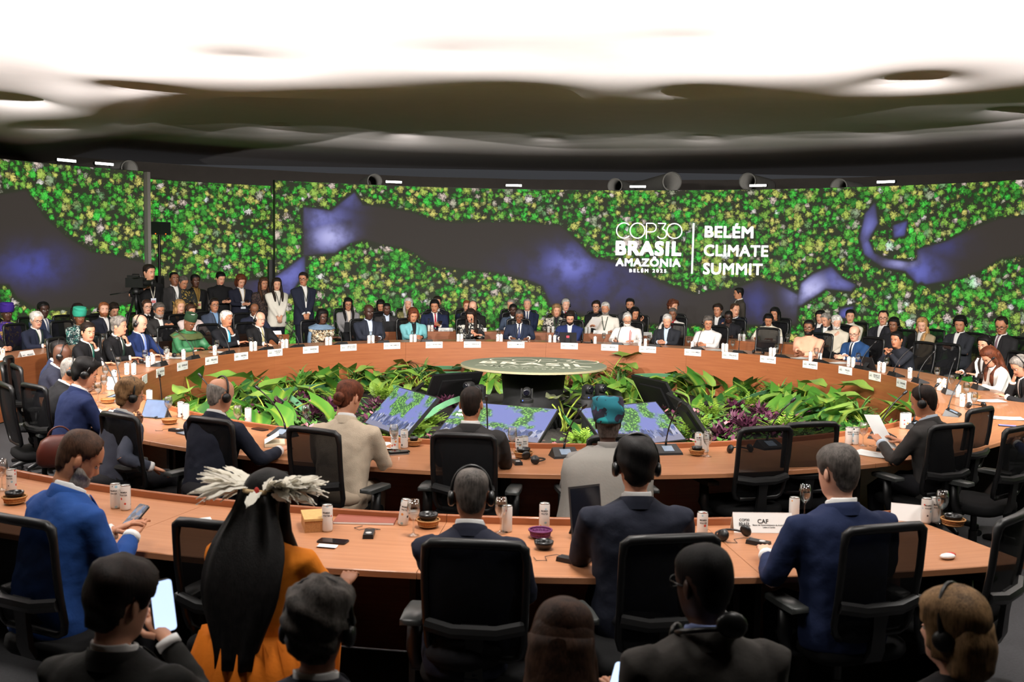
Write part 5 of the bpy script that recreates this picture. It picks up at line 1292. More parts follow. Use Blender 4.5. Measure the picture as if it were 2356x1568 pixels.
# ================================================================== CHAIRS IN PLACE
SEATED_FAR = ['a_greentie', 'a_greymouth', 'a_bluetie', 'a_green', 'a_turq', 'a_khaki', 'a_shawl', 'a_mozam', 'a_teal', 'a_france', 'a_comoros', 'a_chile', 'a_brasil', 'a_un', 'a_colombia', 'a_peach', 'a_monaco', 'a_palau', 'a_brownjacket', 'a_brownhair', 'a_brow',
              'b_edge', 'b_white', 'b_turban', 'b_beard', 'b_pink', 'b_bowed', 'b_pin', 'b_redtie', 'b_baldblack', 'b_headset2', 'b_swirl', 'b_paper', 'b_ear', 'b_whitejacket', 'b_downspecs', 'b_cream', 'b_leangrey', 'b_whitebeard', 'b_shortcurl',
              'c_purple', 'c_tie', 'c_behind', 'c_ginger', 'c_short', 'c_braid', 'c_blonde', 'c_blueshirt', 'c_laptop', 'c_woman2', 'c_smile', 'c_hidden', 'c_ear', 'c_lean', 'c_tall', 'c_redtie2', 'c_blackwoman', 'c_blackbeard', 'c_curls', 'c_wave', 'c_whisper', 'c_photo', 'c_fringe', 'c_creamtied', 'c_thinspecs', 'c_beigeblonde', 'c_phonetyper', 'c_baldright', 'a_band', 'a_baldhs', 'a_greyhs', 'a_edge']
def short(key):
    t = PEOPLE[key]['root']['label'].split(',')[0].split()
    cut = 9
    for i, w in enumerate(t[:cut]):
        pass
    t = t[:cut]
    while t[-1] in ('and', 'in', 'with', 'of', 'his', 'her', 'the', 'a', 'to', 'black', 'white', 'dark', 'light', 'pale', 'open', 'grey', 'very', 'navy', 'bright', 'over', 'on', 'at', 'by', 'short', 'long', 'low', 'curly'): t.pop()
    return ' '.join(t)
for k in SEATED_FAR:
    q = PEOPLE[k]; f = Matrix.Rotation(q['rz'], 3, 'Z') @ Vector((0, 1, 0))
    chair(q['base'] - f * .03, q['rz'], 'black mesh chair of the ' + short(k), 1 if k[0] in 'ab' else 0)
def chair_px(px, py, label, yaw=0., z=1.06, face=None):
    p = at(px, py, z); rz = (face_centre(p) if face is None else face) + R_(yaw)
    f = Matrix.Rotation(rz, 3, 'Z') @ Vector((0, 1, 0))
    return chair(p + f * .31, rz, label, 2)
chair_px(30, 1196, 'black mesh chair of the man in the bright blue suit', -8)
chair_px(492, 1208, 'black mesh chair of the woman in feather headdress', -6)
chair_px(1092, 1252, 'black mesh chair of the bald man with headset, nearest the middle', -2)
chair_px(1548, 1240, 'black mesh chair of the man with thick black hair', 8)
chair_px(2045, 1215, 'black mesh chair of the grey-haired man in navy suit', 8)
chair_px(2345, 1188, 'black mesh chair cut by the right picture edge', 30)
chair_px(72, 888, 'black mesh chair of the curly-haired man in dark blue', 10)
chair_px(32, 842, 'black mesh chair of the cropped grey man, at the far left', 12)
chair_px(268, 956, 'black mesh chair of the man in the grey suit', -4)
chair_px(478, 966, 'black mesh chair of the balding man who writes', -6)
chair_px(716, 990, 'black mesh chair of the woman in beige linen', -12)
chair_px(1066, 1002, 'black mesh chair of the man before the middle monitor', -2)
chair_px(1428, 1006, 'black mesh chair of the person in the head wrap', 6)
chair_px(1766, 986, 'empty black mesh chair with see-through back on the near side', 4)
chair_px(1872, 976, 'empty black mesh chair tucked in behind the first empty one', -6)
chair_px(2196, 980, 'black mesh chair of the man reading a sheet', -6)
chair_px(2262, 942, 'empty black mesh chair beside the reading man', 0)
chair_px(2352, 985, 'black mesh chair at the right edge behind blue sleeves', 4)
p = on_ring(1750, 757, 6.05); chair(p, face_centre(p), 'empty black mesh chair at the far side behind card FINLAND', 2)
p = on_ring(2150, 800, 6.05); chair(p, face_centre(p) + .2, 'empty black chair turned aside at the right bend', 2)

# ================================================================== CENTRE OF THE RING
m_soil = mat('dark_soil', (30, 26, 20), .95, var=.4, scale=20, bump=.8, bscale=40)
mb = MB(); rr = []
for (r_, z) in ((.05, .16), (1.4, .18), (2.6, .16), (3.6, .12), (4.48, .10), (4.48, .0)):
    rr.append([tuple(polar(r_, 360 * k / 72, z + .02 * math.sin(k * 2.1 + r_ * 5))) for k in range(72)])
mb.loft(rr, caps=False); tag(mb.build('planting_bed', m_soil), 'dark soil planting bed filling the ring of tables', 'planting bed')
# ---- round disc table with the printed emblem
DZ = .905
root = empty('round_table', (CX, CY, .0)); tag(root, 'round sage green disc table with printed white emblem in the ring centre', 'table')
m_sage = mat('sage_disc', (98, 104, 88), .5, var=.04); m_cream = mat('cream_edge', (140, 132, 104), .6, var=.05)
mb = MB(); mb.lathe([(.0, DZ - .03), (.87, DZ - .03), (.885, DZ - .024), (.885, DZ - .002), (.88, DZ)], 72, 1); mb.lathe([(.88, DZ), (0.001, DZ)], 72, 0); mb.build('disc', [m_sage, m_cream], root, sharp=30)
m_dk = mat('matt_black', (9, 9, 10), .8, var=.1)
mb = MB(); mb.lathe([(.40, .15), (.36, .5), (.40, DZ - .03)], 24, caps=True); mb.build('pedestal', m_dk, root)
m_print = mat('white_print', (196, 192, 174), .6, var=0); m_print2 = mat('pale_print', (150, 152, 136), .6, var=0)
def disc_quad(V, F, q, m):
    bl, br, tr, tl = [at(p_[0], p_[1], DZ + .002) for p_ in q]
    P_ = [(1 - v) * ((1 - u) * bl + u * br) + v * ((1 - u) * tl + u * tr) - Vector((CX, CY, 0)) for u, v in V]
    mb = MB(); mb.add(P_, F); mb.build('lettering', m, root, smooth=False)
V, F = cop_logo(); disc_quad(V, F, [(1122, 829.5), (1378, 837.5), (1380, 829), (1130, 823)], m_print)
V, F, _ = text_uv('BRASIL', .03, 1.12); disc_quad(V, F, [(1101, 834.5), (1362, 844.6), (1352, 838), (1112, 829.5)], m_print)
V, F, _ = text_uv('AMAZ\u00d4NIA', .015, 1.12); disc_quad(V, F, [(1090, 840), (1351, 849.8), (1347, 844.5), (1099, 836.5)], m_print2)
V, F, _ = text_uv('BEL\u00c9M 2025', .015, 1.5); disc_quad(V, F, [(1139, 845), (1286, 851), (1286, 849), (1140, 843.2)], m_print2)
# ---- pan-tilt cameras on black posts under the disc
def ptz(p, rz, label):
    root = empty('robot_camera', p, rz); tag(root, label, 'camera', 'pan-tilt cameras under the disc')
    mb = MB(); mb.lathe([(.07, .0), (.075, .02), (.075, .035), (.055, .05)], 20, caps=True); b_ = mb.build('base', m_black, root, sharp=40)
    mb = MB(); mb.ellipsoid((.04, .07, .03), (.006, .006, .006), 6, 4); mb.build('status_light', mat('red_led' if 'red' in label else 'blue_led', (255, 60, 40) if 'red' in label else (60, 90, 255), .4, var=0, emit=(255, 50, 30) if 'red' in label else (60, 90, 255), estr=3), b_)
    mb = MB()
    for sx in (-1, 1): mb.box((sx * .058, 0, .10), (.016, .05, .11))
    mb.lathe([(.06, .05), (.06, .06)], 16, caps=True); mb.build('yoke', m_black, root, sharp=40)
    mb = MB(); mb.lathe([(.042, -.05), (.05, -.03), (.05, .05), (.045, .06)], 20, c=(0, 0, .12), rot=Matrix.Rotation(R_(-90), 3, 'X'), caps=True); h_ = mb.build('camera_head', m_black, root, sharp=40)
    mb = MB(); mb.lathe([(.033, .055), (.033, .075), (.02, .07), (.001, .068)], 16, c=(0, 0, .12), rot=Matrix.Rotation(R_(-90), 3, 'X')); mb.build('lens', mat('lens_glass', (12, 12, 20), .08, var=0), h_)
    mb = MB(); mb.lathe([(.075, .0), (.06, -.1), (.06, .17 - p[2])], 16, caps=True); mb.build('post', m_dk, root)
for (x, y, rr_, lab) in [(1080, 893, 1.02, 'black pan-tilt camera with red light, leftmost under the disc'), (1104, 905, 1.12, 'black pan-tilt camera second from left under the disc'), (1212, 913, 1.12, 'black pan-tilt camera in the middle under the disc'), (1352, 885, .98, 'black pan-tilt camera half hidden by dark leaves'), (1381, 893, 1.02, 'black pan-tilt camera at the right rim of the disc')]:
    p = on_ring(x, y, rr_, False); a = math.atan2(p.y - CY, p.x - CX) - math.pi / 2
    ptz((p.x, p.y, .60), a, lab)
# ---- tilted monitors
def mon_mat(name, seed):
    m = bpy.data.materials.new(name); m.use_nodes = True
    nt = m.node_tree; N = nt.nodes; L = nt.links; b = N['Principled BSDF']
    at_ = N.new('ShaderNodeAttribute'); at_.attribute_name = 'pic'
    sp = N.new('ShaderNodeSeparateXYZ'); L.new(at_.outputs['Vector'], sp.inputs[0])
    n = N.new('ShaderNodeTexNoise'); n.noise_dimensions = '4D'; n.inputs['W'].default_value = seed; n.inputs['Scale'].default_value = 2.2; L.new(at_.outputs['Vector'], n.inputs['Vector'])
    v = N.new('ShaderNodeTexVoronoi'); v.inputs['Scale'].default_value = 26; L.new(at_.outputs['Vector'], v.inputs['Vector'])
    cr = N.new('ShaderNodeValToRGB'); e = cr.color_ramp.elements; e[0].position = .1; e[0].color = rgb(150, 226, 90); e[1].position = .6; e[1].color = rgb(36, 96, 40); L.new(v.outputs['Distance'], cr.inputs[0])
    mr = N.new('ShaderNodeMapRange'); mr.inputs['From Min'].default_value = .47; mr.inputs['From Max'].default_value = .53; L.new(n.outputs['Fac'], mr.inputs['Value'])
    m1 = N.new('ShaderNodeMixRGB'); m1.inputs[1].default_value = rgb(112, 122, 190); L.new(mr.outputs[0], m1.inputs[0]); L.new(cr.outputs[0], m1.inputs[2])
    # crowd strip
    v2 = N.new('ShaderNodeTexVoronoi'); mp = N.new('ShaderNodeMapping'); mp.inputs['Scale'].default_value = (22, 9, 1); L.new(at_.outputs['Vector'], mp.inputs[0]); L.new(mp.outputs[0], v2.inputs['Vector']); v2.inputs['Scale'].default_value = 1
    cr2 = N.new('ShaderNodeValToRGB'); e = cr2.color_ramp.elements; e[0].color = rgb(30, 34, 60); e[1].color = rgb(190, 190, 205); e.new(.5).color = rgb(70, 90, 150); sc = N.new('ShaderNodeSeparateColor'); L.new(v2.outputs['Color'], sc.inputs[0]); L.new(sc.outputs[0], cr2.inputs[0])
    n3 = N.new('ShaderNodeTexNoise'); n3.inputs['Scale'].default_value = 14; L.new(at_.outputs['Vector'], n3.inputs['Vector'])
    ad = N.new('ShaderNodeMath'); ad.operation = 'MULTIPLY_ADD'; ad.inputs[1].default_value = .25; L.new(n3.outputs['Fac'], ad.inputs[0]); L.new(sp.outputs[1], ad.inputs[2])
    st = N.new('ShaderNodeMapRange'); st.inputs['From Min'].default_value = .44; st.inputs['From Max'].default_value = .47; st.inputs['To Min'].default_value = 1; st.inputs['To Max'].default_value = 0; L.new(ad.outputs[0], st.inputs['Value'])
    m2 = N.new('ShaderNodeMixRGB'); L.new(st.outputs[0], m2.inputs[0]); L.new(m1.outputs[0], m2.inputs[1]); L.new(cr2.outputs[0], m2.inputs[2])
    st2 = N.new('ShaderNodeMapRange'); st2.inputs['From Min'].default_value = .24; st2.inputs['From Max'].default_value = .26; st2.inputs['To Min'].default_value = 1; st2.inputs['To Max'].default_value = 0; L.new(ad.outputs[0], st2.inputs['Value'])
    m3 = N.new('ShaderNodeMixRGB'); m3.inputs[2].default_value = rgb(124, 124, 150); L.new(st2.outputs[0], m3.inputs[0]); L.new(m2.outputs[0], m3.inputs[1])
    b.inputs['Base Color'].default_value = (.02, .02, .02, 1); b.inputs['Roughness'].default_value = .25
    L.new(m3.outputs[0], b.inputs['Emission Color']); b.inputs['Emission Strength'].default_value = 1.15
    return no_nee(m)
def monitor(c, x, y, w, h, label, lit=None, words=None):
    """c centre, x = right direction on the face, y = up direction on the face"""
    x = x.normalized(); y = (y - x * y.dot(x)).normalized(); n = x.cross(y)
    M_ = Matrix((x, y, n)).transposed()
    root = empty('monitor', (c.x, c.y, 0)); tag(root, label, 'monitor', 'tilted monitors among the plants')
    o = Vector((0, 0, c.z))
    def W_(a, b_, d): return o + M_ @ Vector((a, b_, d))
    mb = MB()
    for (d0, d1, k) in ((0, -.035, 1),):
        mb.add([W_(sx * w / 2, sy * h / 2, d) for d in (d0, d1) for (sx, sy) in ((-1, -1), (1, -1), (1, 1), (-1, 1))], [(0, 1, 2, 3), (7, 6, 5, 4), (0, 4, 5, 1), (1, 5, 6, 2), (2, 6, 7, 3), (3, 7, 4, 0)])
    mb.add([W_(sx * w * .3, sy * h * .3, d) for d in (-.034, -.06) for (sx, sy) in ((-1, -1), (1, -1), (1, 1), (-1, 1))], [(7, 6, 5, 4), (0, 4, 5, 1), (1, 5, 6, 2), (2, 6, 7, 3), (3, 7, 4, 0)])
    mb.build('housing', m_black, root, smooth=False)
    mb = MB(); b_ = .012; nx = 12
    mb.add([W_((i / nx - .5) * (w - 2 * b_), (j / nx - .5) * (h - 2 * b_), .0015) for j in range(nx + 1) for i in range(nx + 1)], [(j * (nx + 1) + i, j * (nx + 1) + i + 1, (j + 1) * (nx + 1) + i + 1, (j + 1) * (nx + 1) + i) for j in range(nx) for i in range(nx)])
    me = mb.mesh('screen', lit or mat('screen_glass', (14, 15, 18), .12, var=0))
    pa = me.attributes.new('pic', 'FLOAT_VECTOR', 'POINT'); pa.data.foreach_set('vector', [q for j in range(nx + 1) for i in range(nx + 1) for q in (i / nx * 1.6, j / nx, 0)])
    sc = link('screen', me, root)
    if words:
        for (body, cx_, cy_, hh) in words:
            V, F, asp = text_uv(body, .03)
            mb = MB(); mb.add([W_(cx_ + u * hh * asp, cy_ + v * hh, .003) for u, v in V], F); mb.build('lettering', m_white_led, sc, smooth=False)
    ft = W_(0, -h * .25, -.05); mb = MB(); mb.tube([ft, Vector((ft.x, ft.y, .14))], .025, 8); mb.box((ft.x, ft.y, .15), (.3, .25, .03)); mb.build('stand', m_dk, root)
    return root
def monitor_px(q, ztop, label, lit, words=None):
    tl, tr, br, bl = q
    T1, T2 = at(*tl, ztop), at(*tr, ztop); w = (T2 - T1).length
    lo, hi = ztop - .5, ztop - .03
    best = min([lo + (hi - lo) * i / 200 for i in range(201)], key=lambda z: abs(((T1 - at(*bl, z)).length + (T2 - at(*br, z)).length) / 2 - w * .5625) - .02 * z)
    B1, B2 = at(*bl, best), at(*br, best)
    return monitor((T1 + T2 + B1 + B2) / 4, T2 - T1, (T1 + T2 - B1 - B2), w, w * .5625, label, lit, words)
monitor_px([(897, 890), (990, 916), (944, 999), (855, 977)], .70, 'tilted monitor with blue and green picture beside the woman in beige', mon_mat('monitor_picture_a', 1.3))
monitor_px([(1040, 922), (1266, 940), (1255, 1016), (1022, 1002)], .70, 'tilted monitor showing the meeting, in front of the charcoal-suited man', mon_mat('monitor_picture_b', 4.1), [('L\u00c9M', -.46, .17, .04), ('IMATE', -.475, .105, .04), ('MMIT', -.475, .04, .04)])
monitor_px([(1352, 940), (1529, 924), (1560, 1015), (1378, 1026)], .70, 'tilted monitor showing the meeting, beside the teal head wrap', mon_mat('monitor_picture_c', 7.7))
def monitor_ring(px, py, r, far, z, turn, label, w=.95, tilt=55):
    p = on_ring(px, py, r, far); a = math.atan2(p.y - CY, p.x - CX) + R_(turn)
    out = Vector((math.cos(a), math.sin(a), 0)); x = Vector((-out.y, out.x, 0))
    y = Vector((0, 0, 1)) * math.cos(R_(tilt)) - out * math.sin(R_(tilt))
    return monitor(Vector((p.x, p.y, z)), x, y, w, w * .5625, label)
monitor_ring(1042, 885, 1.75, True, .44, 0, 'dark monitor seen from the back, left of the disc', .8, tilt=30)
monitor_ring(936, 885, 1.55, True, .42, 0, 'dark monitor back, half hidden behind the lit monitor and leaves', .8, tilt=35)
monitor_ring(1512, 895, 1.85, True, .46, -4, 'dark monitor seen from the back, right of the disc', .85, tilt=30)
monitor_ring(1592, 935, 2.1, False, .48, 40, 'monitor seen edge-on between fern and large leaves', tilt=35)

# ================================================================== PLANTS
def leaf_mat(name, c1, c2, rough=.42):
    m = mat(name, c1, rough, var=0, spec=.4)
    nt = m.node_tree; N = nt.nodes; L = nt.links; b = N['Principled BSDF']
    oi = N.new('ShaderNodeObjectInfo'); at_ = N.new('ShaderNodeAttribute'); at_.attribute_name = 'rib'
    mx = N.new('ShaderNodeMixRGB'); mx.inputs[1].default_value = rgb(*c1); mx.inputs[2].default_value = rgb(*c2); L.new(oi.outputs['Random'], mx.inputs[0])
    m2 = N.new('ShaderNodeMixRGB'); m2.inputs[2].default_value = rgb(168, 182, 70); L.new(at_.outputs['Fac'], m2.inputs[0]); L.new(mx.outputs[0], m2.inputs[1])
    L.new(m2.outputs[0], b.inputs['Base Color'])
    tr = N.new('ShaderNodeBsdfTranslucent'); L.new(m2.outputs[0], tr.inputs['Color']); ms = N.new('ShaderNodeMixShader'); ms.inputs[0].default_value = .22
    L.new(b.outputs[0], ms.inputs[1]); L.new(tr.outputs[0], ms.inputs[2]); L.new(ms.outputs[0], N['Material Output'].inputs['Surface'])
    return m
LG = [leaf_mat('leaf_mid', (56, 112, 38), (84, 134, 48)), leaf_mat('leaf_deep', (36, 84, 38), (56, 102, 44)), leaf_mat('leaf_lime', (104, 148, 58), (136, 168, 80)), leaf_mat('leaf_bronze', (70, 84, 74), (84, 76, 58))]
def leaf_mesh(kind, el, plen, blen, bw, droop, m):
    """petiole from the origin rising at elevation el, then a blade; grows along +Y"""
    mb = MB(); rib = []
    pts = []; p = Vector((0, 0, 0)); e = el
    for i in range(6):
        pts.append(p.copy()); p = p + Vector((0, math.cos(e), math.sin(e))) * plen / 5; e -= R_(9)
    mb.tube(pts, [.011, .0095, .008, .0075, .007, .006], 5); rib += [.8] * len(mb.v)
    e -= R_(droop * .4); q = pts[-1].copy(); nu, nv = 9, 6
    centre = [q.copy()]; dirs = [e]
    for i in range(nu):
        q = q + Vector((0, math.cos(e), math.sin(e))) * blen / nu; e -= R_(droop / nu); centre.append(q.copy()); dirs.append(e)
    V = []
    for i in range(nu + 1):
        t = i / nu
        if kind == 'heart': w = bw * (1.0 - t) ** .62 * (.80 + .55 * t) * (1 if i else .92)
        elif kind == 'oval': w = bw * math.sin(math.pi * (t * .93 + .05)) ** .7
        else: w = bw * (t + .04) ** .35 * (1 - t) ** .55 * 1.5
        up = Vector((0, -math.sin(dirs[i]), math.cos(dirs[i]))); fw = Vector((0, math.cos(dirs[i]), math.sin(dirs[i])))
        for j in range(nv + 1):
            s = j / nv * 2 - 1
            back = -.30 * blen * abs(s) ** 1.3 * max(0, 1 - t * 2.4) if kind == 'heart' else 0
            wav = .012 * math.sin(t * 11 + abs(s) * 3) * abs(s)
            V.append(centre[i] + Vector((1, 0, 0)) * w * s + fw * back + up * (abs(s) ** 1.1 * w * .30 + wav))
            rib.append(.55 * math.exp(-(s / .12) ** 2) + .10 * (math.sin(t * 30 + abs(s) * 10) > .8))
    mb.add(V, [(i * (nv + 1) + j, i * (nv + 1) + j + 1, (i + 1) * (nv + 1) + j + 1, (i + 1) * (nv + 1) + j) for i in range(nu) for j in range(nv)])
    me = mb.mesh('leaf', m)
    a = me.attributes.new('rib', 'FLOAT', 'POINT'); a.data.foreach_set('value', rib)
    return me
rnd = random.Random(11)
LEAVES = {}
for kind, mi, n_, (e0, e1), (p0, p1), (b0, b1), (w0, w1) in [('heart', 0, 9, (48, 82), (.22, .44), (.26, .38), (.11, .17)), ('heart', 1, 7, (42, 78), (.20, .40), (.24, .34), (.10, .16)), ('heart', 2, 6, (50, 80), (.22, .40), (.24, .36), (.10, .15)), ('oval', 2, 6, (55, 85), (.12, .26), (.26, .40), (.06, .09)), ('heart', 3, 4, (65, 88), (.30, .46), (.18, .24), (.09, .12))]:
    LEAVES[(kind, mi)] = [leaf_mesh(kind, R_(rnd.uniform(e0, e1)), rnd.uniform(p0, p1), rnd.uniform(b0, b1), rnd.uniform(w0, w1), rnd.uniform(25, 85), LG[mi]) for _ in range(n_)]
GP = 'large-leaved plants in the planting bed'
def big_plant(p, kinds, n_, label, sc=1.0, group=GP, cone=360, head=0.):
    root = empty('foliage_plant', (p[0], p[1], .13), rnd.uniform(0, 6.28)); tag(root, label, 'plant', group); sc *= 1.36; root.scale = (sc, sc, sc)
    for i in range(n_):
        l = link('leaf', rnd.choice(LEAVES[rnd.choice(kinds)]), root)
        l.rotation_euler = (rnd.uniform(-.08, .08), rnd.uniform(-.08, .08), i * 2.4 + rnd.uniform(-.5, .5)); k = rnd.uniform(.8, 1.15); l.scale = (k, k, k)
        l.location = (rnd.uniform(-.05, .05), rnd.uniform(-.05, .05), 0)
    return root
H0, H1, H2, O2, H3 = ('heart', 0), ('heart', 1), ('heart', 2), ('oval', 2), ('heart', 3)
near_card = lambda p_: min([c for c in CARDS if c[2]], key=lambda c_: (on_ring(c_[0], c_[1], R_IN) - Vector((p_[0], p_[1], .79))).length)[2].replace('|', ' ')
# one arc of plants along the far and side table fronts, one further in
cnt = {}
def arc_label(p, row):
    c_ = near_card(p); k = (c_, row); cnt[k] = cnt.get(k, 0) + 1
    o_ = ['', 'second ', 'third ', 'fourth ', 'fifth ', 'sixth ', 'seventh '][cnt[k] - 1]
    return {0: 'leafy green plant against the table front, %snearest card %s' % (o_, c_), 1: 'broad-leaved plant in the inner arc, %snearest card %s' % (o_, c_), 2: 'low leafy plant near the monitors, %snearest card %s' % (o_, c_)}[row]
def low_zone(p_):
    x_, y_ = proj(p_[0], p_[1], .3); return (635 < x_ < 1010 and y_ > 888) or (1555 < x_ < 1850 and y_ > 912)
a = 62.
while a < 302:
    r_ = (4.0 if 110 < a < 250 else 3.85) + rnd.uniform(-.12, .1); p = polar(r_, a)
    if rnd.random() < .9: big_plant(p, [H0, H0, H1, H2] if rnd.random() < .6 else [H1, H1, H0], rnd.randint(7, 9), arc_label(p, 0), rnd.uniform(.62, .82) if 150 < a < 205 else rnd.uniform(.72, .95))
    a += rnd.uniform(6.4, 8.0)
a = 50.
while a < 312:
    r_ = 3.1 + rnd.uniform(-.22, .22); p = polar(r_, a)
    if not low_zone(p): big_plant(p, [H0, H1, H2, H0] if rnd.random() < .7 else [H2, O2], rnd.randint(5, 8), arc_label(p, 1), rnd.uniform(.7, .98) if not 140 < a < 215 else rnd.uniform(.55, .75))
    a += rnd.uniform(8.0, 10.5)
for a in (66, 84, 100, 118, 238, 256, 272, 290):
    p = polar(2.2 + rnd.uniform(-.15, .15), a)
    if not low_zone(p): big_plant(p, [H2, H0, O2], rnd.randint(5, 7), arc_label(p, 2), rnd.uniform(.6, .85))
for (x, y, kinds, n_, sc, lab) in [(1180, 960, [H1, H1, O2], 5, .85, 'dark green plant rising behind the middle monitor'), (1300, 985, [H1, H0, H3], 7, 1.05, 'tall dark-leaved plant between the two lit monitors'), (1275, 955, [H3], 4, 1.0, 'grey-bronze heart-leaved plant before the disc pedestal'), (1345, 960, [H3, H1], 4, 1.0, 'bronze heart-leaved plant right of the disc pedestal'),
                                   (1445, 915, [O2, O2, H2], 8, 1.05, 'lime upright-leaved plant right of the disc'), (1410, 880, [O2, H2], 7, 1.0, 'pale lime plant touching the disc rim'), (1400, 930, [O2], 6, .9, 'lime plant behind the teal head wrap'), (1510, 945, [H3, O2], 5, .8, 'bronze-leaved plant behind the tilted monitor'),
                                   (590, 985, [H0, H1], 8, 1.15, 'large-leaved plant behind the balding writer'), (455, 955, [H0, H2], 7, 1.2, 'very large-leaved plant left of the balding writer'), (660, 930, [H0, H2], 7, 1.05, 'bright large-leaved plant right of the balding writer'), (2000, 985, [H2, H0], 7, 1.05, 'large-leaved plant left of the reading man'), (1900, 950, [H0, H2], 7, 1.1, 'large-leaved plant between card MONACO and the empty chairs'), (2060, 960, [H2, O2], 6, .9, 'lime-leaved plant behind the reading man'), (1800, 920, [H0, H1], 7, 1.0, 'large-leaved plant behind the purple foliage'), (1090, 945, [O2], 4, .7, 'slim green plant behind the charcoal-suited man')]:
    big_plant(at(x, y, .2), kinds, n_, lab, sc)

# ---- ferns, purple foliage, grasses: each plant one fine mesh of many small leaves
def frond_plant(p, label, m, n_, ln, w, el, group, name, leaflets=10, up=.0, droop=80):
    mb = MB()
    for i in range(n_):
        a = i * 2.4 + rnd.uniform(-.4, .4); e = R_(rnd.uniform(*el)); L_ = ln * rnd.uniform(.7, 1.15); q = Vector((rnd.uniform(-.06, .06), rnd.uniform(-.06, .06), 0))
        hx, hy = math.cos(a), math.sin(a); sd = Vector((-hy, hx, 0)); dr = droop * rnd.uniform(.7, 1.2)
        pts = []; 
        for k in range(leaflets + 1):
            pts.append((q.copy(), e)); q = q + Vector((hx * math.cos(e), hy * math.cos(e), math.sin(e))) * L_ / leaflets; e -= R_(dr / leaflets)
        if w[1] > 0:   # feathery frond
            for k in range(1, leaflets):
                c0, e_ = pts[k]; fl = w[1] * math.sin(math.pi * (k / leaflets * .85 + .12))
                fw = Vector((hx * math.cos(e_), hy * math.cos(e_), math.sin(e_)))
                for s in (-1, 1):
                    tip = c0 + sd * s * fl + fw * fl * .7; mb.add([c0, c0 + fw * .018 + sd * s * fl * .4, tip, c0 - fw * .004 + sd * s * fl * .5], [(0, 1, 2, 3)])
            mb.tube([c for c, _ in pts], .003, 3)
        else:          # strap leaf
            V = []
            for k in range(leaflets + 1):
                c0, e_ = pts[k]; ww = w[0] * math.sin(math.pi * (k / leaflets * .86 + .13)) ** .8; V += [c0 - sd * ww, c0 + Vector((0, 0, -.3 * ww)), c0 + sd * ww]
            mb.add(V, [(3 * k + j, 3 * k + j + 1, 3 * k + j + 4, 3 * k + j + 3) for k in range(leaflets) for j in (0, 1)])
    o = mb.build(name, m, None); o.location = (p[0], p[1], .13 + up); tag(o, label, 'plant', group); return o
m_fern = mat('fern_green', (116, 150, 44), .6, var=.3, scale=9); m_purp = mat('purple_leaf', (84, 40, 62), .5, var=.35, scale=14); m_grass = mat('strap_green', (84, 128, 60), .5, var=.3, scale=10); m_mix = mat('mixed_ground', (74, 116, 48), .6, var=.5, scale=22)
for (x, y, s_, lab) in [(1600, 985, 1.0, 'feathery yellow-green fern right of the edge-on monitor'), (1640, 950, .9, 'feathery fern left of the purple foliage'), (1565, 1005, .8, 'feathery fern touching the table rim by the monitor'), (1800, 985, .9, 'feathery fern behind the first empty chair'), (1340, 1010, .7, 'small feathery fern between lit monitor and head wrap'), (1850, 1000, .8, 'feathery fern behind the second empty chair'), (985, 965, .8, 'feathery fern between the two left monitors'), (960, 985, .7, 'low feathery fern left of the charcoal-suited man'), (880, 905, .9, 'feathery fern behind the first lit monitor'), (790, 915, .9, 'feathery fern behind the woman with the bun'), (1000, 880, .7, 'small feathery fern by the dark monitor backs'), (900, 1000, .7, 'low feathery fern behind the beige shoulder'), (700, 905, .8, 'feathery fern among the green ribbons'), (1720, 925, .7, 'small feathery fern behind the purple patch')]:
    frond_plant(at(x, y, .25), lab, m_fern, 44, .36 * s_, (0, .045), (45, 88), 'feathery ferns in the bed', 'fern', 9, .02, 70)
for (x, y, s_, lab) in [(640, 945, 1.0, 'purple spiky foliage behind the balding writer'), (700, 925, 1.0, 'purple spiky foliage below the green ribbon'), (760, 945, 1.0, 'purple foliage left of the woman with the bun'), (870, 940, .9, 'purple foliage between bun and lit monitor'), (680, 975, .8, 'purple foliage close to the near rim'), (1690, 945, 1.0, 'purple foliage behind the fern'), (1750, 955, 1.0, 'purple foliage in the middle of the purple patch'), (1720, 990, 1.0, 'purple foliage nearest the empty chair'), (1660, 1005, .9, 'purple foliage touching the near rim'), (1820, 950, .8, 'purple foliage under the large leaves'), (1790, 1005, .8, 'low purple foliage behind the empty chair'), (1030, 930, .8, 'purple foliage by the green ribbons'), (880, 985, .7, 'purple foliage under the first lit monitor'), (725, 955, .9, 'purple foliage in the middle of the left patch'), (800, 960, .8, 'purple foliage hidden behind the bun'), (1775, 975, .9, 'purple foliage at the edge of the purple patch'), (1690, 975, .9, 'purple foliage in front of the fern')]:
    frond_plant(at(x, y, .22), lab, m_purp, 80, .24 * s_, (.020, 0), (35, 88), 'purple foliage in the bed', 'purple_plant', 4, .06, 60)
for (x, y, s_, lab) in [(965, 838, 1.0, 'spider plant with thin arching leaves under card HONDURAS'), (360, 900, 1.0, 'grassy plant at the left end of the bed'), (395, 880, 1.0, 'grassy plant under card PORTUGAL'), (520, 855, .9, 'grassy plant under card NIGERIA'), (820, 848, .9, 'spider plant under the congo card'), (1430, 850, 1.0, 'strap-leaved plant right of the disc rim'), (1985, 890, 1.0, 'strap-leaved plant under card PALAU'), (2060, 905, 1.0, 'strap-leaved plant under card SURINAME'), (690, 840, .9, 'strap-leaved plant under the european union card'), (1790, 860, .9, 'strap-leaved plant under card GUYANA')]:
    p = on_ring(x, y, 4.12); frond_plant(p, lab, m_grass, 34, .46 * s_, (.012, 0), (50, 85), 'grassy plants in the bed', 'grassy_plant', 7, .10, 95)
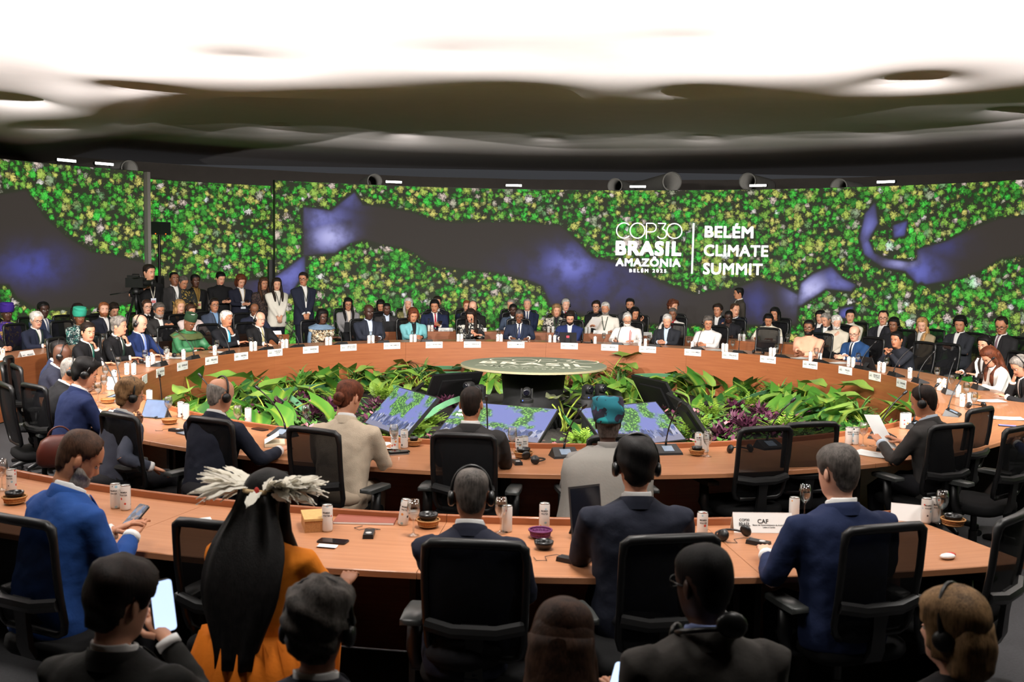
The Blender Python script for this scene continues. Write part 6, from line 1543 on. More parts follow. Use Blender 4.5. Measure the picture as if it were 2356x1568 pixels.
# ground cover along the near rim: nobody could count it
mb = MB()
for i in range(5200):
    a = rnd.uniform(-112, 112); r_ = rnd.uniform(1.7, 4.4); c0 = polar(r_, a, .17 + rnd.uniform(0, .14)); t = rnd.uniform(0, 6.28); e = rnd.uniform(.1, .8); l = rnd.uniform(.04, .10)
    d = Vector((math.cos(t) * math.cos(e), math.sin(t) * math.cos(e), math.sin(e))); s = Vector((-math.sin(t), math.cos(t), 0))
    mb.add([c0, c0 + d * l * .5 + s * l * .35, c0 + d * l, c0 + d * l * .5 - s * l * .35], [(0, 1, 2, 3)], 0 if rnd.random() < .70 else (1 if rnd.random() < .7 else 2))
tag(mb.build('ground_cover', [m_mix, m_purp, mat('pink_leaf', (186, 120, 130), .5, var=.2)], smooth=False), 'small mixed green and pink ground cover plants near the rim', 'plants', kind='stuff')
# ---- flat green ribbons woven through the plants
m_rib = mat('green_ribbon', (92, 146, 106), .7, var=.06)
RIB = [((560, 905), (800, 872), .40, .44, 'on the left, behind the bun'), ((640, 905), (720, 970), .42, .28, 'slanting below the writer'), ((860, 860), (1060, 850), .34, .34, 'running level left of the disc'), ((930, 845), (1062, 838), .42, .42, 'along the far table front left of the disc'), ((905, 880), (960, 905), .44, .3, 'short, behind the lit monitor'), ((1060, 905), (975, 950), .5, .36, 'arching left of the charcoal-suited man'), ((1460, 855), (1600, 862), .42, .42, 'along the far table front right of the disc'), ((1690, 920), (1770, 890), .30, .42, 'slanting right of the edge-on monitor'), ((1820, 945), (1900, 930), .30, .40, 'short, among the right-hand leaves'), ((1290, 930), (1330, 1000), .5, .22, 'broad, right of the middle monitor'), ((700, 930), (640, 890), .35, .4, 'crossing among the left leaves'), ((800, 885), (860, 935), .42, .26, 'falling right of the bun'), ((560, 945), (660, 1010), .36, .24, 'low, under the large leaves')]
for (q0, q1, z0, z1, w_) in RIB:
    A0, A1 = at(*q0, z0), at(*q1, z1); mb = MB(); rings = []
    up = Vector((0, 0, 1)); d = (A1 - A0); sd = d.cross(up).normalized()
    for i in range(9):
        t = i / 8; c0 = A0.lerp(A1, t) + up * (.03 * math.sin(math.pi * t) - .06); tw = R_(55); u = (sd * math.cos(tw) + up * math.sin(tw)) * .036; nn = d.normalized().cross(u).normalized() * .002
        rings.append([c0 - u - nn, c0 + u - nn, c0 + u + nn, c0 - u + nn])
    mb.loft(rings); tag(mb.build('green_ribbon', m_rib, smooth=False), 'flat sea-green ribbon strip ' + w_, 'ribbon', 'green ribbons in the bed')
# ================================================================== THINGS ON THE TABLES
def can_mat():
    m = mat('can_print', (222, 220, 216), .35, metal=0, var=0, coat=.2)
    nt = m.node_tree; N = nt.nodes; L = nt.links; b = N['Principled BSDF']
    tc = N.new('ShaderNodeTexCoord'); oi = N.new('ShaderNodeObjectInfo')
    ad = N.new('ShaderNodeVectorMath'); ad.operation = 'ADD'; L.new(tc.outputs['Object'], ad.inputs[0]); L.new(oi.outputs['Random'], ad.inputs[1])
    v = N.new('ShaderNodeTexVoronoi'); v.inputs['Scale'].default_value = 42; L.new(ad.outputs[0], v.inputs['Vector'])
    st = N.new('ShaderNodeMapRange'); st.inputs['From Min'].default_value = .30; st.inputs['From Max'].default_value = .34; st.inputs['To Min'].default_value = 1; st.inputs['To Max'].default_value = 0; L.new(v.outputs['Distance'], st.inputs['Value'])
    sc = N.new('ShaderNodeSeparateColor'); L.new(v.outputs['Color'], sc.inputs[0])
    cr = N.new('ShaderNodeValToRGB'); cr.color_ramp.interpolation = 'CONSTANT'; e = cr.color_ramp.elements
    cols = [(0, (222, 220, 216)), (.40, (200, 64, 50)), (.50, (222, 220, 216)), (.60, (222, 150, 80)), (.68, (222, 220, 216)), (.78, (150, 190, 206)), (.86, (222, 220, 216)), (.93, (60, 60, 64))]
    while len(e) < len(cols): e.new(.5)
    for i, (p_, c_) in enumerate(cols): e[i].position = p_; e[i].color = rgb(*c_)
    L.new(sc.outputs[0], cr.inputs[0])
    mx = N.new('ShaderNodeMixRGB'); mx.inputs[1].default_value = rgb(222, 220, 216); L.new(st.outputs[0], mx.inputs[0]); L.new(cr.outputs[0], mx.inputs[2]); L.new(mx.outputs[0], b.inputs['Base Color'])
    return m
m_can = can_mat(); m_alu = mat('aluminium', (196, 200, 204), .25, metal=1., var=0)
mb = MB(); mb.lathe([(.022, 0), (.026, .004), (.0285, .012), (.0285, .130), (.0255, .139)], 18, caps=True); ME_CAN = mb.mesh('body', m_can, sharp=50)
mb = MB(); mb.lathe([(.0262, .138), (.0262, .142), (.0235, .142), (.0225, .138), (.001, .138)], 18); mb.box((.006, 0, .1395), (.018, .010, .001)); ME_LID = mb.mesh('lid', m_alu, sharp=40)
def can(p, label, rz=None, words=False, tilt=0.):
    root = empty('drink_can', p, rnd.uniform(0, 6.28) if rz is None else rz); tag(root, label, 'can', 'slim drink cans on the tables')
    if tilt: root.rotation_euler[1] = tilt
    b_ = link('body', ME_CAN, root); link('lid', ME_LID, root)
    if words:
        for (t, zc_, hh) in (('MAMBA', .104, .010), ('WATER', .088, .010)):
            V, F, asp = text_uv(t, .02); w_ = .040; mb = MB()
            mb.add([(.0288 * math.sin((u - .5) * w_ / .0288), -.0288 * math.cos((u - .5) * w_ / .0288), zc_ + (v - .5) * hh) for u, v in V], F); mb.build('lettering', m_ink, b_, smooth=False)
    return root
m_gl = glass_mat(); m_water = mat('water_in_glass', (206, 214, 214), .05, var=0, alpha=.45)
mb = MB(); mb.lathe([(.032, .002), (.034, .003), (.012, .008), (.0045, .02), (.004, .075), (.010, .086), (.026, .104), (.034, .130), (.034, .155), (.028, .190), (.0272, .190), (.033, .155), (.033, .130), (.025, .106), (.008, .088)], 20); ME_GLASS = mb.mesh('goblet', m_gl)
mb = MB(); mb.lathe([(.006, .089), (.024, .106), (.0325, .131), (.001, .131)], 18); ME_WAT = mb.mesh('water', m_water)
def goblet(p, label, full=True):
    root = empty('wine_glass', p); tag(root, label, 'glass', 'stemmed glasses on the tables'); link('goblet', ME_GLASS, root)
    if full: link('water', ME_WAT, root)
    return root
m_mic = mat('mic_body', (26, 26, 28), .4, var=.05); m_lcd = mat('mic_display', (120, 134, 150), .2, var=0, emit=(120, 140, 165), estr=.35)
def mic(p, rz, label, lean=.35, side=0., length=.36):
    """conference unit with gooseneck; the user sits on the local -Y side"""
    root = empty('microphone', p, rz); tag(root, label, 'microphone', 'gooseneck microphones on the tables')
    mb = MB(); mb.add([(-.10, -.075, .0), (.10, -.075, 0), (.11, .07, 0), (-.11, .07, 0), (-.095, -.07, .016), (.095, -.07, .016), (.085, .05, .062), (-.085, .05, .062)], [(3, 2, 1, 0), (4, 5, 6, 7), (0, 1, 5, 4), (1, 2, 6, 5), (2, 3, 7, 6), (3, 0, 4, 7)]); mb.build('base', m_mic, root, smooth=False)
    mb = MB(); s_ = .046 / .12
    mb.add([(-.04, -.05, .0265), (.04, -.05, .0265), (.04, .02, .0265 + .07 * s_), (-.04, .02, .0265 + .07 * s_)], [(0, 1, 2, 3)]); mb.build('display', m_lcd, root, smooth=False)
    mb = MB(); pts = []
    for i in range(9):
        t = i / 8; pts.append((side * length * t ** 1.6, .035 - lean * length * t ** 1.5, .055 + length * t * (1 - .15 * t)))
    mb.tube(pts, .0055, 6); mb.tube([pts[0], pts[1]], .009, 6); mb.build('gooseneck', m_mic, root)
    d = (Vector(pts[-1]) - Vector(pts[-2])).normalized(); q = Vector(pts[-1]); mb = MB(); mb.tube([q, q + d * .012, q + d * .042, q + d * .05], [.007, .0125, .0125, .006], 10); mb.build('capsule', m_mic, root)
    return root
m_bask = mat('woven_straw', (170, 120, 70), .8, var=.45, scale=120); m_coco = mat('black_bowl', (20, 18, 18), .3, var=.1); m_purb = mat('purple_weave', (104, 40, 92), .7, var=.6, scale=90)
def weave_bowl(p, label, m, r=.06, h=.045, name='woven_bowl', holes=True):
    root = empty(name, p, rnd.uniform(0, 6)); tag(root, label, 'bowl', 'small bowls on the tables')
    mb = MB(); mb.lathe([(r * .55, .002), (r * .72, .006), (r * .95, h * .55), (r, h * .9), (r * .97, h * .9), (r * .9, h * .55), (r * .66, .012), (.001, .010)], 20); mb.build('shell', m, root)
    if holes:
        mb = MB()
        for z, k in ((h * .92, 1.02), (h * .30, .84)): mb.tube([(r * k * math.cos(2 * math.pi * q / 20), r * k * math.sin(2 * math.pi * q / 20), z) for q in range(21)], .005, 6)
        mb.build('rim', m, root)
        mb = MB()
        for q in range(16):
            a0 = 2 * math.pi * q / 16
            for s in (-.2, .2): mb.tube([(r * .84 * math.cos(a0), r * .84 * math.sin(a0), h * .28), (r * 1.0 * math.cos(a0 + s), r * 1.0 * math.sin(a0 + s), h * .92)], .0028, 4)
        o_ = mb.build('weave', m, root); o_['kind'] = 'stuff'
    return root
m_paper = mat('paper', (236, 236, 234), .8, var=.02)
def sheet(p, rz, label, w=.21, d=.297, group='sheets of paper', bend=.012, rot=None):
    root_m = MB(); n_ = 6
    V = [((i / n_ - .5) * w, (j / n_ - .5) * d, .0015 + bend * (1 - math.cos((j / n_ - .5) * 2)) + k) for k in (0, .001) for j in range(n_ + 1) for i in range(n_ + 1)]
    m_ = (n_ + 1) ** 2
    root_m.add(V, [(j * 7 + i, j * 7 + i + 1, j * 7 + i + 8, j * 7 + i + 7) for j in range(n_) for i in range(n_)] + [(m_ + j * 7 + i + 7, m_ + j * 7 + i + 8, m_ + j * 7 + i + 1, m_ + j * 7 + i) for j in range(n_) for i in range(n_)])
    o = root_m.build('paper_sheet', m_paper); o.location = p; o.rotation_euler = rot or (0, 0, rz); return tag(o, label, 'paper', group)
m_scr = mat('phone_screen', (20, 22, 28), .1, var=0); m_scr_on = mat('phone_screen_lit', (170, 196, 235), .2, var=0, emit=(188, 210, 246), estr=1.4); m_steel = mat('pale_case', (150, 148, 146), .4, metal=.5, var=.05)
def phone(p, rot, label, lit=False, w=.074, h=.152, case=None, screen=None):
    root = empty('mobile_phone', p); tag(root, label, 'phone'); root.rotation_euler = rot
    mb = MB(); t = .008; rr_ = .012; pts = []
    for (cx_, cy_, a0) in ((w / 2 - rr_, h / 2 - rr_, 0), (-w / 2 + rr_, h / 2 - rr_, 90), (-w / 2 + rr_, -h / 2 + rr_, 180), (w / 2 - rr_, -h / 2 + rr_, 270)):
        for q in range(4): pts.append((cx_ + rr_ * math.cos(R_(a0 + 30 * q)), cy_ + rr_ * math.sin(R_(a0 + 30 * q))))
    mb.loft([[(x, y, 0) for x, y in pts], [(x, y, t) for x, y in pts]]); mb.build('case', case or m_mic, root, sharp=40)
    mb = MB(); mb.add([(x * .93, y * .96, t + .0006) for x, y in pts], [tuple(range(len(pts)))]); mb.build('screen', screen or (m_scr_on if lit else m_scr), root, smooth=False)
    return root
def receiver(p, rz, label):
    root = empty('interpretation_receiver', p, rz); tag(root, label, 'receiver', 'interpretation receivers on the tables')
    mb = MB(); mb.box((0, 0, .011), (.055, .12, .022), taper=.94); b_ = mb.build('body', m_mic, root, smooth=False)
    mb = MB(); mb.lathe([(.016, .0222), (.016, .024), (.001, .024)], 14, c=(0, -.02, 0)); mb.build('dial', mat('dial_white', (200, 196, 194), .4, var=0), b_)
    mb = MB(); mb.tube([(.02, .06, .015), (.05, .10, .006), (-.01, .13, .006), (-.06, .09, .006), (-.09, .13, .006), (-.05, .17, .006)], .0018, 5); mb.build('cable', m_mic, root)
    return root
def table_headset(p, rz, label):
    root = empty('table_headset', p, rz); tag(root, label, 'headset', 'headsets lying on the tables')
    mb = MB(); mb.tube([(.085 * math.cos(R_(a)), .10 * math.sin(R_(a)), .018 + .004 * math.sin(R_(a * 2))) for a in range(0, 181, 15)], .006, 6); mb.build('band', m_hset, root)
    for s in (-1, 1):
        mb = MB(); mb.lathe([(.001, -.014), (.03, -.012), (.034, 0), (.028, .012), (.001, .014)], 14, c=(s * .085, -.005, .032), rot=Matrix.Rotation(s * R_(70), 3, 'Y')); mb.build('ear_cup', m_hset, root)
    return root
m_tab = mat('tablet_case', (34, 34, 36), .6, var=.1); m_tabs = mat('tablet_screen', (60, 84, 120), .15, var=.5, scale=12, emit=(56, 84, 130), estr=.5)
def tablet(p, rz, label, w=.25, h=.18, tilt=62, lit=True, cat='tablet'):
    """propped tablet; its screen looks along local -Y"""
    root = empty('tablet_computer', p, rz); tag(root, label, cat)
    Mx = Matrix.Rotation(R_(90 - tilt) * -1 + R_(90), 3, 'X')
    mb = MB(); mb.box(Mx @ Vector((0, h / 2, 0)) + Vector((0, 0, .004)), (w, h, .009), rot=Mx); mb.build('case', m_tab, root, smooth=False)
    mb = MB(); mb.add([Mx @ Vector((sx * w * .47, h * (.5 + sy * .46), .0052)) + Vector((0, 0, .004)) for sx, sy in ((-1, -1), (1, -1), (1, 1), (-1, 1))], [(0, 1, 2, 3)]); mb.build('screen', m_tabs if lit else m_scr, root, smooth=False)
    mb = MB(); q = Mx @ Vector((0, h * .6, -.005)); mb.add([(-.04, q.y, q.z), (.04, q.y, q.z), (.04, q.y + .09, .002), (-.04, q.y + .09, .002), (-.04, q.y, q.z - .006), (.04, q.y, q.z - .006), (.04, q.y + .083, .0), (-.04, q.y + .083, .0)], [(0, 1, 2, 3), (7, 6, 5, 4), (0, 3, 7, 4), (1, 5, 6, 2)]); mb.build('prop', m_tab, root, smooth=False)
    return root
Tz = TOP + .0005
def far_spot(px, r, y=790): p = on_ring(px, y, r); return Vector((p.x, p.y, Tz))
# ---- far side of the inner ring: can pairs, goblets and microphones by seat
SEATS = [('the man with light blue tie', 340, 333, None, 366), ('the man in the green robe', 422, 382, None, 441), ('the man with turquoise tie', 494, 499, None, 523), ('the man with khaki tie', 578, 577, 587, 612), ('the empty place beside card SWEDEN', 651, 646, 659, 684), ('the woman with the blue-grey shawl', 752, 755, 760, 784), ('the man in open light blue shirt', 849, 853, 858, 880), ('the woman in pale teal', 946, 950, 955, 981), ('the woman in black floral dress', 1054, 1058, 1062, 1081),
         ('the navy-suited elder', 1145, 1147, 1153, 1187), ('the bearded young man', 1265, 1280, 1276, None), ('the white-bearded man with red piping', 1369, 1389, None, 1421), ('the grey-haired man with folded hands', 1472, 1493, 1485, 1508), ('the man in white shirt and thin glasses', 1593, 1584, None, 1606), ('the empty mesh chair', 1664, 1686, 1672, 1703), ('the free place before peach shirt', 1774, 1788, 1782, 1801), ('the peach shirt man', 1866, 1879, 1888, 1890), ('the man in bright blue suit', 1955, 1976, 1965, 1987), ('the man with locked fingers', 2026, 2042, 2036, 2065), ('the empty chair at the right bend', 2097, 2160, None, 2122)]
for (who, c1, g1, c2, m1) in SEATS:
    can(far_spot(c1, 4.80), 'slim white can%s before %s' % (', left of a pair,' if c2 else '', who))
    if c2: can(far_spot(c2, 4.80), 'slim white can, right of a pair, before ' + who)
    goblet(far_spot(g1, 4.96), 'stemmed glass by the cans in front of ' + who)
    if m1:
        p = far_spot(m1, 4.74); mic(p, face_centre(p), 'gooseneck microphone in front of ' + who, lean=.5, side=rnd.uniform(-.3, .3))
for (x, y, t, ww) in [(292, 862, 'left of two beside the glass before the hand-on-mouth man', 0), (308, 862, 'right of two beside the glass before the hand-on-mouth man', 0), (352, 840, 'beside the light blue tie, second', 0), (385, 826, 'alone between blue suit and green robe', 0), (263, 880, 'at the left bend behind the curly-haired man', 0), (252, 897, 'front left of two by the microphone at the left bend', 0), (264, 897, 'front right of two by the microphone at the left bend', 0), (344, 930, 'behind the grey-suited man', 0), (416, 960, 'left of two between grey suit and balding writer', 0), (428, 965, 'right of two between grey suit and balding writer', 0), (571, 975, 'right of the balding writer, behind his shoulder', 0), (908, 1033, 'left of two by the beige woman', 1), (930, 1030, 'right of two by the beige woman', 1), (1194, 1048, 'left of two by the woven basket', 1), (1206, 1046, 'right of two by the woven basket', 1), (1606, 1036, 'left of two by the small basket near the rim', 1), (1622, 1040, 'right of two by the small basket near the rim', 1), (1952, 1022, 'left of two by the sheet of paper', 1), (1967, 1022, 'right of two by the sheet of paper', 1), (2077, 985, 'left of two behind the reading face', 0), (2088, 985, 'right of two behind the reading face', 0), (2160, 898, 'left of the pair at the right bend', 0), (2171, 898, 'right of the pair at the right bend', 0), (2204, 914, 'alone at the right bend', 0), (2213, 936, 'front left among the glasses at the right bend', 0), (2230, 934, 'front right among the glasses at the right bend', 0),
                      (27, 1132, 'by the black bowl at the lower left', 1), (266, 1168, 'left of two beside the blue suit', 1), (289, 1172, 'right of two beside the blue suit', 1), (753, 1221, 'beside the closed brown folder', 1), (926, 1206, 'tilting, between folder and glass', 1), (1252, 1216, 'alone behind the purple bowl', 1), (1166, 1222, 'half hidden by the navy shoulder of the bald man', 0), (1615, 1238, 'half hidden beside the black-haired man', 1), (1826, 1200, 'peeking over the shoulder of the grey-haired navy man', 0), (2130, 1202, 'left of two by the last glass', 1), (2150, 1200, 'right of two by the last glass', 1)]:
    can(at(x, y, Tz), 'slim white can ' + t, words=bool(ww), rz=.0 if ww else None, tilt=.16 if 'tilting' in t else 0)
for (x, y, t, fl) in [(272, 858, 'before the hand-on-mouth man', 1), (243, 880, 'left bend, by the three cans', 1), (240, 905, 'left bend, in front of the curly-haired man', 1), (226, 925, 'nearest the curly-haired man', 1), (388, 962, 'between grey suit and microphone', 1), (547, 985, 'behind the balding writer', 0), (704, 985, 'behind the beige shoulder', 0), (906, 1034, 'by the pale phones', 1), (1178, 1042, 'between charcoal suit and cans', 1), (1627, 1050, 'by the small basket near the rim', 0), (1985, 1026, 'by the sheet of paper', 0), (2188, 900, 'at the right bend by the can pair', 0), (2222, 920, 'in the middle of the right bend', 1), (2240, 945, 'near the sunglasses at the right bend', 1), (5, 1128, 'cut by the left picture edge', 0), (951, 1232, 'large clear, right of the brown folder', 1), (1152, 1226, 'behind the bald man with headset', 0), (1850, 1190, 'behind the grey-haired navy man', 0), (2165, 1205, 'beside the last two cans', 0)]:
    goblet(at(x, y, Tz), 'stemmed glass ' + t, bool(fl))
for (x, y, yaw_, t, sd) in [(268, 888, 0, 'at the left bend before the green tie man', -.6), (262, 920, 0, 'at the left bend before the headset row', -.7), (365, 958, 0, 'before the grey-suited man', .4), (495, 965, 0, 'before the balding writer', -.3), (650, 1003, 0, 'before the woman in beige', -.5), (1120, 1028, 0, 'before the charcoal-suited man', 0), (1300, 1050, 10, 'before the person in the head wrap', .3), (1535, 1042, 0, 'right of the head wrap, unused', .15), (1770, 1030, 0, 'before the first empty chair', .4), (2030, 1008, 0, 'before the reading man', .5), (2110, 985, 0, 'behind the reading man', .6), (2190, 955, 0, 'before the empty chair at right', .6), (2185, 905, 0, 'between the cans at the right bend', .3), (2255, 895, 0, 'before the woman in white blouse', -.4)]:
    p = at(x, y, Tz); mic(p, face_centre(p) + R_(yaw_), 'gooseneck microphone ' + t, lean=.25, side=sd)
# baskets and bowls
for (x, y, m, r_, t) in [(248, 927, m_bask, .065, 'open straw basket at the left bend'), (390, 975, m_bask, .062, 'straw basket before the grey-suited man'), (952, 1025, m_bask, .058, 'straw basket holding black foam by the beige woman'), (1204, 1052, m_bask, .068, 'straw basket with dark liner by the charcoal suit'), (1603, 1047, m_bask, .055, 'small straw basket by the two cans near the rim'), (34, 1158, m_bask, .062, 'straw basket under the black bowl at lower left'), (1243, 1236, m_purb, .058, 'purple woven bowl behind the black bowl'), (985, 1212, m_bask, .06, 'dark straw basket behind the tall glass'), (2192, 1210, m_bask, .062, 'straw basket with black rim at the right table end'), (285, 875, m_bask, .055, 'straw basket beside the two cans at the left bend'), (2245, 918, m_bask, .05, 'straw basket at the right bend')]:
    weave_bowl(at(x, y, Tz), t, m, r_)
mbc = [(34, 1158, .03, .060, 'black bowl sitting in the straw basket at lower left'), (1251, 1262, 0, .058, 'black glossy bowl on the near table'), (952, 1025, .028, .04, 'black foam cover in the straw basket'), (985, 1212, .035, .062, 'black round lid on the dark basket'), (2192, 1210, .024, .058, 'black shallow bowl in the right-hand basket'), (1204, 1052, .03, .06, 'black foam liner in the basket by the charcoal suit'), (1603, 1047, .026, .046, 'black foam ring in the small basket')]
for (x, y, dz, r_, t) in mbc: weave_bowl(at(x, y, Tz) + Vector((0, 0, dz)), t, m_coco, r_ * .85, .045, 'black_bowl', False)
# papers
sheet(at(878, 1028, Tz), .1, 'crumpled white sheet beside the beige sleeve', rot=(0, .1, .4), bend=.03)
q = PEOPLE['a_reader']['hands']; pm = (q[-1] + q[1]) / 2
sheet(pm + Vector((-.05, .09, .06)), 0, 'white sheet held by the man with headset in dark grey', rot=(.9, .1, PEOPLE['a_reader']['rz']))
q = PEOPLE['b_paper']['hands'][1]
sheet(q + Vector((.06, -.06, .06)), 0, 'white sheet held by the man in guayabera shirt', rot=(-.9, .2, .3), w=.2, d=.27)
for (x, r_, t) in [(355, 5.0, 'before the light blue tie'), (402, 5.05, 'beside the green robe'), (508, 5.0, 'large pale, before the turquoise tie'), (1200, 4.95, 'beside the navy-suited elder'), (1432, 5.0, 'under the hands of the white-bearded man'), (1645, 5.0, 'before the man in white with thin glasses'), (1842, 5.0, 'before the peach shirt man'), (1930, 5.0, 'under the bright blue sleeve')]:
    p = far_spot(x, r_); sheet(p, face_centre(p), 'white sheet on the far table ' + t)
for (x, y, t) in [(2275, 922, 'at the right bend before the hidden face'), (2315, 962, 'under the blue sleeves at right'), (238, 948, 'beside the curly-haired man'), (2010, 1045, 'lying by the reading man')]:
    p = at(x, y, Tz); sheet(p, face_centre(p) + .3, 'white sheet on the table ' + t)
p = at(462, 1199, Tz); sheet(p, .5, 'small white envelope left of the feather headdress', .12, .09)
p = at(752, 1258, Tz); sheet(p, -.2, 'small white slip under the black phone', .1, .05)
# notebook, folder, bag
p = at(632, 1022, Tz); root = empty('notebook', p, .25); tag(root, 'open cream notebook under the writing hand', 'notebook')
mb = MB(); mb.box((0, 0, .012), (.15, .21, .022)); mb.build('pages', mat('cream_pages', (232, 220, 190), .8, var=.03), root, smooth=False)
mb = MB(); mb.box((0, 0, .0), (.156, .216, .003)); mb.build('cover', m_mic, root, smooth=False)
mb = MB(); mb.add([(-.075, -.1, .024), (-.075, .1, .024), (.03, .1, .085), (.03, -.1, .085), (.031, .1, .084), (.031, -.1, .084)], [(0, 1, 2, 3), (3, 2, 4, 5)]); mb.build('raised_page', m_paper, root, smooth=False)
p = at(845, 1192, Tz); root = empty('document_folder', p, -.02); tag(root, 'large closed brown folder on the near table', 'folder')
mb = MB(); mb.box((0, 0, .006), (.33, .25, .012)); mb.build('boards', mat('brown_folder', (142, 76, 60), .6, var=.05), root, smooth=False)
mb = MB(); mb.box((0, 0, .006), (.325, .254, .008)); mb.build('pages', m_paper, root, smooth=False)
p = at(728, 1212, Tz); root = empty('straw_box', p, .3); tag(root, 'woven straw box beside the orange dress', 'box'); mb = MB(); mb.box((0, 0, .03), (.14, .2, .06)); mb.build('box_body', m_bask, root, smooth=False); mb = MB(); mb.box((0, 0, .066), (.146, .206, .012)); mb.build('box_lid', mat('straw_lid', (196, 156, 96), .8, var=.2, scale=60), root, smooth=False)
m_lea = mat('red_leather', (92, 40, 30), .4, var=.25, scale=15)
p = at(130, 1092, .0); root = empty('leather_bag', at(138, 1070, .50), .5); tag(root, 'reddish brown leather handbag on a chair behind the curly-haired man', 'bag')
mb = MB(); rings = []
for (z, k) in ((0, .8), (.03, 1), (.12, .98), (.2, .8), (.24, .45)): rings.append([(.17 * k * math.copysign(abs(math.cos(t)) ** .6, math.cos(t)), .08 * k * math.copysign(abs(math.sin(t)) ** .6, math.sin(t)), z) for t in [2 * math.pi * i / 20 for i in range(20)]])
mb.loft(rings); mb.build('bag_body', m_lea, root); mb = MB(); mb.tube([(.09 * math.cos(R_(a)), 0, .20 + .11 * math.sin(R_(a))) for a in range(0, 181, 15)], .007, 6); mb.build('handle', m_lea, root)
mb = MB(); mb.box((0, -.078, .15), (.03, .012, .03)); mb.build('clasp', m_gold, root, smooth=False)
# phones
q = PEOPLE['b_blue']['hands']; pm = q[1] * .5 + q[-1] * .5
def phone_scr():
    m = mat('phone_call', (30, 34, 44), .15, var=0); nt = m.node_tree; N = nt.nodes; L = nt.links; b = N['Principled BSDF']
    tc = N.new('ShaderNodeTexCoord'); v = N.new('ShaderNodeTexVoronoi'); v.inputs['Scale'].default_value = 40; L.new(tc.outputs['Object'], v.inputs['Vector'])
    cr = N.new('ShaderNodeValToRGB'); cr.color_ramp.interpolation = 'CONSTANT'; e = cr.color_ramp.elements; e[0].color = rgb(40, 50, 70); e[1].position = .6; e[1].color = rgb(160, 130, 116); e.new(.35).color = rgb(90, 120, 160)
    s_ = N.new('ShaderNodeSeparateColor'); L.new(v.outputs['Color'], s_.inputs[0]); L.new(s_.outputs[0], cr.inputs[0]); L.new(cr.outputs[0], b.inputs['Emission Color']); b.inputs['Emission Strength'].default_value = .7; return m
phone(pm + Vector((.02, .08, .045)), (R_(40), 0, R_(-35)), 'phone with a picture on screen held by the man in bright blue', w=.08, h=.165, screen=phone_scr())
q = PEOPLE['c_phone']['hands'][1]; phone(q + Vector((-.02, .03, .09)), (R_(78), R_(0), R_(50)), 'bright white phone screen held by the dark-haired man', True, w=.08, h=.165)
q = PEOPLE['c_long']['hands'][1]; phone(q + Vector((.0, .06, .04)), (R_(30), 0, R_(-20)), 'lit phone held low by the woman with straight brown hair', True)
for k, t in [('a_france', 'phone held by the woman in black floral dress'), ('b_redtie', 'phone held by the man with headset and red tie'), ('b_baldblack', 'phone held by the bald bearded man in black'), ('c_photo', 'phone held up by the woman taking a picture'), ('c_phonetyper', 'phone held by the typing man in dark jacket'), ('s_uniform', 'phone held by the officer with gold braid'), ('s_phone', 'phone held by the standing woman in black suit'), ('s_redhair', 'phone held by the standing red-haired woman')]:
    q = PEOPLE[k]; h = q['hands']; both = k in ('c_photo', 'c_phonetyper', 's_uniform', 's_phone', 's_redhair')
    c0 = (h[1] + h[-1]) / 2 if both else h[-1]; f = Matrix.Rotation(q['rz'], 3, 'Z') @ Vector((0, 1, 0))
    phone(c0 + f * .07 + Vector((0, 0, .05)), (R_(-100 if k == 'c_photo' else 35), 0, q['rz']), t)
phone(at(918, 1042, Tz) + Vector((0, 0, .009)), (0, 0, -1.1), 'dark phone on top of the pale phone by the beige woman'); phone(at(916, 1044, Tz), (0, 0, -1.15), 'pale-cased phone lying under the dark one', case=m_steel)
phone(at(766, 1246, Tz), (0, 0, 1.35), 'black phone lying beside the orange dress'); phone(at(598, 988, Tz), (0, 0, .9), 'black phone beside the balding writer'); phone(at(2318, 980, Tz), (0, 0, 1.2), 'violet-lit phone at the right bend', screen=mat('violet_screen', (120, 124, 200), .2, var=0, emit=(130, 132, 210), estr=.8)); phone(at(885, 1042, Tz), (0, 0, .5), 'small dark pen case by the crumpled sheet', w=.012, h=.09)
phone(at(430, 998, Tz), (0, 0, .9), 'slim tablet phone behind the mesh chair of the writer', w=.1, h=.17, screen=mat('grey_screen', (120, 128, 140), .2, var=0, emit=(120, 130, 145), estr=.3))
# receivers and headsets
for (x, y, rz_, t) in [(849, 1232, 0.05, 'below the brown folder'), (1310, 1292, 1.0, 'by the black glossy bowl'), (1745, 1252, .95, 'beside the large tent card'), (1190, 1066, .2, 'by the basket near the charcoal suit'), (405, 992, 1.1, 'by the curled wire before the grey suit'), (2025, 1035, -.4, 'by the reading man'), (2262, 945, .5, 'at the right bend')]:
    receiver(at(x, y, Tz), rz_, 'black interpretation receiver ' + t)
for (x, y, rz_, t) in [(1688, 1238, .6, 'left of the large tent card'), (1222, 1062, -1.2, 'beside the straw basket by the charcoal suit'), (1702, 1040, .3, 'behind the first empty chair'), (2245, 938, .2, 'at the right bend by the sheet')]:
    table_headset(at(x, y, Tz), rz_, 'black headset lying on the table ' + t)
for (x, r_, t) in [(410, 5.1, 'beside the green robe'), (318, 5.05, 'beside the light blue tie'), (1745, 5.0, 'before the far empty chair'), (1350, 5.05, 'beside the bearded young man')]:
    p = far_spot(x, r_); table_headset(p, face_centre(p), 'black headset lying on the far table ' + t)
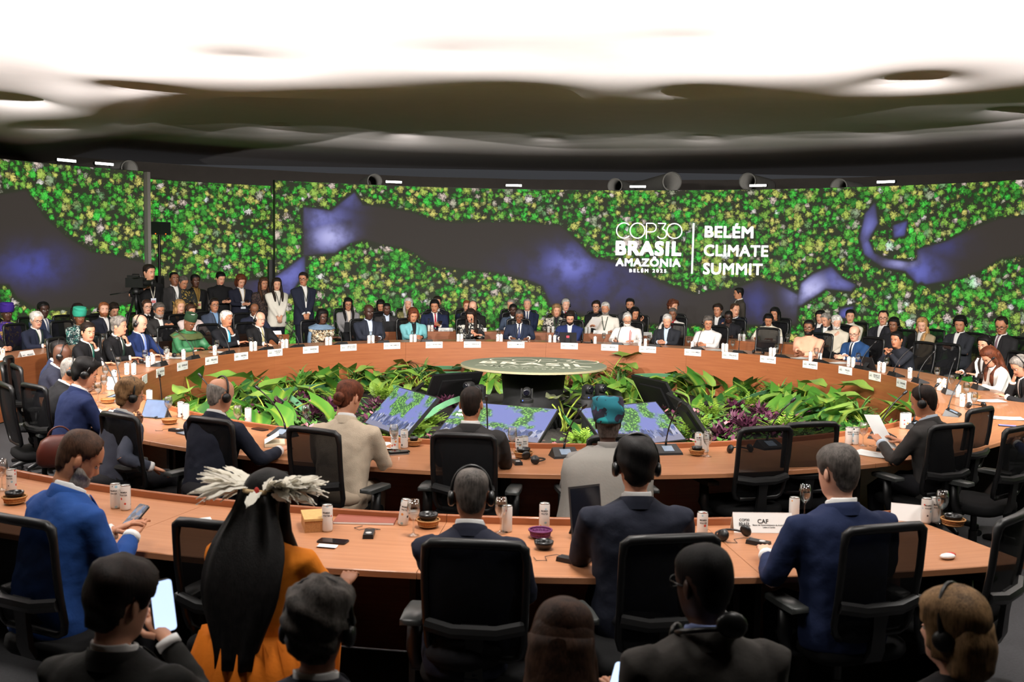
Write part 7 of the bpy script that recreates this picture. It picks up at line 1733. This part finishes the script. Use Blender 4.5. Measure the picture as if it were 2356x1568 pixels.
# tablets and laptops
p = far_spot(1307, 4.86); root = tablet(p, face_centre(p) + math.pi, 'dark tablet with red sticker before the bearded young man', .29, .2, 70, False); root.rotation_euler[2] = face_centre(p)
mb = MB(); mb.box((0, .075, .12), (.05, .004, .04)); mb.build('sticker', mat('red_sticker', (196, 50, 70), .5, var=.2), root, smooth=False)
p = at(352, 962, Tz); tablet(p, face_centre(p) + .5, 'propped tablet in front of the grey-suited man', .24, .17, 60)
p = on_ring(2003, 838, 4.85); tablet(Vector((p.x, p.y, Tz)), face_centre(p), 'silver-edged tablet beside the man with locked fingers', .26, .19, 65, False)
p = on_ring(900, 758, 7.0); tablet(Vector((p.x, p.y, Tz)), face_centre(p), 'black laptop lid on the far outer table', .32, .22, 72, False, 'laptop')
q = PEOPLE['c_laptop']; f = Matrix.Rotation(q['rz'], 3, 'Z') @ Vector((0, 1, 0)); tablet(q['base'] + f * .34 + Vector((0, 0, .63)), q['rz'], 'dark laptop on the lap of the woman in grey blazer', .32, .22, 70, False, 'laptop')
p = at(1352, 1238, Tz); tablet(p, .5, 'dark tablet standing left of the black-haired man', .19, .27, 80, False)
# outer far tables
for (x, c2, t) in [(986, 994, 'before the red tie man'), (1262, 1272, 'beside the patterned jacket'), (1348, 1356, 'beside the guayabera man'), (1702, 1712, 'before the man looking down'), (1790, 1798, 'before the cream blouse')]:
    for xx, o_ in ((x, 'left of two '), (c2, 'right of two ')):
        can(far_spot(xx, 6.95, 765), 'slim white can on the far outer table, ' + o_ + t)
for (x, t) in [(992, 'before the red tie man'), (1282, 'beside the patterned jacket'), (1707, 'before the man looking down'), (1812, 'before the cream blouse'), (107, 'before the white-haired man in glasses'), (236, 'before the turquoise turban')]:
    goblet(far_spot(x, 7.05, 775), 'stemmed glass on the far outer table ' + t)
for (x, t) in [(118, 'before the white-haired man in glasses'), (124, 'second, before the white-haired man in glasses'), (6, 'at the left picture edge'), (230, 'before the turquoise turban')]:
    can(far_spot(x, 6.95, 790), 'slim can on the left outer table ' + t)
p = at(2180, 1285, Tz); root = empty('snack_wrapper', p, .4); tag(root, 'small red and white wrapper near the open table end', 'wrapper'); mb = MB(); mb.ellipsoid((0, 0, .014), (.045, .028, .014), 12, 6); mb.ellipsoid((.03, .01, .016), (.03, .022, .012), 10, 5, 1); mb.build('foil', [m_paper, mat('red_foil', (196, 50, 34), .4, var=.2)], root)
# ================================================================== HEADGEAR, SHAWLS AND OTHER EXTRAS
def hat_wrap(key, m, kind):
    q = PEOPLE[key]; Hd = q['Hd']; s = q['s']; mb = MB()
    if kind == 'cap':
        rings = []
        for (z, k, dy) in ((.045, 1.06, 0), (.05, 1.10, 0), (.15, 1.04, 0), (.162, .98, 0), (.160, .6, 0), (.152, .1, 0)):
            rings.append([Hd((.084 * k * math.cos(t), -.012 + .104 * k * math.sin(t), z + .012 * math.sin(t))) for t in [2 * math.pi * i / 28 for i in range(28)]])
        mb.loft(rings); mb.build('cap', m, q['root'], sharp=50)
        mb = MB(); mb.ellipsoid(Hd((.02, .03, .165)), (.04 * s, .045 * s, .008 * s), 12, 5); mb.build('cap_patch', fabric((226, 224, 216)), q['root'])
        return
    lo = {'turban': .010, 'wrap': .010}[kind]; rings = []
    for i in range(13):
        t = i / 12; z = lo + (.185 - lo) * math.sin(t * math.pi / 2)
        k = (1.10 + .26 * math.sin(math.pi * min(1, t * .9 + .1))) * (1 if t < .75 else max(.06, math.cos((t - .75) / .25 * 1.5)))
        ring = []
        for j in range(40):
            a = 2 * math.pi * j / 40; r0 = 1 + .045 * math.sin(a * 2 + t * 9) + .05 * max(0, math.sin(t * 16 + a * 3 + 1.3 * math.sin(a * 2)))
            ring.append(Hd((.080 * k * r0 * math.cos(a), -.014 + .100 * k * r0 * math.sin(a), z + .018 * math.sin(a) * (1 - t))))
        rings.append(ring)
    mb.loft(rings); mb.build('turban' if kind == 'turban' else 'head_wrap', m, q['root'])
hat_wrap('a_green', mat('green_cap', (34, 66, 40), .8, var=.6, scale=110, bump=.5, bscale=120), 'cap')
hat_wrap('c_purple', fabric((64, 40, 140)), 'turban'); hat_wrap('b_turban', fabric((60, 178, 150)), 'turban')
hat_wrap('a_wrap', pattern_fabric('teal_black_wrap', [(22, 24, 40), (24, 112, 128), (28, 150, 156), (44, 34, 58), (20, 90, 104)], 16), 'wrap')
# neck hair under the head wrap
q = PEOPLE['a_wrap']; mb = MB(); rings = []
for z in np.linspace(-.10, .05, 8):
    ring = []
    for th in [R_(100 + 160 * k / 16) for k in range(17)]:
        h_ = head_pt(z, th); nrm = Vector((h_.x, h_.y + .01, 0)).normalized(); ring.append(q['Hd'](h_ + nrm * .006))
    rings.append(ring)
mb.loft(rings, caps=False, closed=False); mb.build('hair', hair_mat('saltpep'), q['root'])
def shawl(key, m, z0, z1, spread, front=True, tail=None, name='shawl'):
    q = PEOPLE[key]; tp = q['torso_pt']; mb = MB(); rings = []
    zs = [z0 + (z1 - z0) * i / 8 for i in range(9)]
    for i, z in enumerate(zs):
        t = i / 8; ring = []
        for j in range(36):
            a = 2 * math.pi * j / 36; off = spread * (1 - t) ** .7 + .022 + .012 * math.sin(a * 9 + t * 5) * (1 - t)
            ring.append(tp(z, a, off))
        rings.append(ring)
    mb.loft(rings, caps=False)
    ob = mb.build(name, m, q['root']); so = ob.modifiers.new('thick', 'SOLIDIFY'); so.thickness = .012
    return ob
shawl('a_wrap', fabric((136, 132, 126)), -.05, .61, .11)
m_shw = mat('blue_grey_shawl', (104, 128, 152), .9, var=.3, scale=40)
shawl('a_shawl', m_shw, .545, .63, .012)
q = PEOPLE['a_shawl']; mb = MB()
mb.tube([q['torso_pt'](.5, R_(70), .05), q['torso_pt'](.40, R_(75), .07), q['torso_pt'](.2, R_(78), .08), q['torso_pt'](-.02, R_(80), .09)], [.04, .05, .055, .05], 10, flat=.5); mb.build('shawl_end', m_shw, q['root'])
shawl('a_green', mat('olive_stole', (86, 96, 56), .6, var=.2, scale=30), .52, .60, .02, name='neck_band')
# scarf of the woman in brown, red piping of the white shirt
q = PEOPLE['a_brownjacket']; mb = MB(); mb.tube([q['torso_pt'](z, R_(a), .025) for z, a in ((.60, 30), (.54, 22), (.46, 16), (.38, 12), (.30, 8))], [.02, .026, .028, .028, .02], 8, flat=.5); mb.build('scarf', fabric((238, 234, 228)), q['root'])
q = PEOPLE['a_brasil']; mb = MB(); mb.tube([q['chest'](z, [-.085 + .06 * (.58 - z)], .018)[0] for z in (.575, .54, .50, .45, .40, .34, .28, .2)], .006, 6); mb.tube([q['chest'](z, [-.11 + .06 * (.58 - z)], .016)[0] for z in (.55, .50, .45, .40, .34, .28, .2)], .0035, 6); mb.build('piping', fabric((214, 92, 96)), q['root'])
q = PEOPLE['a_bluehs']
# headset resting round the neck
def neck_set(key):
    q = PEOPLE[key]; T = q['T']; mb = MB()
    mb.tube([T((.095 * math.sin(R_(a)), -.02 + .10 * math.cos(R_(a)), .628 - .028 * math.cos(R_(a)))) for a in range(50, 311, 20)], .008, 7); hs = mb.build('headset', m_hset, q['root'])
    for a in (50, 310):
        c0 = T((.100 * math.sin(R_(a)), -.015 + .11 * math.cos(R_(a)), .605)); mb = MB(); mb.ellipsoid(c0, (.036, .02, .036), 14, 8, rot=Matrix.Rotation(R_(-a), 3, 'Z')); mb.build('ear_cup', m_hset, hs)
neck_set('a_greymouth'); neck_set('c_grey')
q = PEOPLE['c_grey']; mb = MB(); mb.ellipsoid(q['T']((.045, -.115, .665)), (.05, .024, .04), 14, 8, rot=Matrix.Rotation(.3, 3, 'Y')); mb.build('ear_cup', m_hset, q['root'])
# smart watch and cuffs
for k, sd in (('b_edge', -1), ('a_reader', -1), ('a_turq', -1), ('a_palau', -1)):
    S, E, H, _n = PEOPLE[k]['arms'][sd]; d = (H - E).normalized(); mb = MB(); mb.tube([H - d * .022, H - d * .002], .036, 12); mb.build('wrist_watch', m_hset, PEOPLE[k]['root'])
# ---- feather headdress
q = PEOPLE['b_feather']; Hd = q['Hd']; s = q['s']
mb = MB(); mb.tube([Hd((.098 * math.cos(R_(a)), -.014 + .122 * math.sin(R_(a)), .052 + .01 * math.sin(R_(a)))) for a in range(0, 361, 12)], .010, 8); crownb = mb.build('headdress_band', mat('straw_band', (176, 150, 110), .9, var=.3, scale=60), q['root'])
m_fea = mat('white_feather', (255, 250, 236), .85, var=.05, scale=40)
_N = m_fea.node_tree.nodes; _t = _N.new('ShaderNodeBsdfTranslucent'); _t.inputs[0].default_value = (.95, .9, .8, 1); _m = _N.new('ShaderNodeMixShader'); _m.inputs[0].default_value = .5
m_fea.node_tree.links.new(_N['Principled BSDF'].outputs[0], _m.inputs[1]); m_fea.node_tree.links.new(_t.outputs[0], _m.inputs[2]); m_fea.node_tree.links.new(_m.outputs[0], _N['Material Output'].inputs['Surface'])
def feather_mesh(L_, w, curve):
    mb = MB(); n_ = 8; V = []
    for i in range(n_ + 1):
        t = i / n_; ww = w * (t + .06) ** .5 * (1 - t) ** .35 * 1.5 + .001; bend = curve * t * t
        for j in (-1, -.4, 0, .4, 1): V.append((ww * j, L_ * t - abs(j) * .012, bend - abs(j) * ww * .25 + (.004 * math.sin(i * 2.7 + j * 3))))
    mb.add(V, [(i * 5 + j, i * 5 + j + 1, (i + 1) * 5 + j + 1, (i + 1) * 5 + j) for i in range(n_) for j in range(4)]); mb.tube([(0, L_ * t, curve * t * t + .001) for t in (0, .3, .6, .9)], .0016, 4)
    return mb.mesh('feather', m_fea)
FE = [feather_mesh(l, w, c) for l, w, c in ((.15, .022, .03), (.18, .019, .045), (.13, .024, .02), (.20, .020, .06))]
# a fan of feathers, most of them to the two sides
for i in range(116):
    sd = -1 if i % 2 else 1
    az = (0 if sd > 0 else 180) + rnd.gauss(-6 if sd > 0 else 6, 24)
    a = R_(az); base_ = Vector((.100 * math.cos(a), -.014 + .124 * math.sin(a), .055 + rnd.uniform(-.01, .02)))
    out = Vector((math.cos(a), math.sin(a), 0)); el = R_(rnd.uniform(-12, 34))
    yv = (out * math.cos(el) + Vector((0, 0, 1)) * math.sin(el)).normalized(); xv = Vector((-out.y, out.x, 0)); xv = (xv * math.cos(rnd.uniform(-.9, .9)) + yv.cross(xv) * math.sin(rnd.uniform(-.9, .9))).normalized(); xv = (xv - yv * xv.dot(yv)).normalized(); zv = xv.cross(yv)
    o = link('feather', FE[i % 4], crownb)
    M4 = (q['Rh'] @ Matrix((xv, yv, zv)).transposed()).to_4x4(); M4.translation = Hd(base_); o.matrix_local = M4 @ Matrix.Scale(s * rnd.uniform(.9, 1.15), 4)
mb = MB(); mb.ellipsoid(Hd((.03, -.14, .045)), (.012, .01, .02), 8, 6); mb.build('red_tassel', mat('red_tassel', (170, 40, 30), .8, var=.2), q['root'])
# her waist-long hair
mb = MB(); rings = []
for i in range(16):
    t = i / 15; z = .05 - .72 * t; ring = []
    hw = .095 + .085 * smooth01(t * 2.2) - .09 * smooth01((t - .55) / .45)
    for j in range(30):
        a = 2 * math.pi * j / 30; c, sn = math.cos(a), math.sin(a)
        x = hw * math.copysign(abs(sn) ** .8, sn) + .015 * t; y = -.085 - .10 * smooth01(t * 1.6) - (.045 + .012 * math.sin(a * 9 + t * 3)) * c
        w_ = smooth01((z + .22) / .22); tt = q['T']((x, y - .0, z + .795)) if z + .795 > 0 else q['T']((x, y, max(-.05, z + .795)))
        ring.append(tt.lerp(Hd((x, y, z)), w_))
    rings.append(ring)
mb.loft(rings); mb.build('long_hair', hair_mat('black'), q['root'])
mb = MB()
for z0, r_ in ((.02, .30), (-.10, .30)): pass
rings = []
for (z, rx, ry, dy) in ((.72, .20, .16, 0), (.60, .25, .22, .02), (.48, .28, .30, .06), (.30, .30, .34, .10), (.14, .32, .36, .12)):
    rings.append([((rx + .016 * math.sin(j * 3.1)) * math.cos(2 * math.pi * j / 40), dy + (ry + .016 * math.sin(j * 3.1)) * math.sin(2 * math.pi * j / 40), z) for j in range(40)])
mb.loft(rings); mb.build('skirt', fabric((222, 118, 26)), q['root'])
# straight side hair of the brown-haired woman in front
for k, bt in (('c_long', -.5), ('s_white', -.5)):
    q = PEOPLE[k]; mb = MB()
    if k == 'c_long':
        rings = []
        for z in (.139, .132, .115, .09, .06, .03, 0., -.06, -.12, -.18, -.25, -.32, -.4, -.5):
            k_ = math.sqrt(max(.001, 1 - (z / .14) ** 2)) if z > 0 else 1.; t = max(0., -z / .5); ring = []
            for j in range(30):
                a = 2 * math.pi * j / 30; x = (.108 * k_ + .04 * smooth01(t * 1.5)) * math.sin(a); y = -.032 - .10 * smooth01(t * 1.5) - ((.104 - .04 * smooth01(t * 1.5)) * k_ + .004 * math.sin(a * 11) * min(1, t * 3)) * math.cos(a)
                w_ = smooth01((z + .22) / .2); ring.append(q['T']((x, y, z + .781)).lerp(q['Hd']((x, y, z)), w_))
            rings.append(ring)
        mb.loft(rings); mb.build('long_hair', hair_mat('brown'), q['root'])
# ---- television camera on tripod beside the cameraman
q = PEOPLE['s_camera']; h = q['hands'][1]
p = Vector((h.x - .10, h.y - .15, 0)); root = empty('video_camera', p, face_centre(p) + .5); tag(root, 'black shoulder video camera on a tripod by the left screen', 'video camera')
mb = MB(); mb.box((0, 0, 1.62), (.13, .34, .17)); mb.box((0, -.05, 1.73), (.05, .22, .04)); mb.tube([(0, -.08, 1.72), (0, -.06, 1.77), (0, .08, 1.77), (0, .1, 1.72)], .012, 6); mb.build('camera_body', m_black, root, smooth=False)
mb = MB(); mb.lathe([(.05, .17), (.055, .22), (.05, .30), (.06, .31), (.065, .36), (.055, .36), (.001, .33)], 18, c=(0, 0, 1.62), rot=Matrix.Rotation(R_(-90), 3, 'X')); mb.build('lens', m_black, root)
mb = MB(); mb.box((-.10, .02, 1.68), (.08, .12, .07)); mb.tube([(.07, -.02, 1.70), (.12, .12, 1.72)], .012, 8); mb.build('viewfinder', m_black, root, smooth=False)
mb = MB(); mb.lathe([(.06, 1.42), (.07, 1.46), (.05, 1.53)], 14, caps=True); mb.tube([(0, 0, 1.42), (0, 0, 1.15)], .03, 8); mb.build('tripod_head', m_black, root)
for a in (90, 210, 330):
    mb = MB(); mb.tube([(.04 * math.cos(R_(a)), .04 * math.sin(R_(a)), 1.40), (.42 * math.cos(R_(a)), .42 * math.sin(R_(a)), .02)], [.022, .014], 8); mb.build('tripod_leg', m_black, root)
mb = MB(); mb.tube([(0, -.12, 1.46), (.1, -.45, 1.40)], .01, 6); mb.build('pan_bar', m_black, root)
# ---- prompter panel on a pole
p = on_ring(368, 525, 10.6); zt = p.z
root = empty('display_stand', (p.x, p.y, 0), face_centre(p)); tag(root, 'dark rectangular display panel on a tall black pole', 'display')
k_ = p.y / F_PX
mb = MB(); mb.box((0, 0, zt), (49 * k_, .05, 30 * k_)); pn = mb.build('panel', m_case, root, smooth=False)
mb = MB(); mb.box((0, .027, zt), (46 * k_, .004, 27 * k_)); mb.build('screen', m_scr, pn, smooth=False)
for sx in (-1, 1):
    mb = MB(); mb.ellipsoid((sx * 12 * k_, .03, zt - 12.5 * k_), (.012, .008, .012), 8, 5); mb.build('tally_light', mat('orange_tally', (255, 110, 30), .5, var=0, emit=(255, 100, 20), estr=2), pn)
mb = MB(); mb.tube([(0, -.04, zt), (0, -.04, 0)], .028, 10); mb.box((0, -.04, .02), (.5, .5, .03)); mb.build('pole', m_black, root, sharp=40)
mb = MB(); mb.box((0, -.04, .85), (.13, .13, 1.7)); mb.build('counterweight_case', m_black, root, smooth=False)
# black post at the corner of the wide screen
p = on_ring(622, 640, 10.25); root = empty('loudspeaker_post', (p.x, p.y, 0), face_centre(p)); tag(root, 'narrow black loudspeaker column at the corner of the wide screen', 'loudspeaker')
mb = MB(); mb.box((0, 0, 1.05), (.09, .12, 2.0)); mb.build('column_case', m_black, root, smooth=False); mb = MB(); mb.box((0, 0, .02), (.4, .4, .03)); mb.build('foot', m_black, root, smooth=False)
